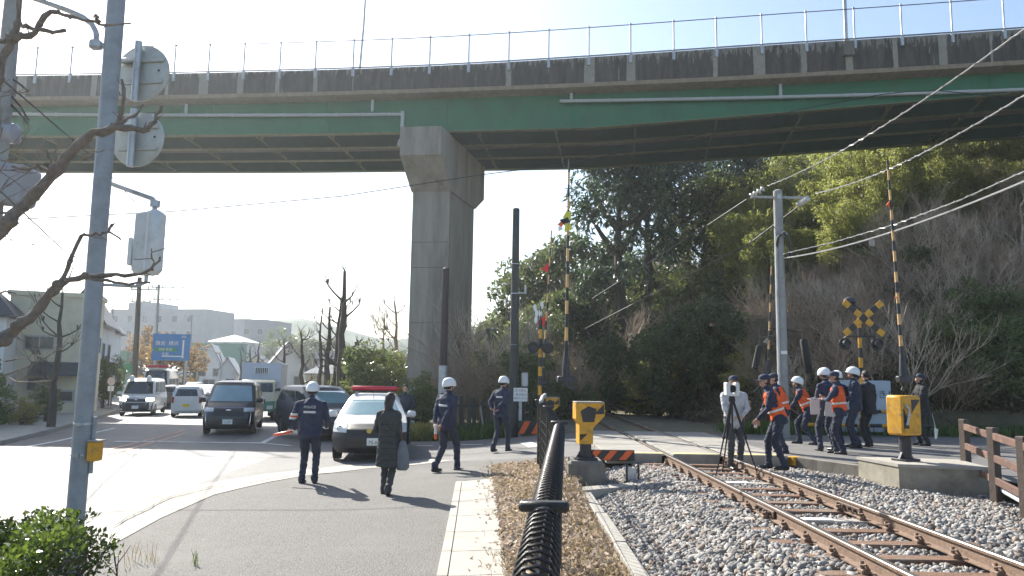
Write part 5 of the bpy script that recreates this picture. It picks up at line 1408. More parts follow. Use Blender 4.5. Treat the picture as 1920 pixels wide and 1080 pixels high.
q = MB(); q.cyl((0, 1.9, 1.38), (0, 1.7, 1.62), .005, n=5); q.build('antenna', m_wire, c.t)
q = MB(); q.tube([(-.3, 1.5, 1.0), (.1, 1.3, 1.01)], .01, 5); q.tube([(.1, 1.35, 1.01), (.55, 1.3, 1.01)], .01, 5)
# shapes behind the windscreen: seats and a cap on the dash
for x in (-.35, .35): q = MB(); q.box((x, 2.35, .98), (.42, .12, .5), bev=.1); q.build('seat', m_trim, c.t, smooth=True)
# --- dark minivan
def van_lev(L, W, H, nose=.35, screen=.75):
    w = W / 2
    return [(.2, .12, L - .1, w - .1, .22), (.36, .0, L, w - .01, .3), (.62, .0, L, w, .34), (.86, .1, L, w, .36), (.98, nose, L, w - .01, .32), (1.1, nose + .25, L - .02, w - .03, .24), (H - .17, nose + screen + .35, L - .22, w - .14, .2), (H - .05, nose + screen + .62, L - .36, w - .2, .2), (H, nose + screen + 1.0, L - .7, w - .36, .2)]
def addvan(name, loc, rz, lab, L, W, H, pnt, front=True, lit=False, plate='', platem=None, nose=.35, screen=.75, cat='minivan', glass=None, group=None):
    c = Car(name, loc, rz, van_lev(L, W, H, nose, screen), lab, cat, pnt, group=group)
    c.patch(c.front, -.88, .88, 5.08, 6.0, glass or m_glassb, 'windscreen', taper=.03, n=12)
    for sg in (-1, 1):
        f = lambda a, t_, o, sg=sg: c.side(sg, a, t_, o)
        c.patch(f, .04, .36, 5.12, 5.95, m_glass, 'side_window', taper=.1); c.patch(f, .39, .67, 5.12, 5.95, m_glass, 'side_window'); c.patch(f, .7, .95, 5.12, 5.95, m_glass, 'side_window', taper=.1)
        c.patch(c.front, sg * .58, sg * .97, 2.75, 3.6, m_hl_on if lit else m_lens, 'headlight', off=.012)
        c.patch(c.rear, sg * .82, sg * .985, 2.5, 4.6, m_tail, 'tail_lamp', off=.012)
    c.patch(c.front, -.55, .55, 2.5, 3.3, m_trim, 'grille', off=.01)
    q = MB(); z_ = c.front(0, 2.95, .02); q.ell(z_, (.09, .015, .05)); q.build('badge', m_chrome, c.t, smooth=True)
    c.patch(c.front, -.75, .75, .6, 1.6, m_trim, 'lower_grille', off=.01)
    c.patch(c.rear, -.78, .78, 5.0, 5.95, m_glass, 'rear_window', off=.01, n=12, taper=.05)
    c.plate(-.03, .46, platem or m_plate, plate if front else None)
    c.plate(L + .012, .62 if not front else .7, platem or m_plate, plate if not front else None, sg=1)
    c.wheels((.85, L - .8), .32); c.mirror(5.05, .02, pnt)
    return c
p = GG(425, 816); mv = addvan('minivan', p, R(14), 'dark teal minivan facing us, stopped first in the queue at the road', 4.6, 1.72, 1.86, p_dteal, plate='1 37', nose=.28, screen=.62)
for sg in (-1, 1):
    q = MB(); q.tube([mv.front(sg * .86, t_, .02) for t_ in (.7, 1.5, 2.2, 2.6)], .02, 6); q.build('bumper_trim', m_chrome, mv.t, smooth=True)
q = MB(); q.tube([mv.front(a, 3.55, .01) for a in np.linspace(-.55, .55, 9)], .015, 6); q.build('bonnet_trim', m_chrome, mv.t, smooth=True)
# --- white van with lit headlights, beacon dome shapes
p = GG(252, 780); hv = addvan('emergency_van', p, R(16), 'white van with lit headlights and two white roof beacons waiting at the left kerb', 4.7, 1.7, 1.98, p_white, lit=True, plate='', cat='van', nose=.15, screen=.5, glass=m_glass)
hv.patch(hv.front, -.95, .95, .3, 2.3, m_trim, 'dark_bumper', off=.014)
for x in (-.42, .42): q = MB(); q.lathe([(.09, 0), (.13, .06), (.13, .2), (.09, .3), (.03, .34)], (x, 1.0, 1.8), 14); q.build('roof_beacon', m_white, hv.t, smooth=True)
# --- rescue truck behind it with red light bar
p = GG(262, 762); rv = addvan('rescue_truck', (p.x + .15, p.y + 1.5, p.z), R(16), 'white high roofed emergency vehicle with a red light bar behind the lit van', 5.6, 1.9, 2.65, p_white, cat='emergency vehicle', nose=.15, screen=.3, glass=m_glass)
q = MB(); q.box((0, .95, 2.78), (1.5, .32, .2), bev=.06); q.build('light_bar', _m['light_bar_red'], rv.t, smooth=True)
q = MB(); q.box((0, .9, 2.62), (1.3, .3, .1), bev=.03); q.build('light_bar_base', m_white, rv.t)
# --- small white car going away
p = GG(347, 783); kc = addvan('hatchback', (p.x, p.y, p.z), R(180 + 18), 'small white hatchback seen from behind driving away', 3.4, 1.48, 1.64, p_white, front=False, plate='', platem=m_plateY, cat='car', nose=.3, screen=.6)
kc.t.location = Vector(p) + Matrix.Rotation(R(198), 3, 'Z') @ Vector((0, -3.4, 0))
# --- far cars
for (px, py, ang, away, pnt, lab) in ((322, 762, 16, True, p_black, 'dark car far down the road between the lit van and the white hatchback'), (382, 762, 18, False, p_silver, 'small grey car far down the road right of the white hatchback'), (358, 748, 17, False, p_black, 'tiny dark car furthest down the road'), (296, 764, 16, False, p_silver, 'grey car half hidden behind the lit van')):
    p = GG(px, py); addvan('car', p, R(ang + (180 if away else 0)), lab, 3.9, 1.65, 1.5, pnt, cat='car', nose=.7, screen=.7, glass=m_glass)
# --- box truck
p = GG(478, 789)
L1 = [(.45, 0.05, 1.7, .78, .1), (.6, 0, 1.75, .85, .14), (.95, .0, 1.75, .86, .16), (1.25, .04, 1.75, .86, .16), (1.3, .05, 1.75, .86, .16), (1.88, .3, 1.72, .8, .14), (1.98, .45, 1.65, .72, .14)]
c = Car('box_truck', p, R(12), L1, 'box truck with white cargo body, cream and green cab, behind the dark minivan', 'truck', M('truck_cream', (.5, .47, .35), .4, var=.05, coat=.3), two=2.0)
c.body.data.materials[1] = M('truck_green', (.05, .2, .13), .4, var=.05, coat=.3)
c.patch(c.front, -.88, .88, 4.15, 4.9, m_glass, 'windscreen', off=.01, n=10)
for sg in (-1, 1):
    c.patch(c.front, sg * .6, sg * .92, .7, 1.4, m_lens, 'headlight', off=.012); c.patch(lambda a, t_, o, sg=sg: c.side(sg, a, t_, o), .1, .8, 4.1, 4.85, m_glass, 'side_window')
c.patch(c.front, -.5, .5, 1.6, 2.3, m_trim, 'grille', off=.01); c.plate(-.03, .6, m_plate, ''); c.mirror(4.3, .0, m_trim, .16)
c.wheels((.75, 4.0), .36, hw=.84)
q = MB(); q.box((0, 3.5, 1.84), (1.96, 3.5, 2.0), bev=.03); cb = q.build('cargo_box', M('cargo_box_white', (.5, .53, .6), .4, var=.05, scale=2), c.t)
q = MB(); q.box((0, 1.72, 2.45), (.72, .06, .36), bev=.02); gr = q.build('cooling_grille', m_white, cb)
for i in range(7): q = MB(); q.box((-.27 + i * .09, 1.68, 2.45), (.045, .02, .28)); q.build('grille_slot', m_trim, gr)
q = MB(); q.box((0, 3.2, .7), (.8, 4.6, .18)); q.build('chassis', m_trim, c.t)
# --- silver car right of truck
p = GG(530, 781); addvan('saloon_car', p, R(14), 'pale silver blue car right of the box truck', 4.3, 1.7, 1.46, p_silver, cat='car', nose=.9, screen=.75)
# --- dark SUV beside the patrol car
p = GG(622, 838); sv = addvan('estate_car', (p.x, p.y + 2.2, p.z), R(36), 'dark navy tall car half hidden by the officer and the patrol car', 4.6, 1.76, 1.68, p_navy, cat='car', nose=.75, screen=.8)
# cones of light etc not modelled
# ------------------------------------------------------------------ people
def pm(name, col, bump=.35, rough=.85): return M('cloth_' + name, col, rough, var=.22, scale=9, bump=bump, bscale=22)
c_navy = pm('navy', (.024, .031, .062)); c_navy2 = pm('navy_trousers', (.024, .03, .052)); c_black = pm('black', (.02, .02, .023)); c_coat = pm('charcoal_coat', (.04, .045, .043)); c_grey = pm('pale_grey', (.42, .42, .43)); c_dgrey = pm('dark_grey', (.05, .05, .055)); c_orange = pm('orange_vest', (.68, .1, .02), .2)
c_slate = pm('slate', (.035, .042, .06))
c_refl = M('reflective_tape', (.62, .63, .6), .4, var=.08, scale=20)
c_skin = M('skin', (.42, .24, .17), .55, var=.1, scale=12)
c_hair = M('hair', (.018, .014, .012), .6, var=.2, scale=30, stretch=(1, 1, .2), bump=.4)
c_shoe = M('shoe_leather', (.012, .012, .012), .4, var=.2)
c_helm = M('helmet_white', (.7, .71, .71), .3, var=.03, coat=.4)
c_glove = M('white_glove', (.6, .6, .58), .8, var=.06)
c_dk = M('eye_dark', (.02, .015, .012), .3)
c_lip = M('lip', (.3, .1, .08), .5)
def ik(a, b, l1, l2, hint):
    a = Vector(a); b = Vector(b); d = b - a; L = min(d.length, (l1 + l2) * .995); dn = d.normalized(); b = a + dn * L
    x = (l1 * l1 - l2 * l2 + L * L) / (2 * L); h = math.sqrt(max(0, l1 * l1 - x * x))
    hv = Vector(hint); hv = hv - dn * hv.dot(dn); hv = hv.normalized() if hv.length > 1e-5 else Vector((0, 1, 0))
    return a + dn * x + hv * h, b
class Person:
    def __init__(s, loc, rz, lab, H=1.74, lean=0, twist=0, feet=((.1, .06, 0), (-.1, -.04, 0)), fyaw=(8, -8), hands=((.27, .1, .78), (-.27, .08, .78)), ehint=((.4, -1, 0), (-.4, -1, 0)), head=(0, 0), drop=0, top=None, pants=None, shoe=None, hat='helmet', coat=None, build=1.0, gloves=None, hair=None, group=None, handf=None, sex='m', kneeh=(0, 1, 0)):
        top = top or c_navy; pants = pants or c_navy2; shoe = shoe or c_shoe
        k = H / 1.75; s.k = k
        s.t = empty('person', loc, rz, lab, 'person', group); s.t.scale = (k, k, k)
        hipz = .93 - drop
        TM = Matrix.Translation((0, 0, hipz)) @ Matrix.Rotation(-R(lean), 4, 'X') @ Matrix.Rotation(R(twist), 4, 'Z')
        s.TM = TM
        tp = lambda x, y, z: TM @ Vector((x, y, z - .93))
        q = MB(); regs = []
        def cap(a, b, ra, rb, lab_, n=12):
            a = Vector(a); b = Vector(b); d = (b - a)
            if d.length < 1e-4: return
            m = 5; pts = [a.lerp(b, i / m) for i in range(m + 1)]; q.tube(pts, [ra + (rb - ra) * i / m for i in range(m + 1)], n)
            q.ell(a, ra, 10, 6); q.ell(b, rb, 10, 6); regs.append((a, b, ra, rb, lab_))
        B = build
        # torso rings
        if coat: rg = [(.50 if coat == 'long' else .76, .215 * B, .17), (.66 if coat == 'long' else .8, .205 * B, .16), (.86, .195 * B, .15), (1.0, .185 * B, .14), (1.15, .19 * B, .14), (1.3, .2 * B, .14), (1.4, .195 * B, .12), (1.455, .13, .09), (1.5, .07, .068)]
        else: rg = [(.80, .15 * B, .115), (.86, .18 * B, .135), (.93, .182 * B, .135), (1.02, .175 * B, .13), (1.12, .18 * B, .132), (1.27, .198 * B, .138), (1.38, .198 * B, .12), (1.445, .14, .09), (1.5, .066, .064)]
        if sex == 'f': rg = [(z, w_ * .9, d_ * .92) for z, w_, d_ in rg]
        n = 24; vs = []; fs = []
        for (z, w_, d_) in rg:
            for i in range(n):
                t_ = 2 * PI * i / n; ct, st = math.cos(t_), math.sin(t_); e = .82
                vs.append(tp(w_ * math.copysign(abs(ct) ** e, ct), d_ * math.copysign(abs(st) ** e, st) + (-.01 if z < 1.3 else -.02), z))
        for i in range(len(rg) - 1):
            for j in range(n): j2 = (j + 1) % n; fs.append((i * n + j, i * n + j2, (i + 1) * n + j2, (i + 1) * n + j))
        fs.append(tuple(range(n))[::-1]); fs.append(tuple((len(rg) - 1) * n + j for j in range(n))); q.add(vs, fs)
        for i in range(len(rg) - 1): regs.append((tp(0, -.01, rg[i][0]), tp(0, -.01, rg[i + 1][0]), rg[i][1] * .86, rg[i + 1][1] * .86, 'top' if (rg[i][0] > .83 or coat) else 'pants'))
        # legs
        for i, (sx, ft) in enumerate(zip((1, -1), feet)):
            hp = TM @ Vector((sx * .095, 0, -.02)); hp = Vector((hp.x, hp.y, hp.z)); an = Vector((ft[0], ft[1], ft[2] + .085))
            kn, an = ik(hp, an, .43, .44, kneeh)
            cap(hp, kn, .098 * B, .07, 'pants'); cap(kn, an, .07, .055, 'pants'); cap(an + Vector((0, 0, .06)), an + Vector((0, 0, .0)), .062, .066, 'pants')
            fy = R(fyaw[i]); f = Vector((-math.sin(fy), math.cos(fy), 0)); heel = an - f * .045 + Vector((0, 0, -.05)); toe = an + f * .17 + Vector((0, 0, -.058 if ft[2] < .03 else -.1))
            cap(heel, heel.lerp(toe, .55), .036, .042, 'shoe', 10); cap(heel.lerp(toe, .5), toe, .042, .03, 'shoe', 10); cap(an, heel + Vector((0, 0, .01)), .045, .04, 'shoe', 10)
        # arms and hands
        s.hand = []
        for i, sx in enumerate((1, -1)):
            sh = tp(sx * .185 * (B if sex == 'm' else .88), -.02, 1.395); tgt = hands[i]
            el, wr = ik(sh, tgt, .285, .25, ehint[i])
            cap(tp(sx * .1, -.02, 1.41), sh, .07, .066, 'top'); cap(sh, el, .062 * B, .05, 'arm'); cap(el, wr, .05, .036, 'arm')
            hd = (wr - el).normalized() if not (handf and handf[i]) else Vector(handf[i]).normalized()
            gl = 'glove' if gloves else 'skin'
            side_ = hd.cross(Vector((0, 0, 1))); side_ = side_.normalized() if side_.length > .1 else Vector((1, 0, 0)); nrm = side_.cross(hd).normalized()
            if abs(hd.z) > .7: side_ = Vector((0, 1, 0)) - hd * hd.y; side_.normalize(); nrm = side_.cross(hd).normalized() * (-sx)
            cap(wr - hd * .01, wr + hd * .03, .027, .029, gl, 10)
            for f_, (o_, l_) in enumerate(((-.03, .062), (-.01, .072), (.01, .068), (.03, .053))):
                b0 = wr + hd * .03 + side_ * o_ * .6; b1 = wr + hd * .088 + side_ * o_
                cap(b0, b1, .016, .0125, gl, 8); m_ = b1 + hd * l_ * .55 + nrm * .012; cap(b1, m_, .0105, .0095, gl, 7); cap(m_, m_ + hd * l_ * .28 + nrm * l_ * .4, .0095, .008, gl, 7)
            tb = wr + hd * .035 - side_ * .022; te = tb + hd * .04 - side_ * .035 + nrm * .012; cap(tb, te, .014, .011, gl, 8); cap(te, te + hd * .028 + nrm * .01, .011, .009, gl, 7)
            s.hand.append((wr + hd * .09 + nrm * .02, hd, nrm))
        # neck and head
        nk = tp(0, -.015, 1.46); hm = Matrix.Rotation(R(head[1]), 4, 'Z') @ Matrix.Rotation(-R(head[0]), 4, 'X')
        hb = tp(0, .015, 1.56)
        HM = Matrix.Translation(hb) @ Matrix.Rotation(-R(lean) * .55, 4, 'X') @ hm
        s.HM = HM; hp_ = lambda x, y, z: HM @ Vector((x, y, z))
        cap(nk, hp_(0, -.01, .0), .058, .053, 'skin')
        rot3 = HM.to_3x3()
        q.ell(hp_(0, -.008, .105), (.076, .096, .104), 16, 12, rot3); regs.append((hp_(0, -.01, .09), hp_(0, -.008, .12), .088, .088, 'skin'))
        q.ell(hp_(0, .03, .035), (.055, .06, .055), 14, 9, rot3); regs.append((hp_(0, .03, .03), hp_(0, .03, .05), .055, .06, 'skin'))
        q.add([hp_(0, .118, .075), hp_(-.017, .08, .062), (hp_(.017, .08, .062)), hp_(0, .08, .115), hp_(0, .07, .06)], [(0, 1, 3), (0, 3, 2), (0, 2, 4), (0, 4, 1), (1, 4, 2, 3)])
        for sx in (-1, 1): q.ell(hp_(sx * .078, -.01, .085), (.012, .022, .033), 8, 6, rot3)
        me = bpy.data.meshes.new('tmp'); me.from_pydata([tuple(v) for v in q.v], [], q.f)
        o = bpy.data.objects.new('body', me); COL.objects.link(o)
        md = o.modifiers.new('r', 'REMESH'); md.mode = 'VOXEL'; md.voxel_size = .0095; md.use_smooth_shade = True
        sm = o.modifiers.new('s', 'SMOOTH'); sm.factor = .5; sm.iterations = 2
        dg = bpy.context.evaluated_depsgraph_get(); me2 = bpy.data.meshes.new_from_object(o.evaluated_get(dg)); o.modifiers.clear(); o.data = me2; bpy.data.meshes.remove(me); me2.name = 'body'
        nv = len(me2.vertices); co = np.empty(nv * 3, np.float32); me2.vertices.foreach_get('co', co); co = co.reshape(-1, 3)
        np_ = len(me2.polygons); cen = np.empty(np_ * 3, np.float32); me2.polygons.foreach_get('center', cen); cen = cen.reshape(-1, 3)
        def dist(X):
            D = []
            for (a, b, ra, rb, l_) in regs:
                a = np.array(a); b = np.array(b); ab = b - a; t_ = np.clip(((X - a) @ ab) / max(1e-9, ab @ ab), 0, 1); d_ = np.linalg.norm(X - (a + t_[:, None] * ab), axis=1) - (ra + (rb - ra) * t_); D.append(d_)
            return np.array(D)
        names = {'top': 0, 'pants': 1, 'shoe': 2, 'skin': 3, 'glove': 4, 'dk': 5, 'lip': 6, 'arm': 7}
        ids = np.array([names[r_[4]] for r_ in regs]); mi = ids[dist(cen).argmin(0)]
        def near(p, r_): return np.linalg.norm(cen - np.array(p), axis=1) < r_
        for sx in (-1, 1): mi[near(hp_(sx * .031, .084, .1), .0125)] = 5
        mi[(near(hp_(0, .09, .033), .024)) & (np.abs((cen - np.array(hp_(0, .09, .033))) @ np.array(rot3.col[2])) < .006)] = 6
        # cloth folds
        vi = ids[dist(co).argmin(0)]; sel = np.where((vi == 0) | (vi == 1) | (vi == 7))[0]
        nrmv = np.empty(nv * 3, np.float32); me2.vertices.foreach_get('normal', nrmv); nrmv = nrmv.reshape(-1, 3)
        ph = sum(map(ord, lab)) % 100
        X = co[sel]; w1 = np.sin(X[:, 2] * 46 + np.sin(X[:, 0] * 23 + ph) * 2.2 + X[:, 1] * 20) * np.sin(X[:, 0] * 17 + X[:, 2] * 9 + ph * .7); w2 = np.sin(X[:, 2] * 90 + X[:, 0] * 60 + ph) * .35
        co[sel] += nrmv[sel] * ((w1 + w2) * .0055)[:, None]; me2.vertices.foreach_set('co', co.ravel())
        me2.materials.clear()
        for m_ in (top, pants, shoe, c_skin, gloves or c_skin, c_dk, c_lip): me2.materials.append(m_)
        mi[mi == 7] = 0; me2.polygons.foreach_set('material_index', mi.astype(np.int32)); me2.polygons.foreach_set('use_smooth', np.ones(np_, bool)); me2.update()
        o.parent = s.t; s.body = o; s.co = co; s.nr = nrmv; s.vi = vi; s.mi = mi; s.hp = hp_; s.tp = tp; s.rot3 = rot3
        # hats and hair
        if hat == 'helmet':
            prof = [(.128, -.02), (.134, .0), (.132, .035), (.118, .08), (.09, .115), (.05, .137), (.012, .144)]
            q = MB(); n = 24; rows = []
            for (r_, z) in prof: rows.append([hp_(r_ * .9 * math.cos(2 * PI * i / n), r_ * 1.12 * math.sin(2 * PI * i / n) - .012, z + .105 + (-.028 * max(0, -math.sin(2 * PI * i / n)) if z < .04 else 0)) for i in range(n + 1)])
            q.sheet(rows); q.add(rows[-1][:-1], [tuple(range(n))]); q.add([hp_(0, -.01, .12)] + rows[0][:-1], [(0, 1 + (i + 1) % n, 1 + i) for i in range(n)])
            hl = q.build('helmet', c_helm, s.t, smooth='all', fix=True)
            q = MB(); q.add([hp_(-.085, .1, .118), hp_(-.05, .145, .108), hp_(0, .165, .105), hp_(.05, .145, .108), hp_(.085, .1, .118), hp_(.06, .09, .135), hp_(0, .12, .135), hp_(-.06, .09, .135), ], [(0, 1, 7), (1, 2, 6, 7), (2, 3, 5, 6), (3, 4, 5)]); q.build('helmet_peak', c_helm if hair != 'x' else c_dk, hl, fix=False)
            q = MB(); q.tube([hp_(-.09, -.0, .09), hp_(-.075, .03, .03), hp_(-.03, .055, -.02), hp_(.03, .055, -.02), hp_(.075, .03, .03), hp_(.09, .0, .09)], .006, 5); q.tube([hp_(-.092, -.0, .085), hp_(-.07, -.085, .05), hp_(0, -.115, .03), hp_(.07, -.085, .05), hp_(.092, 0, .085)], .011, 6); q.build('chin_strap', c_black, hl, smooth=True)
        elif hat == 'cap':
            q = MB(); n = 22; rows = []
            for (r_, z) in ((.1, .0), (.103, .03), (.098, .065), (.07, .095), (.03, .108), (.008, .11)): rows.append([hp_(r_ * .88 * math.cos(2 * PI * i / n), r_ * 1.08 * math.sin(2 * PI * i / n) - .01, z + .115) for i in range(n + 1)])
            q.sheet(rows); cp = q.build('cap', c_navy, s.t, smooth='all')
            q = MB(); q.sheet([[hp_(.078 * math.sin(a), .09 * math.cos(a), .122) for a in np.linspace(-1.2, 1.2, 9)], [hp_(.088 * math.sin(a), .06 + .125 * math.cos(a) - .02, .105) for a in np.linspace(-1.2, 1.2, 9)]]); q.sheet([[hp_(.078 * math.sin(a), .09 * math.cos(a), .127) for a in np.linspace(-1.2, 1.2, 9)], [hp_(.088 * math.sin(a), .06 + .125 * math.cos(a) - .02, .109) for a in np.linspace(-1.2, 1.2, 9)]]); q.build('cap_peak', c_navy, cp, fix=False)
        if hat in ('hair', 'cap', 'helmet', 'long'):
            q = MB()
            if hat == 'long':
                q.ell(hp_(0, -.02, .115), (.09, .108, .11), 18, 12, rot3); q.ell(hp_(0, -.06, .03), (.088, .06, .12), 16, 10, rot3); q.ell(hp_(0, -.075, -.04), (.07, .045, .1), 14, 9, rot3)
            elif hat == 'hair': q.ell(hp_(0, -.022, .122), (.084, .098, .1), 18, 12, rot3)
            else: q.ell(hp_(0, -.03, .08), (.08, .082, .075), 16, 10, rot3)
            q.build('hair', c_hair, s.t, smooth='all')
    def shell(s, name, mask, mat, off=.012, parent=None, rim=.016):
        """clothing shell lifted from the body's own surface where mask(local coords in torso frame, vi) holds"""
        me = s.body.data; inv = np.array((s.TM).inverted()); X = s.co @ inv[:3, :3].T + inv[:3, 3]; X[:, 2] += .93
        mk = mask(X, s.vi); polys = []
        nP = len(me.polygons); 
        ls = np.empty(len(me.loops), np.int32); me.loops.foreach_get('vertex_index', ls); st = np.empty(nP, np.int32); me.polygons.foreach_get('loop_start', st); ct = np.empty(nP, np.int32); me.polygons.foreach_get('loop_total', ct)
        quads = ct == 4; idx = ls[st[quads][:, None] + np.arange(4)]; okf = mk[idx].all(1); F = idx[okf]
        if not len(F): return None
        u, inv_ = np.unique(F, return_inverse=True); V = s.co[u] + s.nr[u] * off; F = inv_.reshape(-1, 4)
        o = npmesh(name, V, F, mat, parent or s.t, smooth=True)
        md = o.modifiers.new('t', 'SOLIDIFY'); md.thickness = rim * .6; md.offset = -1
        return o
ARMX = .2
def torso_only(X, vi): return (vi == 0)
def vest(s):
    v = s.shell('orange_vest', lambda X, vi: (vi == 0) & (X[:, 2] > .92) & (X[:, 2] < 1.44) & (np.abs(X[:, 0]) < .205) & (np.abs(X[:, 0]) > .065 * (X[:, 2] > 1.3)) & ~((X[:, 2] > 1.0) & (np.abs(X[:, 0]) < .05) & (X[:, 1] > 0)), c_orange, .014)
    b = s.shell('reflective_band', lambda X, vi: (vi == 0) & (X[:, 2] > 1.06) & (X[:, 2] < 1.11) & (np.abs(X[:, 0]) < .21), c_refl, .02, v, .006)
    return v
def backpatch(s, z0=1.24, z1=1.285, w_=.11):
    return s.shell('reflective_patch', lambda X, vi: (vi == 0) & (X[:, 2] > z0) & (X[:, 2] < z1) & (np.abs(X[:, 0]) < w_) & (X[:, 1] < -.03), c_refl, .006, None, .004)
def stripes(s, mat=None):
    return None
def P3(px, py, off=0): v = GG(px, py, off); return v
def rz_from(dx, dy): return math.atan2(-dx, dy)
# facing: local +Y. rz=0 looks away from the camera, R(90) looks left, R(-90) looks right
# 1 officer with red baton
a = P3(577, 908); s = Person((a.x, a.y, a.z), R(4), 'officer in white helmet seen from behind holding an orange red baton out to the left', 1.77, lean=2, feet=((.11, .02, 0), (-.11, 0, 0)), hands=((.24, .26, 1.0), (-.31, .16, .96)), head=(4, 8), build=1.16, gloves=c_glove)
backpatch(s)
s.shell('armband', lambda X, vi: (vi == 7) & (X[:, 0] < -.19) & (X[:, 2] > 1.13) & (X[:, 2] < 1.24), c_refl, .008, None, .004)
s.shell('armband', lambda X, vi: (vi == 7) & (X[:, 0] < -.19) & (X[:, 2] > 1.165) & (X[:, 2] < 1.205), c_orange, .011, None, .004)
try: text_mesh('back_lettering', 'POLICE', .065, c_refl, s.body, face_m(s.tp(0, -.158, 1.35), (1, 0, 0), (0, .25, 1)), ext=.004)
except Exception as e: print(e)
hx = s.t.matrix_basis @ s.hand[1][0]
t = empty('traffic_baton', hx, label='orange red traffic baton held out in the officer\'s left hand', cat='baton')
q = MB(); d = Vector((-.93, .1, -.2)); q.tube([-d * .02, d * .1], [.016, .018], 10); q.build('grip', c_black, t, smooth=True)
q = MB(); q.tube([d * .09, d * .11, d * .42, d * .45], [.02, .03, .028, .012], 12); q.build('wand', M('baton_red', (.75, .09, .03), .3, var=.05, coat=.4), t, smooth=True)
# 2 woman in dark coat
a = P3(724, 930); s = Person((a.x, a.y, a.z), R(-6), 'woman in long charcoal coat walking with her back to us', 1.63, lean=3, feet=((.07, -.16, .03), (-.08, .12, 0)), hands=((.22, .06, .82), (-.16, .26, 1.08)), hat='long', top=c_coat, pants=c_dgrey, coat='long', sex='f', head=(8, -6))
for z in (.62, .72, .82, .92, 1.02, 1.12, 1.22):
    s.shell('quilt_seam', lambda X, vi, z=z: (vi == 0) & (np.abs(X[:, 2] - z) < .009) & (np.abs(X[:, 0]) < .24), c_black, .004, None, .003)
hx = s.t.matrix_basis @ Vector((.27, -.02, .78))
t = empty('shoulder_bag', hx, R(-10), label='grey cloth shoulder bag hanging at the woman\'s right side', cat='bag')
q = MB(); rows = []
for z, w_, d_ in ((.16, .03, .015), (.12, .06, .03), (.0, .1, .05), (-.14, .12, .06), (-.26, .12, .06), (-.31, .08, .04)):
    rows.append([(w_ * math.cos(a_), d_ * math.sin(a_), z) for a_ in np.linspace(0, 2 * PI, 17)])
q.sheet(rows); q.add(rows[-1][:-1], [tuple(range(16))]); q.build('pouch', pm('bag_grey', (.15, .165, .18)), t, smooth='all')
q = MB(); q.tube([(0, 0, .14), (-.05, -.02, .35), (-.1, -.0, .56), (-.1, .08, .4), (0, .04, .14)], .009, 6); q.build('strap', pm('bag_strap', (.12, .06, .05)), t, smooth=True)
# 3 person behind the patrol car
a = P3(742, 838); s = Person((a.x + .15, a.y + .6, a.z), R(175), 'person in dark jacket standing by the far side of the patrol car', 1.72, lean=6, hands=((.24, .24, 1.05), (-.2, .26, 1.0)), hat='hair', top=c_slate, head=(10, 10))
# 4 officer with hands behind back holding a baton
a = P3(836, 886); s = Person((a.x, a.y, a.z), R(-38), 'officer in white helmet walking right, hands clasped low behind him', 1.8, lean=2, feet=((.09, .22, 0), (-.09, -.22, .02)), fyaw=(-10, 0), hands=((.1, -.26, .92), (-.08, -.26, .9)), ehint=((.6, -.6, 0), (-.8, -.5, 0)), head=(2, -14), build=1.1, handf=((-.5, -.2, -.7), (.5, -.2, -.7)))
backpatch(s); hx = s.t.matrix_basis @ Vector((0, -.31, .84))
t = empty('rolled_baton', hx, label='short white and red baton held behind the walking officer', cat='baton')
q = MB(); q.tube([(0, 0, .08), (0, 0, -.1)], .03, 10); q.build('body', c_glove, t, smooth=True)
q = MB(); q.tube([(0, 0, -.1), (0, 0, -.2)], [.03, .026], 10); q.build('tip', c_orange, t, smooth=True)
# 5 officer further back
a = P3(938, 848); s = Person((a.x, a.y, a.z), R(-28), 'officer in white helmet strolling beyond, hands clasped behind his back', 1.76, lean=8, feet=((.09, .2, 0), (-.09, -.2, .02)), fyaw=(-6, 0), hands=((-.02, -.22, 1.0), (-.1, -.22, .98)), ehint=((1, -.5, 0), (-1, -.4, 0)), head=(8, -14), handf=((-.9, -.1, 0), (.9, -.1, -.1)))
backpatch(s, 1.26, 1.3, .09)
# 6 tripod man
ground_r = .30
def PB(px, py, z): v = G(px, py, z); return v
a = PB(1378, 880, .33); s = Person(a, R(178), 'man in pale grey jacket and navy cap standing behind the tripod scanner', 1.7, lean=4, hands=((.06, .3, 1.02), (-.08, .3, 1.02)), ehint=((1, -.3, -.4), (-1, -.3, -.4)), head=(-14, 0), hat='cap', top=c_grey, pants=c_dgrey, build=1.05)
a = PB(1375, 893, .33); tz = 1.32
t = empty('tripod', (a.x, a.y, .33), R(10), 'black survey tripod with spread legs standing between the rails', 'tripod')
for ang in (90, 200, 330):
    q = MB(); e = Vector((math.cos(R(ang)) * .42, math.sin(R(ang)) * .42, 0)); q.tube([(e * .05) + Vector((0, 0, 1.28)), e * .5 + Vector((0, 0, .66))], .022, 8); q.tube([e * .46 + Vector((0, 0, .7)), e], [.015, .011], 8); q.box(e * .5 + Vector((0, 0, .66)), (.05, .05, .06), bev=.01); q.build('leg', c_black, t, smooth=True)
q = MB(); q.cyl((0, 0, .75), (0, 0, 1.36), .017, n=8); q.lathe([(.05, 1.26), (.06, 1.29), (.045, 1.36)], n=12); q.build('centre_column', c_black, t, smooth=True)
t2 = empty('laser_scanner', (a.x, a.y, .33 + 1.36), R(10), 'white and grey box shaped scanner mounted on the tripod', 'scanner')
q = MB()
for sx in (-1, 1): q.box((sx * .085, 0, .12), (.075, .13, .23), bev=.015)
q.box((0, 0, .02), (.2, .12, .04), bev=.01); q.build('housing', c_glove, t2)
q = MB(); q.cyl((-.05, 0, .13), (.05, 0, .13), .065, n=16); q.build('mirror_head', c_black, t2, smooth=True)
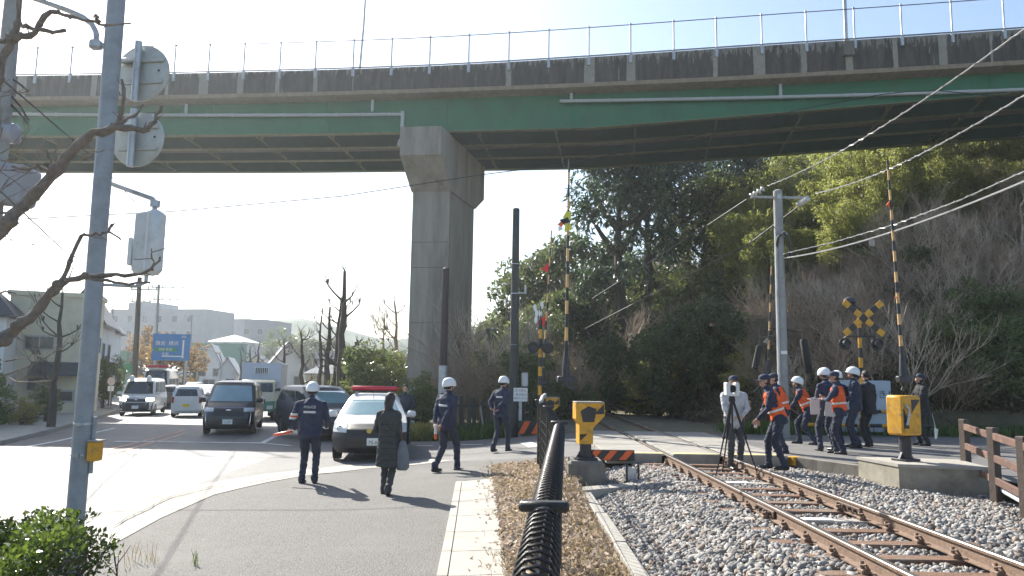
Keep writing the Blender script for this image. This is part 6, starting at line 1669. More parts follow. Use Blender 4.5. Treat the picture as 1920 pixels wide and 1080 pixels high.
# 7 front vest man leaning
a = PB(1462, 880, .36); s = Person(a, R(78), 'man in orange vest and navy cap bending forward nearest the tripod', 1.74, lean=20, feet=((.08, .18, 0), (-.1, -.08, 0)), hands=((.1, .34, .88), (-.08, .36, .92)), head=(-8, 10), hat='cap', build=1.12); vest(s)
s.shell('ankle_reflector', lambda X, vi: (vi == 1) & (X[:, 2] < .0), c_refl, .01) if False else None
hx = s.t.matrix_basis @ s.hand[0][0]
t = empty('camera', hx, R(70), label='small silver camera dangling from the bending man\'s hand', cat='camera')
q = MB(); q.box((0, .02, -.03), (.12, .06, .09), bev=.015); q.build('camera_body', c_refl, t); q = MB(); q.cyl((0, .04, -.03), (0, .1, -.03), .032, n=12); q.build('lens', c_black, t, smooth=True)
# 8 second vest man behind
a = PB(1471, 850, .45); s = Person(a, R(60), 'man in orange vest and navy cap directly behind the bending man', 1.68, lean=16, hands=((.12, .34, 1.0), (-.12, .34, .98)), head=(0, 20), hat='cap'); vest(s)
# 9 crouching helmet officer with vest
a = PB(1518, 834, .45); s = Person(a, R(66), 'officer in white helmet and orange vest leaning low with one knee bent', 1.72, lean=24, drop=.07, feet=((.14, .24, 0), (-.12, -.16, 0)), hands=((.14, .46, .86), (-.1, .46, .84)), head=(-26, 0)); vest(s)
t = empty('paper_sheet', s.t.matrix_basis @ s.hand[0][0], R(40), label='folded white paper held by the low leaning officer', cat='paper'); q = MB(); q.box((0, 0, -.06), (.12, .006, .18), rot=Matrix.Rotation(.3, 3, 'Y')); q.build('sheet', c_glove, t)
# 10 helmet man with white board
a = PB(1554, 846, .45); s = Person(a, R(20), 'white helmeted person with a white board beside the vest man', 1.78, lean=4, feet=((.16, 0, 0), (-.22, 0, 0)), hands=((.16, .26, 1.12), (-.2, .24, 1.1)), head=(6, 16))
c_ = a + Vector((-.34, -.16, .98)); t = empty('clipboard', c_, R(6), label='white rounded board hanging beside the helmeted person', cat='board'); q = MB(); q.box((0, 0, 0), (.22, .025, .36), bev=.02); q.build('board', c_glove, t)
q = MB(); q.box((0, -.02, .15), (.08, .012, .03), bev=.004); q.build('clip', m_steel, t)
t = empty('document_sheets', a + Vector((.0, -.2, .96)), R(-4), label='white paper sheets held in front of the vest man', cat='paper'); q = MB(); q.box((0, 0, 0), (.26, .008, .4), rot=Matrix.Rotation(.12, 3, 'Y')); q.build('sheet', c_glove, t)
# 11 vest + cap man facing left
a = PB(1577, 852, .45); s = Person(a, R(58), 'man in orange vest and navy cap at the wall edge, hand raised to chest', 1.72, lean=7, feet=((.1, .1, 0), (-.1, -.06, 0)), hands=((.02, .3, 1.2), (-.1, .3, 1.16)), ehint=((1, -.3, -.6), (-1, -.3, -.4)), head=(-2, 20), hat='cap', build=1.06); vest(s)
# 12 another white helmet behind
a = PB(1574, 838, .45); s = Person(a, R(10), 'white helmeted person whose helmet shows just above the vest man\'s cap', 1.74, hands=((.2, .2, 1.0), (-.2, .2, 1.0)))
# 13 helmet officer right, profile left
a = PB(1607, 840, .45); s = Person(a, R(62), 'officer in white helmet facing left with papers at the group\'s right side', 1.83, lean=3, hands=((.05, .3, 1.15), (-.08, .28, 1.1)), head=(-8, 6), top=c_navy)
t = empty('notebook', s.t.matrix_basis @ s.hand[0][0], R(50), label='open pale notebook in the right hand officer\'s hands', cat='notebook'); q = MB(); q.box((0, .02, .03), (.16, .012, .2), rot=Matrix.Rotation(-.8, 3, 'X')); q.build('pages', c_glove, t)
# 14 dark suit man
a = PB(1630, 838, .45); s = Person(a, R(25), 'bare headed man in dark suit behind the right hand officer', 1.78, lean=2, hands=((.26, .05, .78), (-.24, .1, .8)), hat='hair', top=c_black, pants=c_black, coat='short', head=(0, -10))
# 15 far right man looking down
a = PB(1733, 836, .45); s = Person(a, R(82), 'man in black hooded jacket and cap standing apart, looking down at his hands', 1.74, lean=5, hands=((.06, .3, 1.16), (-.08, .3, 1.14)), ehint=((1, -.3, -.6), (-1, -.3, -.6)), head=(-24, 0), hat='cap', top=c_black, pants=c_black, coat='short')
q = MB(); q.ell(s.tp(0, -.09, 1.43), (.11, .07, .08), 14, 9); q.build('hood', c_black, s.t, smooth='all')
a2 = a + Vector((.3, 0, .3)); t = empty('paper_sheet', a2, R(20), label='small white sheet beside the far right man\'s legs', cat='paper'); q = MB(); q.prism([(-.03, 0, -.13), (.03, 0, -.12), (.09, 0, .1), (-.03, 0, .14)], (0, .008, 0)); q.build('sheet', c_glove, t)
q = MB(); q.tube([(0, 0, .12), (-.04, 0, .3), (-.1, 0, .5)], .006, 5); q.build('string', c_refl, t)
# ------------------------------------------------------------------ buildings and street beyond
m_cream = M('cream_render', (.6, .55, .4), .85, var=.08, scale=2, dirt=(.48, .44, .33), dirts=.6)
m_bwhite = M('white_render', (.68, .69, .69), .8, var=.06, scale=2, dirt=(.42, .43, .43), dirts=.5)
m_bgrey = M('grey_render', (.3, .31, .33), .85, var=.08, scale=1, dirt=(.24, .25, .27), dirts=.3)
m_roofd = M('dark_roof_tile', (.06, .062, .07), .55, var=.2, scale=8)
m_roofg = M('grey_roof_tile', (.26, .27, .28), .5, var=.2, scale=8)
m_win = M('window_glass', (.045, .055, .065), .15, var=.3, scale=1)
m_frame = M('window_frame', (.35, .35, .35), .5)
def building(name, c, rz, wd, dp, hg, wall, lab, roof='flat', rm=None, wins=(), side=(), rh=1.6, over=.35, cat='house', sidex=1):
    t = empty(name, c, rz, lab, cat)
    q = MB(); q.box((0, dp / 2, hg / 2 - .5), (wd, dp, hg + 1)); q.build('wall', wall, t)
    rm = rm or m_roofd
    if roof == 'flat':
        q = MB(); q.box((0, dp / 2, hg + .12), (wd + .24, dp + .24, .24)); q.build('roof', wall if rm is m_roofd else rm, t)
    elif roof == 'gable':    # gable end facing front
        q = MB(); q.prism([(-wd / 2, 0.01, hg), (wd / 2, 0.01, hg), (0, 0.01, hg + rh)], (0, dp - .02, 0)); q.build('gable', wall, t)
        for sg in (-1, 1):
            q = MB(); k = over / (wd / 2) ; q.prism([(0, -over, hg + rh + .03), (sg * (wd / 2 + over), -over, hg - rh * k + .03), (sg * (wd / 2 + over), -over, hg - rh * k + .17), (0, -over, hg + rh + .19)], (0, dp + 2 * over, 0)); q.build('roof', rm, t)
    else:
        q = MB(); a, b = wd / 2 + over, dp + over
        q.add([(-a, -over, hg), (a, -over, hg), (a, b, hg), (-a, b, hg), (-a + dp / 2, dp / 2, hg + rh), (a - dp / 2, dp / 2, hg + rh), (-a, -over, hg - .12), (a, -over, hg - .12), (a, b, hg - .12), (-a, b, hg - .12)] if wd > dp else [(-a, -over, hg), (a, -over, hg), (a, b, hg), (-a, b, hg), (0, wd / 2, hg + rh), (0, dp - wd / 2, hg + rh), (-a, -over, hg - .12), (a, -over, hg - .12), (a, b, hg - .12), (-a, b, hg - .12)],
              [(0, 1, 5, 4), (2, 3, 4, 5), (1, 2, 5), (3, 0, 4), (6, 7, 1, 0), (7, 8, 2, 1), (8, 9, 3, 2), (9, 6, 0, 3), (9, 8, 7, 6)] if wd > dp else [(0, 1, 4), (1, 2, 5, 4), (2, 3, 5), (3, 0, 4, 5), (6, 7, 1, 0), (7, 8, 2, 1), (8, 9, 3, 2), (9, 6, 0, 3), (9, 8, 7, 6)]); q.build('roof', rm, t)
    for (x, z, ww, wh) in wins:
        q = MB(); q.box((x, -.02, z), (ww + .14, .06, wh + .14)); f = q.build('window', m_frame, t)
        q = MB(); 
        nn = 2 if ww > 1.1 else 1
        for k in range(nn): q.box((x - ww / 2 + ww * (k + .5) / nn, -.055, z), (ww / nn - .05, .02, wh - .04))
        q.build('pane', m_win, f)
    for (y, z, ww, wh) in side:
        q = MB(); q.box((sidex * (wd / 2 + .02), y, z), (.06, ww + .14, wh + .14)); f = q.build('window', m_frame, t)
        q = MB(); q.box((sidex * (wd / 2 + .055), y, z), (.02, ww, wh)); q.build('pane', m_win, f)
    return t
def span(x0, x1, ytop, Y, zb):
    a = at(x0, ytop, Y); b = at(x1, ytop, Y); return Vector(((a.x + b.x) / 2, Y, zb)), b.x - a.x, a.z - zb
def spanR(x0, x1, ytop, Y, zb, ang):
    B = at(x1, ytop, Y); lo, hi = .5, 40
    for _ in range(40):
        W = (lo + hi) / 2; A = Vector((B.x - W * math.cos(R(ang)), Y - W * math.sin(R(ang)), 0)); px = 960 + FPX * A.x / A.y
        if px > x0: lo = W
        else: hi = W
    return Vector((B.x - W / 2 * math.cos(R(ang)), Y - W / 2 * math.sin(R(ang)), zb)), W, B.z - zb
# cream building on the left
c, wd, hg = spanR(16, 184, 560, 40, -.3, 22)
t = building('apartment_house', c, R(22), wd, 3, hg, m_cream, 'cream two storey building behind the bare roadside tree at the left', cat='building', wins=[(-wd * .13, hg * .6, 1.3, .65), (wd * .2, hg * .15, .8, .5)], side=[(1.5, hg * .6, 1.2, .8)])
q = MB(); q.prism([(-wd * .2, -1.0, hg * .32), (wd * .42, -1.0, hg * .32), (wd * .42, 0, hg * .42), (-wd * .2, 0, hg * .42)], (0, 0, .12)); q.build('awning', m_roofd, t)
q = MB(); q.box((-wd * .05, -.55, hg * .25), (wd * .3, .05, hg * .1)); q.build('canopy_board', m_roofd, t)
c, wd, hg = spanR(-160, 14, 590, 36, -.3, 22); building('house', c, R(22), wd, 3, hg, m_bwhite, 'pale house at the far left edge behind the cream building', 'hip')
c, wd, hg = spanR(120, 190, 596, 47, -.4, 22); building('house', c, R(22), wd, 8, hg, m_bwhite, 'white house wall just right of the cream building', 'gable', wins=[(.4, hg * .55, .8, 1.3), (.4, hg * .2, .8, .9)], side=[(2, hg * .6, 1, 1.4), (5, hg * .6, 1, 1.4), (2, hg * .2, 1, 1)])
c, wd, hg = spanR(170, 216, 622, 62, -.4, 22); building('house', c, R(22), wd, 5, hg, m_bwhite, 'narrow white house with dark eaves beyond the cream building', 'hip', wins=[(0, hg * .5, 1, 1)])
c, wd, hg = spanR(200, 238, 662, 80, -.4, 22); t = building('shop', c, R(22), wd, 6, hg, M('shop_pale_green', (.3, .45, .36), .7), 'small pale shop with green signs beside the road', 'flat', cat='shop')
q = MB(); q.box((.2, -.3, hg * .62), (wd + 1, .3, 1.0)); q.build('shop_sign', M('sign_green', (.02, .25, .1), .5), t)
q = MB(); q.box((wd * .3, -.6, hg * .25), (.9, .2, 1.6)); q.build('shop_sign', _m['sign_green'], t)
# big apartment blocks far away
c, wd, hg = span(196, 396, 580, 185, 2)
t = building('apartment_block', c, R(-12), wd * 1.03, 12, hg, m_bgrey, 'long grey apartment block stepping along the far ridge', cat='apartment block', wins=[(x, z, 1.3, 1.6) for x in np.arange(-wd * .45, wd * .46, 4.2) for z in (hg - 2.2, hg - 6, hg - 9.8)])
q = MB(); q.box((-wd * .22, 6, hg + 1.1), (wd * .3, 9, 2.0), bev=.1); q.box
q.build('roof_storey', m_bgrey, t)
q = MB(); q.ell((-wd * .38, 6, hg + 1.2), (2.4, 2.4, 1.6)); q.build('water_tank', m_bwhite, t, smooth=True)
c, wd, hg = span(424, 500, 600, 200, 2)
t = building('apartment_block', c, R(-12), wd * .58, 14, hg, M('dark_grey_block', (.15, .17, .2), .8, var=.1), 'darker grey apartment block behind the bright roof, right of the long block', cat='apartment block', wins=[(x, z, 1.6, 1.6) for x in np.arange(-wd * .22, wd * .25, 4) for z in (hg - 3, hg - 7, hg - 11)])
t.location.x += wd * .22
t = building('apartment_block', c + Vector((-wd * .27, 4, 0)), R(-12), wd * .5, 12, hg * 1.03, m_bgrey, 'pale grey apartment block wing left of the darker block', cat='apartment block')
c, wd, hg = span(392, 455, 640, 150, 1); building('house', c, R(-8), wd, 8, hg, m_bwhite, 'house with bright hipped roof standing high below the apartment blocks', 'hip', M('bright_roof', (.6, .6, .56), .4), rh=1.5, cat='house', wins=[(0, hg * .7, 2, 1.3), (-3, hg * .7, 1, 1.3)])
# green retaining slope / green banner between
c, wd, hg = span(350, 452, 645, 135, 1); t = building('green_fence_building', c, 0, wd, 3, hg, M('green_sheet', (.06, .2, .15), .7, var=.2), 'long green panelled building below the apartment blocks', 'flat', cat='building')
c, wd, hg = span(376, 412, 676, 105, -.4); building('house', c, R(16), wd * .95, 10, hg, m_bwhite, 'white gabled house in the middle distance left of the truck', 'gable', m_roofg, rh=2.2, wins=[(-1, hg * .6, 1, 1), (1, hg * .6, 1, 1), (0, hg * .2, 1.5, 1.2)])
c, wd, hg = span(410, 442, 696, 92, -.4); building('house', c, R(16), wd, 10, hg, m_bwhite, 'smaller white house with grey tiled roof left of the cargo box', 'gable', m_roofg, rh=1.6, wins=[(.4, hg * .4, .9, 1.2)])
c, wd, hg = span(505, 572, 684, 88, -.4); building('house', c, R(20), wd * .95, 9, hg, m_bwhite, 'white walled house with dark tiled gable roof right of the box truck', 'gable', m_roofd, rh=2.6, over=.9, wins=[(-1, hg * .45, 1.4, 1.1), (1.3, hg * .45, .9, 1.1)])
c, wd, hg = span(576, 662, 700, 75, -.4); building('house', c, R(14), wd, 8, hg, m_cream, 'low pale house behind the tall pollarded trees', 'hip', m_roofg, rh=1.4, wins=[(-1.6, hg * .45, 1.2, 1), (1.2, hg * .45, 1.2, 1)])
c, wd, hg = span(590, 752, 662, 140, -.4); building('school_building', c, R(-4), wd, 10, hg, m_bgrey, 'long pale low building on the horizon left of the pier', 'flat', cat='building', wins=[(x, hg * .75, 1.5, 1.2) for x in np.arange(-wd * .45, wd * .46, 2.6)] + [(x, hg * .35, 1.5, 1.2) for x in np.arange(-wd * .45, wd * .46, 2.6)])
c, wd, hg = span(640, 755, 720, 62, -.4); building('shed', c, R(8), wd, 5, hg, m_bgrey, 'low grey shed behind the bushes left of the pier', 'flat', cat='shed')
c, wd, hg = span(455, 505, 690, 120, -.4); building('house', c, R(10), wd, 8, hg, m_cream, 'cream house just above the box truck', 'gable', m_roofd, rh=2)
c, wd, hg = span(250, 345, 690, 120, -.4); building('house', c, R(14), wd, 8, hg, m_bwhite, 'pale house behind the autumn trees under the blue sign', 'hip', m_roofg, rh=2)
# rounded green tree mass on the ridge: individual trees
random.seed(41)
for (px, py, Y, s, k, lab) in ((520, 668, 150, 2.6, 'G', 'rounded bright green tree on the ridge right of the apartment blocks'), (560, 670, 155, 2.4, 'G', 'second rounded green tree on the ridge, right of the brightest one'), (590, 678, 160, 1.3, 'E', 'dark tree on the ridge behind the pollarded trees'), (630, 678, 170, 1.2, 'E', 'dark tree on the horizon behind the tallest pollarded tree'), (700, 672, 150, 1.5, 'S', 'bare tree on the horizon left of the pier'), (745, 680, 120, 1.0, 'E', 'dark tree touching the left edge of the pier')):
    p = at(px, py, Y); plant(k, p.x, Y, p.z - 3.5, s, lab, 'trees on the far ridge')
# autumn street trees
for i, (px, Y, s, lab) in enumerate(((276, 84, 1.25, 'golden autumn street tree just right of the lit van'), (297, 78, 1.3, 'orange autumn street tree under the left half of the blue sign'), (318, 92, 1.3, 'orange autumn street tree under the right half of the blue sign'), (342, 82, 1.2, 'reddish autumn street tree right of the blue sign'), (362, 98, 1.25, 'brown autumn street tree above the white hatchback'), (262, 100, 1.7, 'tall yellowing street tree left of the blue sign'), (385, 110, 1.3, 'faded autumn street tree beside the white houses'))):
    p = at(px, 740, Y); o = plant2 = None
    if i == 0: o = PA[0]
    else: o = copy_tree(PA[0])
    o.location = (p.x, Y, -.4); o.scale = (s, s, s); o.rotation_euler = (0, 0, i * 1.3); o.name = 'autumn_tree'; tag(o, lab, 'tree', 'autumn trees along the road')
# leafy bushes left of the pier
for (px, Y, s, k, lab) in ((672, 45, 1.05, 'G', 'leafy green bush left of the patrol car light bar'), (700, 43, 1.35, 'G', 'large leafy green bush above the patrol car light bar'), (735, 41, 1.0, 'G', 'leafy green bush against the left edge of the pier'), (740, 44, 1.3, 'E', 'dark green shrub touching the pier')):
    p = at(px, 760, Y); plant(k, p.x, Y, -.3, s if k == 'G' else .5, lab, 'bushes left of the pier')
# pollarded and bare roadside trees
def pollard(px, ybase, ytop, Y, r0, lab, seed, arms=5, mat=None, lean=0, cat='bare tree', twig=.5, name='pollarded_tree'):
    b = at(px, ybase, Y); z0 = min(gz(b.x, Y), b.z); zt = at(px + lean, ytop, Y); h = zt.z - z0; rd = random.Random(seed)
    t = empty(name, (b.x, Y, z0), label=lab, cat=cat, group='pollarded trees along the road')
    q = MB(); pts = [Vector((0, 0, -.3))]; n = 9
    for i in range(1, n + 1): u = i / n; pts.append(Vector(((zt.x - b.x) * u + rd.uniform(-.07, .07), rd.uniform(-.07, .07), h * u)))
    q.tube(pts, [r0 * (1.2 - .1 * i + (.12 if i % 3 == 0 else 0)) * (1 if i < n else .8) for i in range(n + 1)], 8); q.build('trunk', mat or m_bark, t, smooth=True)
    q = MB()
    for k in range(arms):
        i = rd.randint(3, n - 1); a = rd.choice([0, PI]) + rd.uniform(-.8, .8); d = Vector((math.cos(a), math.sin(a), rd.uniform(.3, 1.1))).normalized(); L = h * rd.uniform(.07, .17)
        e = pts[i] + d * L; m_ = pts[i].lerp(e, .6) + Vector((0, 0, -.05 * L)); q.tube([pts[i], m_, e, e + Vector((0, 0, .25 * L))], [r0 * .3, r0 * .2, r0 * .17, r0 * .26], 6)
        for _ in range(3): branch(q, e, (d + Vector((rd.uniform(-.6, .6), rd.uniform(-.6, .6), .6))).normalized(), twig * rd.uniform(.6, 1.4), r0 * .1, 1, rd, kids=3, seg=3)
    for _ in range(4): branch(q, pts[-1], Vector((rd.uniform(-.7, .7), rd.uniform(-.7, .7), 1)).normalized(), twig, r0 * .1, 1, rd, kids=2, seg=3)
    q.build('branches', mat or m_bark, t, fix=False); return t
pollard(637, 748, 508, 44, .27, 'tallest pollarded tree trunk left of the pier, forked low down', 1, 9, lean=10)
pollard(624, 748, 560, 45, .17, 'pollarded trunk hugging the left of the tallest one', 2, 8, lean=14)
pollard(612, 745, 575, 48, .2, 'knobbly pollarded trunk left of the tallest pair', 3, 6, lean=6)
pollard(600, 742, 592, 52, .15, 'slender pollarded trunk left of the knobbly one', 4, 6, lean=2)
pollard(566, 748, 622, 50, .17, 'short pollarded trunk in front of the dark gabled house', 5, 4)
pollard(533, 745, 640, 58, .18, 'pollarded trunk at the left of the dark gabled house', 6, 5)
pollard(485, 735, 648, 75, .2, 'thin pollarded trunk above the box truck', 7, 4)
pollard(470, 735, 655, 80, .2, 'thin pollarded trunk above the left of the box truck', 8, 3)
pollard(452, 735, 660, 85, .18, 'thin pollarded trunk between the white house and the truck', 9, 3)
pollard(750, 735, 565, 46, .16, 'fine bare tree leaning beside the left edge of the pier', 10, 14, m_twig, lean=-10, twig=1.6)
pollard(725, 740, 600, 50, .12, 'very fine bare tree left of the pier', 11, 14, m_twig, lean=-6, twig=1.4)
pollard(97, 778, 548, 27.5, .13, 'bare pruned street tree in front of the cream building', 12, 12, lean=22, twig=.8)
pollard(120, 735, 640, 60, .16, 'small bare tree behind the cream building corner', 13, 6)
# utility poles and lamps far along the road
def farpole(px, yb, yt, Y, r_, lab, arms=(), lean=0, mat=None):
    b = at(px, yb, Y); zt = at(px + lean, yt, Y); z0 = -.4; h = zt.z - z0
    t = empty('utility_pole', (b.x, Y, z0), label=lab, cat='pole', group='utility poles along the road')
    q = MB(); q.cyl((0, 0, 0), (zt.x - b.x, 0, h), r_, r_ * .75, 10); q.build('pole', mat or m_cpole, t, smooth=True)
    for (u, L, off) in arms:
        q = MB(); q.box(((zt.x - b.x) * u + off, 0, h * u), (L, .1, .1)); 
        q.build('crossarm', m_steel, t)
        for s_ in (-.45, -.15, .15, .45):
            q = MB(); q.cyl(((zt.x - b.x) * u + off + L * s_, 0, h * u + .05), ((zt.x - b.x) * u + off + L * s_, 0, h * u + .3), .06, n=6); q.build('insulator', m_ins, t)
    return t
farpole(252, 725, 520, 60, .24, 'thick brown utility pole left of the blue sign', ((.9, 2.2, .4), (.8, 1.6, .2)), lean=10, mat=m_bark)
farpole(288, 735, 533, 75, .17, 'tall thin utility pole behind the blue sign with wide crossarms', ((.97, 3.4, .9), (.86, 2.6, .8)), lean=10)
farpole(355, 735, 590, 110, .15, 'thin far utility pole right of the blue sign', ((.97, 2, 0),), lean=4)
farpole(212, 720, 555, 85, .1, 'slim pole behind the white house beside the left pole', (), lean=0)
farpole(686, 730, 650, 70, .1, 'slim short pole left of the pier among the bushes', ())
# street lamp with curved neck
p = at(412, 740, 80); t = empty('street_lamp', (p.x, 80, -.4), label='curved neck street lamp beside the white houses', cat='street lamp')
z1 = at(412, 655, 80).z + .4; q = MB(); q.tube([(0, 0, 0), (0, 0, z1 * .75), (-.3, 0, z1 * .9), (-1.4, 0, z1), (-1.9, 0, z1 + .05)], [.1, .08, .07, .06, .05], 8); q.build('pole', m_steel, t, smooth=True)
q = MB(); q.box((-2.2, 0, z1 + .05), (.9, .3, .16), bev=.05); q.build('lamp_head', m_steel, t)
# blue direction sign
c = at(321, 651, 66); t = empty('direction_sign', c, R(12), 'blue overhead direction sign with white route lines and lettering', 'direction sign')
w_, h_ = 3.1, 2.35
m_blue = M('sign_blue', (.03, .2, .5), .5, var=.05)
q = MB(); q.box((0, 0, 0), (w_, .06, h_), bev=.03); sp = q.build('sign_panel', m_blue, t)
q = MB(); q.box((w_ * .32, -.036, -h_ * .06), (.14, .004, h_ * .68)); sr = q.build('route_line', m_white, sp)
q = MB(); q.box((.15, -.034, -h_ * .34), (w_ * .55, .004, .1)); q.build('route_line', m_white, sp)
q = MB(); q.box((-.45, -.036, -.22), (1.9, .004, .34)); q.build('green_panel', _m['sign_green'], sp)
for (s_, x, z, sz, m_) in (('鎌倉  横浜', -.35, .32, .42, m_white), ('市街 新道', -.45, -.22, .26, m_white), ('大船', -.45, -.62, .3, m_white), ('国道', 1.0, .92, .2, m_white)):
    text_mesh('lettering', s_, sz, m_, sp, face_m((x, -.042, z), (1, 0, 0), (0, 0, 1)))
q = MB(); q.tube([(w_ * .42, .12, -c.z - .4), (w_ * .42, .12, .7)], .11, 10); q.build('post', m_steel, t, smooth=True)
q = MB(); q.cyl((-w_ * .3, .12, .3), (w_ * .45, .12, .3), .06, n=8); q.build('support_arm', m_steel, t)
# bus stop sign
p = G(205, 765, -.2); t = empty('bus_stop_sign', (p.x, p.y, -.25), label='round headed bus stop sign on a base at the left kerb', cat='bus stop')
z1 = at(205, 715, p.y).z + .25; q = MB(); q.cyl((0, 0, .1), (0, 0, z1), .035, n=8); q.build('post', m_steel, t)
q = MB(); q.lathe([(.22, -.03), (.24, 0), (.22, .03)], (0, 0, z1), 20, Matrix.Rotation(PI / 2, 3, 'X')); q.build('sign_disc', M('stop_sign_pale', (.5, .42, .42), .5), t, smooth=True)
q = MB(); q.box((0, 0, z1 - .42), (.34, .04, .3)); q.build('timetable', m_white, t)
q = MB(); q.lathe([(.22, 0), (.22, .08), (.1, .14)], n=16); q.build('base', m_conc, t)
# left roadside hedge and dark shrubs
random.seed(8)
for i, (px, Y, s, k, lab) in enumerate(((-40, 24, .6, 'G', 'low dark hedge shrub at the far left edge of the road'), (10, 25, .5, 'G', 'dark low hedge shrub left of the bare street tree'), (60, 26.5, .5, 'G', 'low hedge shrub under the bare street tree'), (110, 28.5, .6, 'Y', 'sunlit pale weeds right of the bare street tree'), (150, 31, .5, 'G', 'low shrub just left of the thick grey pole'), (30, 28, .8, 'Y', 'yellowish sunlit bush in front of the cream building'), (-5, 31, .9, 'G', 'taller brownish bush at the left edge before the cream building'), (190, 46, .75, 'E', 'dark clipped evergreen beside the bus stop sign'), (203, 50, .8, 'E', 'second dark clipped evergreen beside the bus stop sign'))):
    p = at(px, 790, Y); o = plant(k, p.x - (1.4 if Y < 35 else 0), Y, -.2, s * (.5 if k == 'E' else 1), lab, 'shrubs on the left roadside')
V, F = blades([(x, y, gz(x, y) + .1) for x, y in [(-15.5 - (yy - 20) * .42 - random.uniform(.2, 2.4), yy) for yy in [random.uniform(18, 34) for _ in range(400)]]], .4, .02, 28, 9000, .7)
tag(npmesh('roadside_grass', V, F, _m['grass_green']), 'rough grass along the left roadside pavement', 'grass', kind='stuff')
for o in PA: pass
# ------------------------------------------------------------------ near left: hedge, bare tree, transformer pole
t = empty('hedge', (-4.0, 6.3, .08), label='dense clipped hedge with glossy leaves in the bottom left corner', cat='hedge')
r = np.random.default_rng(3); cs = []; rr3 = []
ztop = 0.5
for _ in range(760):
    x = r.uniform(-1.9, .55); y = r.uniform(-1.3, .55); z = .56 * r.uniform(.05, 1) ** .6
    if x > .35: z *= .9
    cs.append((x, y, z + .05 * math.sin(x * 5 + y * 3))); rr3.append(.1)
V, F = leafcloud(cs, rr3, 46, .046, 5, -.2, .6)
hl = npmesh('foliage', V, F, leafmat('hedge_leaf', (.04, .065, .015), (.10, .14, .03), (.22, .23, .06), .22, .4, .6), t)
q = MB(); rd = random.Random(9)
for k in range(60):
    x = rd.uniform(-1.9, .6); y = rd.uniform(-.9, .5); branch(q, Vector((x, y, 0)), Vector((rd.uniform(-.4, .4), rd.uniform(-.4, .4), 1)).normalized(), .34, .008, 1, rd, kids=4, seg=3)
q.build('stems', m_bark, t, fix=False)
# dry weeds at the kerb
V, F = blades([(G(265, 1055, .02).x + random.uniform(-.15, .15), G(265, 1055, .02).y + random.uniform(-.2, .2), .0) for _ in range(12)], .22, .0025, 6, 24, .3, .05)
tag(npmesh('dry_weeds', V, F, _m['dry_grass']), 'thin dry reddish weeds sprouting by the kerb right of the hedge', 'weeds', kind='stuff')
V, F = blades([(G(365, 1058, .03).x, G(365, 1058, .03).y, .02)], .16, .004, 16, 9, .4, .02)
tag(npmesh('green_sprout', V[:36], F[:9], _m['grass_green']), 'small green sprout growing out of the footpath', 'weeds', kind='stuff')
# bare tree: trunk outside the frame at left, limbs traced in its own plane
T0 = at(-260, 900, 5.6); t = empty('bare_tree', (T0.x, 5.6, 0), label='bare pruned tree whose knobbly branches reach in from the left edge', cat='bare tree')
m_bk = M('bark_foreground', (.2, .165, .135), .9, var=.35, scale=14, bump=1, bscale=60)
def lp(x, y, Y=5.6): return at(x, y, Y) - Vector((T0.x, 5.6, 0))
q = MB(); q.tube([Vector((0, 0, -.2)), lp(-250, 760), lp(-235, 600), lp(-250, 420), lp(-230, 240), lp(-200, 60)], [.17, .14, .12, .1, .08, .06], 12); q.build('trunk', m_bk, t, smooth=True)
rd = random.Random(2)
def jit(pts, a=.0):
    out = []
    for i in range(len(pts) - 1):
        for k in range(3): u = k / 3; p = pts[i].lerp(pts[i + 1], u); out.append(p + Vector((rd.uniform(-.01, .01), rd.uniform(-.02, .02), rd.uniform(-.01, .01))))
    out.append(pts[-1]); return out
def limb(pts, r0, r1, dY=None):
    Y = [5.6 + (d if dY else 0) for d in (dY or [0] * len(pts))]
    P = jit([lp(x, y, yy) for (x, y), yy in zip(pts, Y)]); n = len(P); mb_ = MB(); r0 *= .86; r1 *= .9
    rad = [(r0 + (r1 - r0) * (i / (n - 1)) ** .8) * (1 + .16 * math.sin(i * 2.1 + r0 * 99) + rd.uniform(-.05, .08)) for i in range(n)]
    mb_.tube(P, rad, 10)
    for i in range(1, n - 1, 2):
        if rd.random() < .5: mb_.ell(P[i] + Vector((rd.uniform(-.5, .5), -.3, rd.uniform(-.5, .5))) * rad[i], rad[i] * 1.15, 8, 6)
        if rd.random() < .35: e = P[i] + Vector((rd.uniform(-1, 1), rd.uniform(-.4, .4), rd.uniform(-.4, 1.2))).normalized() * rd.uniform(.05, .16); mb_.tube([P[i], e], [max(.004, rad[i] * .3), .003], 5)
    return mb_.build('branch', m_bk, t, smooth=True)
limb([(-240, 700), (-90, 668), (0, 640), (35, 612), (62, 588), (90, 555), (118, 528)], .06, .034)
limb([(118, 528), (160, 520), (205, 515), (250, 518), (285, 505), (300, 482)], .03, .008)
limb([(150, 520), (200, 527), (245, 532), (282, 530)], .016, .008)
limb([(118, 530), (132, 490), (150, 442), (178, 440), (206, 436), (226, 449)], .022, .007)
limb([(206, 436), (205, 422), (215, 420)], .012, .006)
limb([(285, 505), (287, 485), (284, 466)], .009, .004)
limb([(-240, 620), (-80, 500), (0, 437), (45, 385), (95, 330), (140, 280), (178, 250), (212, 240)], .062, .034)
limb([(212, 240), (245, 240), (275, 243), (290, 228), (302, 198)], .036, .012)
limb([(215, 236), (228, 210), (234, 168), (228, 150)], .024, .01)
limb([(225, 232), (250, 215), (268, 196)], .018, .008)
limb([(95, 328), (70, 312), (40, 318), (22, 312)], .018, .008)
limb([(105, 318), (88, 292), (72, 270)], .014, .006)
limb([(104, 300), (102, 278), (118, 262)], .01, .005)
limb([(150, 300), (176, 285), (196, 280)], .01, .004)
limb([(-235, 400), (-80, 250), (-8, 170), (5, 110), (22, 76), (40, 72), (62, 60), (98, 20)], .05, .022)
limb([(22, 76), (32, 40), (38, -10)], .034, .014)
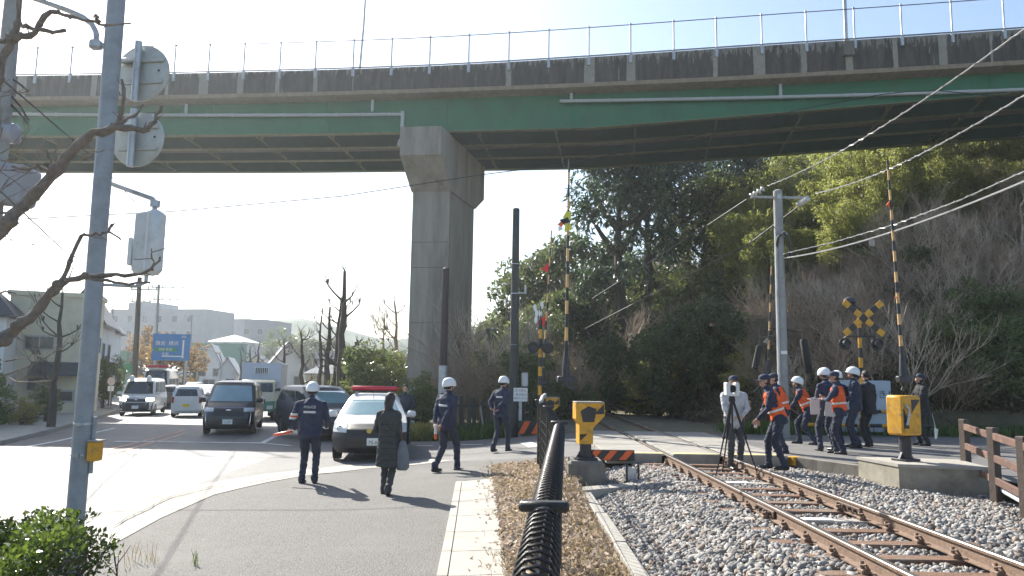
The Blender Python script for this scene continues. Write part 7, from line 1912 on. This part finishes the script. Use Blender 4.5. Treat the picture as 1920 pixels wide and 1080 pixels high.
limb([(30, 44), (52, 52), (85, 58), (122, 57)], .022, .016)
limb([(98, 20), (130, 32), (165, 36), (196, 46), (245, 44)], .02, .007)
limb([(185, 42), (178, 28)], .018, .014)
limb([(-230, 180), (-60, 150), (-10, 78), (14, 74)], .03, .02)
limb([(-60, 640), (-20, 560), (10, 545), (30, 550)], .016, .004)
limb([(-120, 480), (-20, 395), (20, 400), (35, 420)], .02, .006)
# fine twigs along the left edge
for (x0, y0) in ((0, 300), (10, 180), (5, 400), (20, 330), (60, 700)):
    qb = MB()
    for _ in range(3): branch(qb, lp(x0 - 50, y0 + rd.uniform(-30, 30)), Vector((rd.uniform(.3, 1), rd.uniform(-.3, .3), rd.uniform(-.5, .7))).normalized(), .34, .005, 2, rd, kids=2, seg=4)
    qb.build('twigs', m_bk, t, fix=False)
# pole with transformer at the far left
p = at(-45, 700, 11.5); t = empty('utility_pole', (p.x, 11.5, -.1), label='utility pole at the very left edge carrying a grey transformer and box', cat='pole')
q = MB(); q.cyl((0, 0, 0), (0, 0, 9), .17, .12, 14); q.build('pole', m_cpole, t, smooth=True)
c = at(2, 345, 11.5) - t.location; q = MB(); q.box(c, (.95, .5, .62), rot=Matrix.Rotation(R(6), 3, 'Y'), bev=.05); q.build('equipment_box', m_bgrey, t)
q = MB(); q.tube([Vector((0, 0, c.z + .15)), Vector((c.x, 0, c.z + .15))], .04, 8); q.build('bracket', m_steel, t)
c = at(0, 250, 11.5) - t.location; q = MB()
q.lathe([(.05, -.3), (.14, -.28), (.16, -.2), (.16, .25), (.1, .28)], c, 16, Matrix.Rotation(PI / 2, 3, 'Y')); q.build('insulator_drum', M('porcelain_grey', (.3, .3, .33), .2, var=.1), t, smooth=True)
q = MB()
for (y0_, s_) in ((182, 1), (200, .8), (150, .5)): q.tube([Vector((0, 0, c.z + 1.0)), at(20, y0_ - 4, 11.5) - t.location, at(40, y0_ + 20 * s_, 11.5) - t.location, at(52, y0_ + 42 * s_, 11.5) - t.location], .018, 6)
for i_ in range(0): pass
q.build('cable_bundle', m_wire, t, smooth=True)
# remove prototypes that were never planted
for L_ in PROT.values():
    for p_ in L_:
        if id(p_) not in used:
            for ch in list(p_.children): bpy.data.objects.remove(ch)
            bpy.data.objects.remove(p_)

# ------------------------------------------------------------------ haze
q = MB(); q.box((0, 225, 23), (900, 640, 54)); hz_o = q.build('haze', bpy.data.materials.new('air'))
hm_ = hz_o.data.materials[0]; hm_.use_nodes = True; n_ = hm_.node_tree.nodes; n_.remove(n_['Principled BSDF'])
pv = n_.new('ShaderNodeVolumePrincipled'); pv.inputs['Color'].default_value = (.86, .93, 1, 1); pv.inputs['Density'].default_value = .00065; pv.inputs['Anisotropy'].default_value = .55
hm_.node_tree.links.new(pv.outputs[0], n_['Material Output'].inputs['Volume'])
hz_o['kind'] = 'stuff'
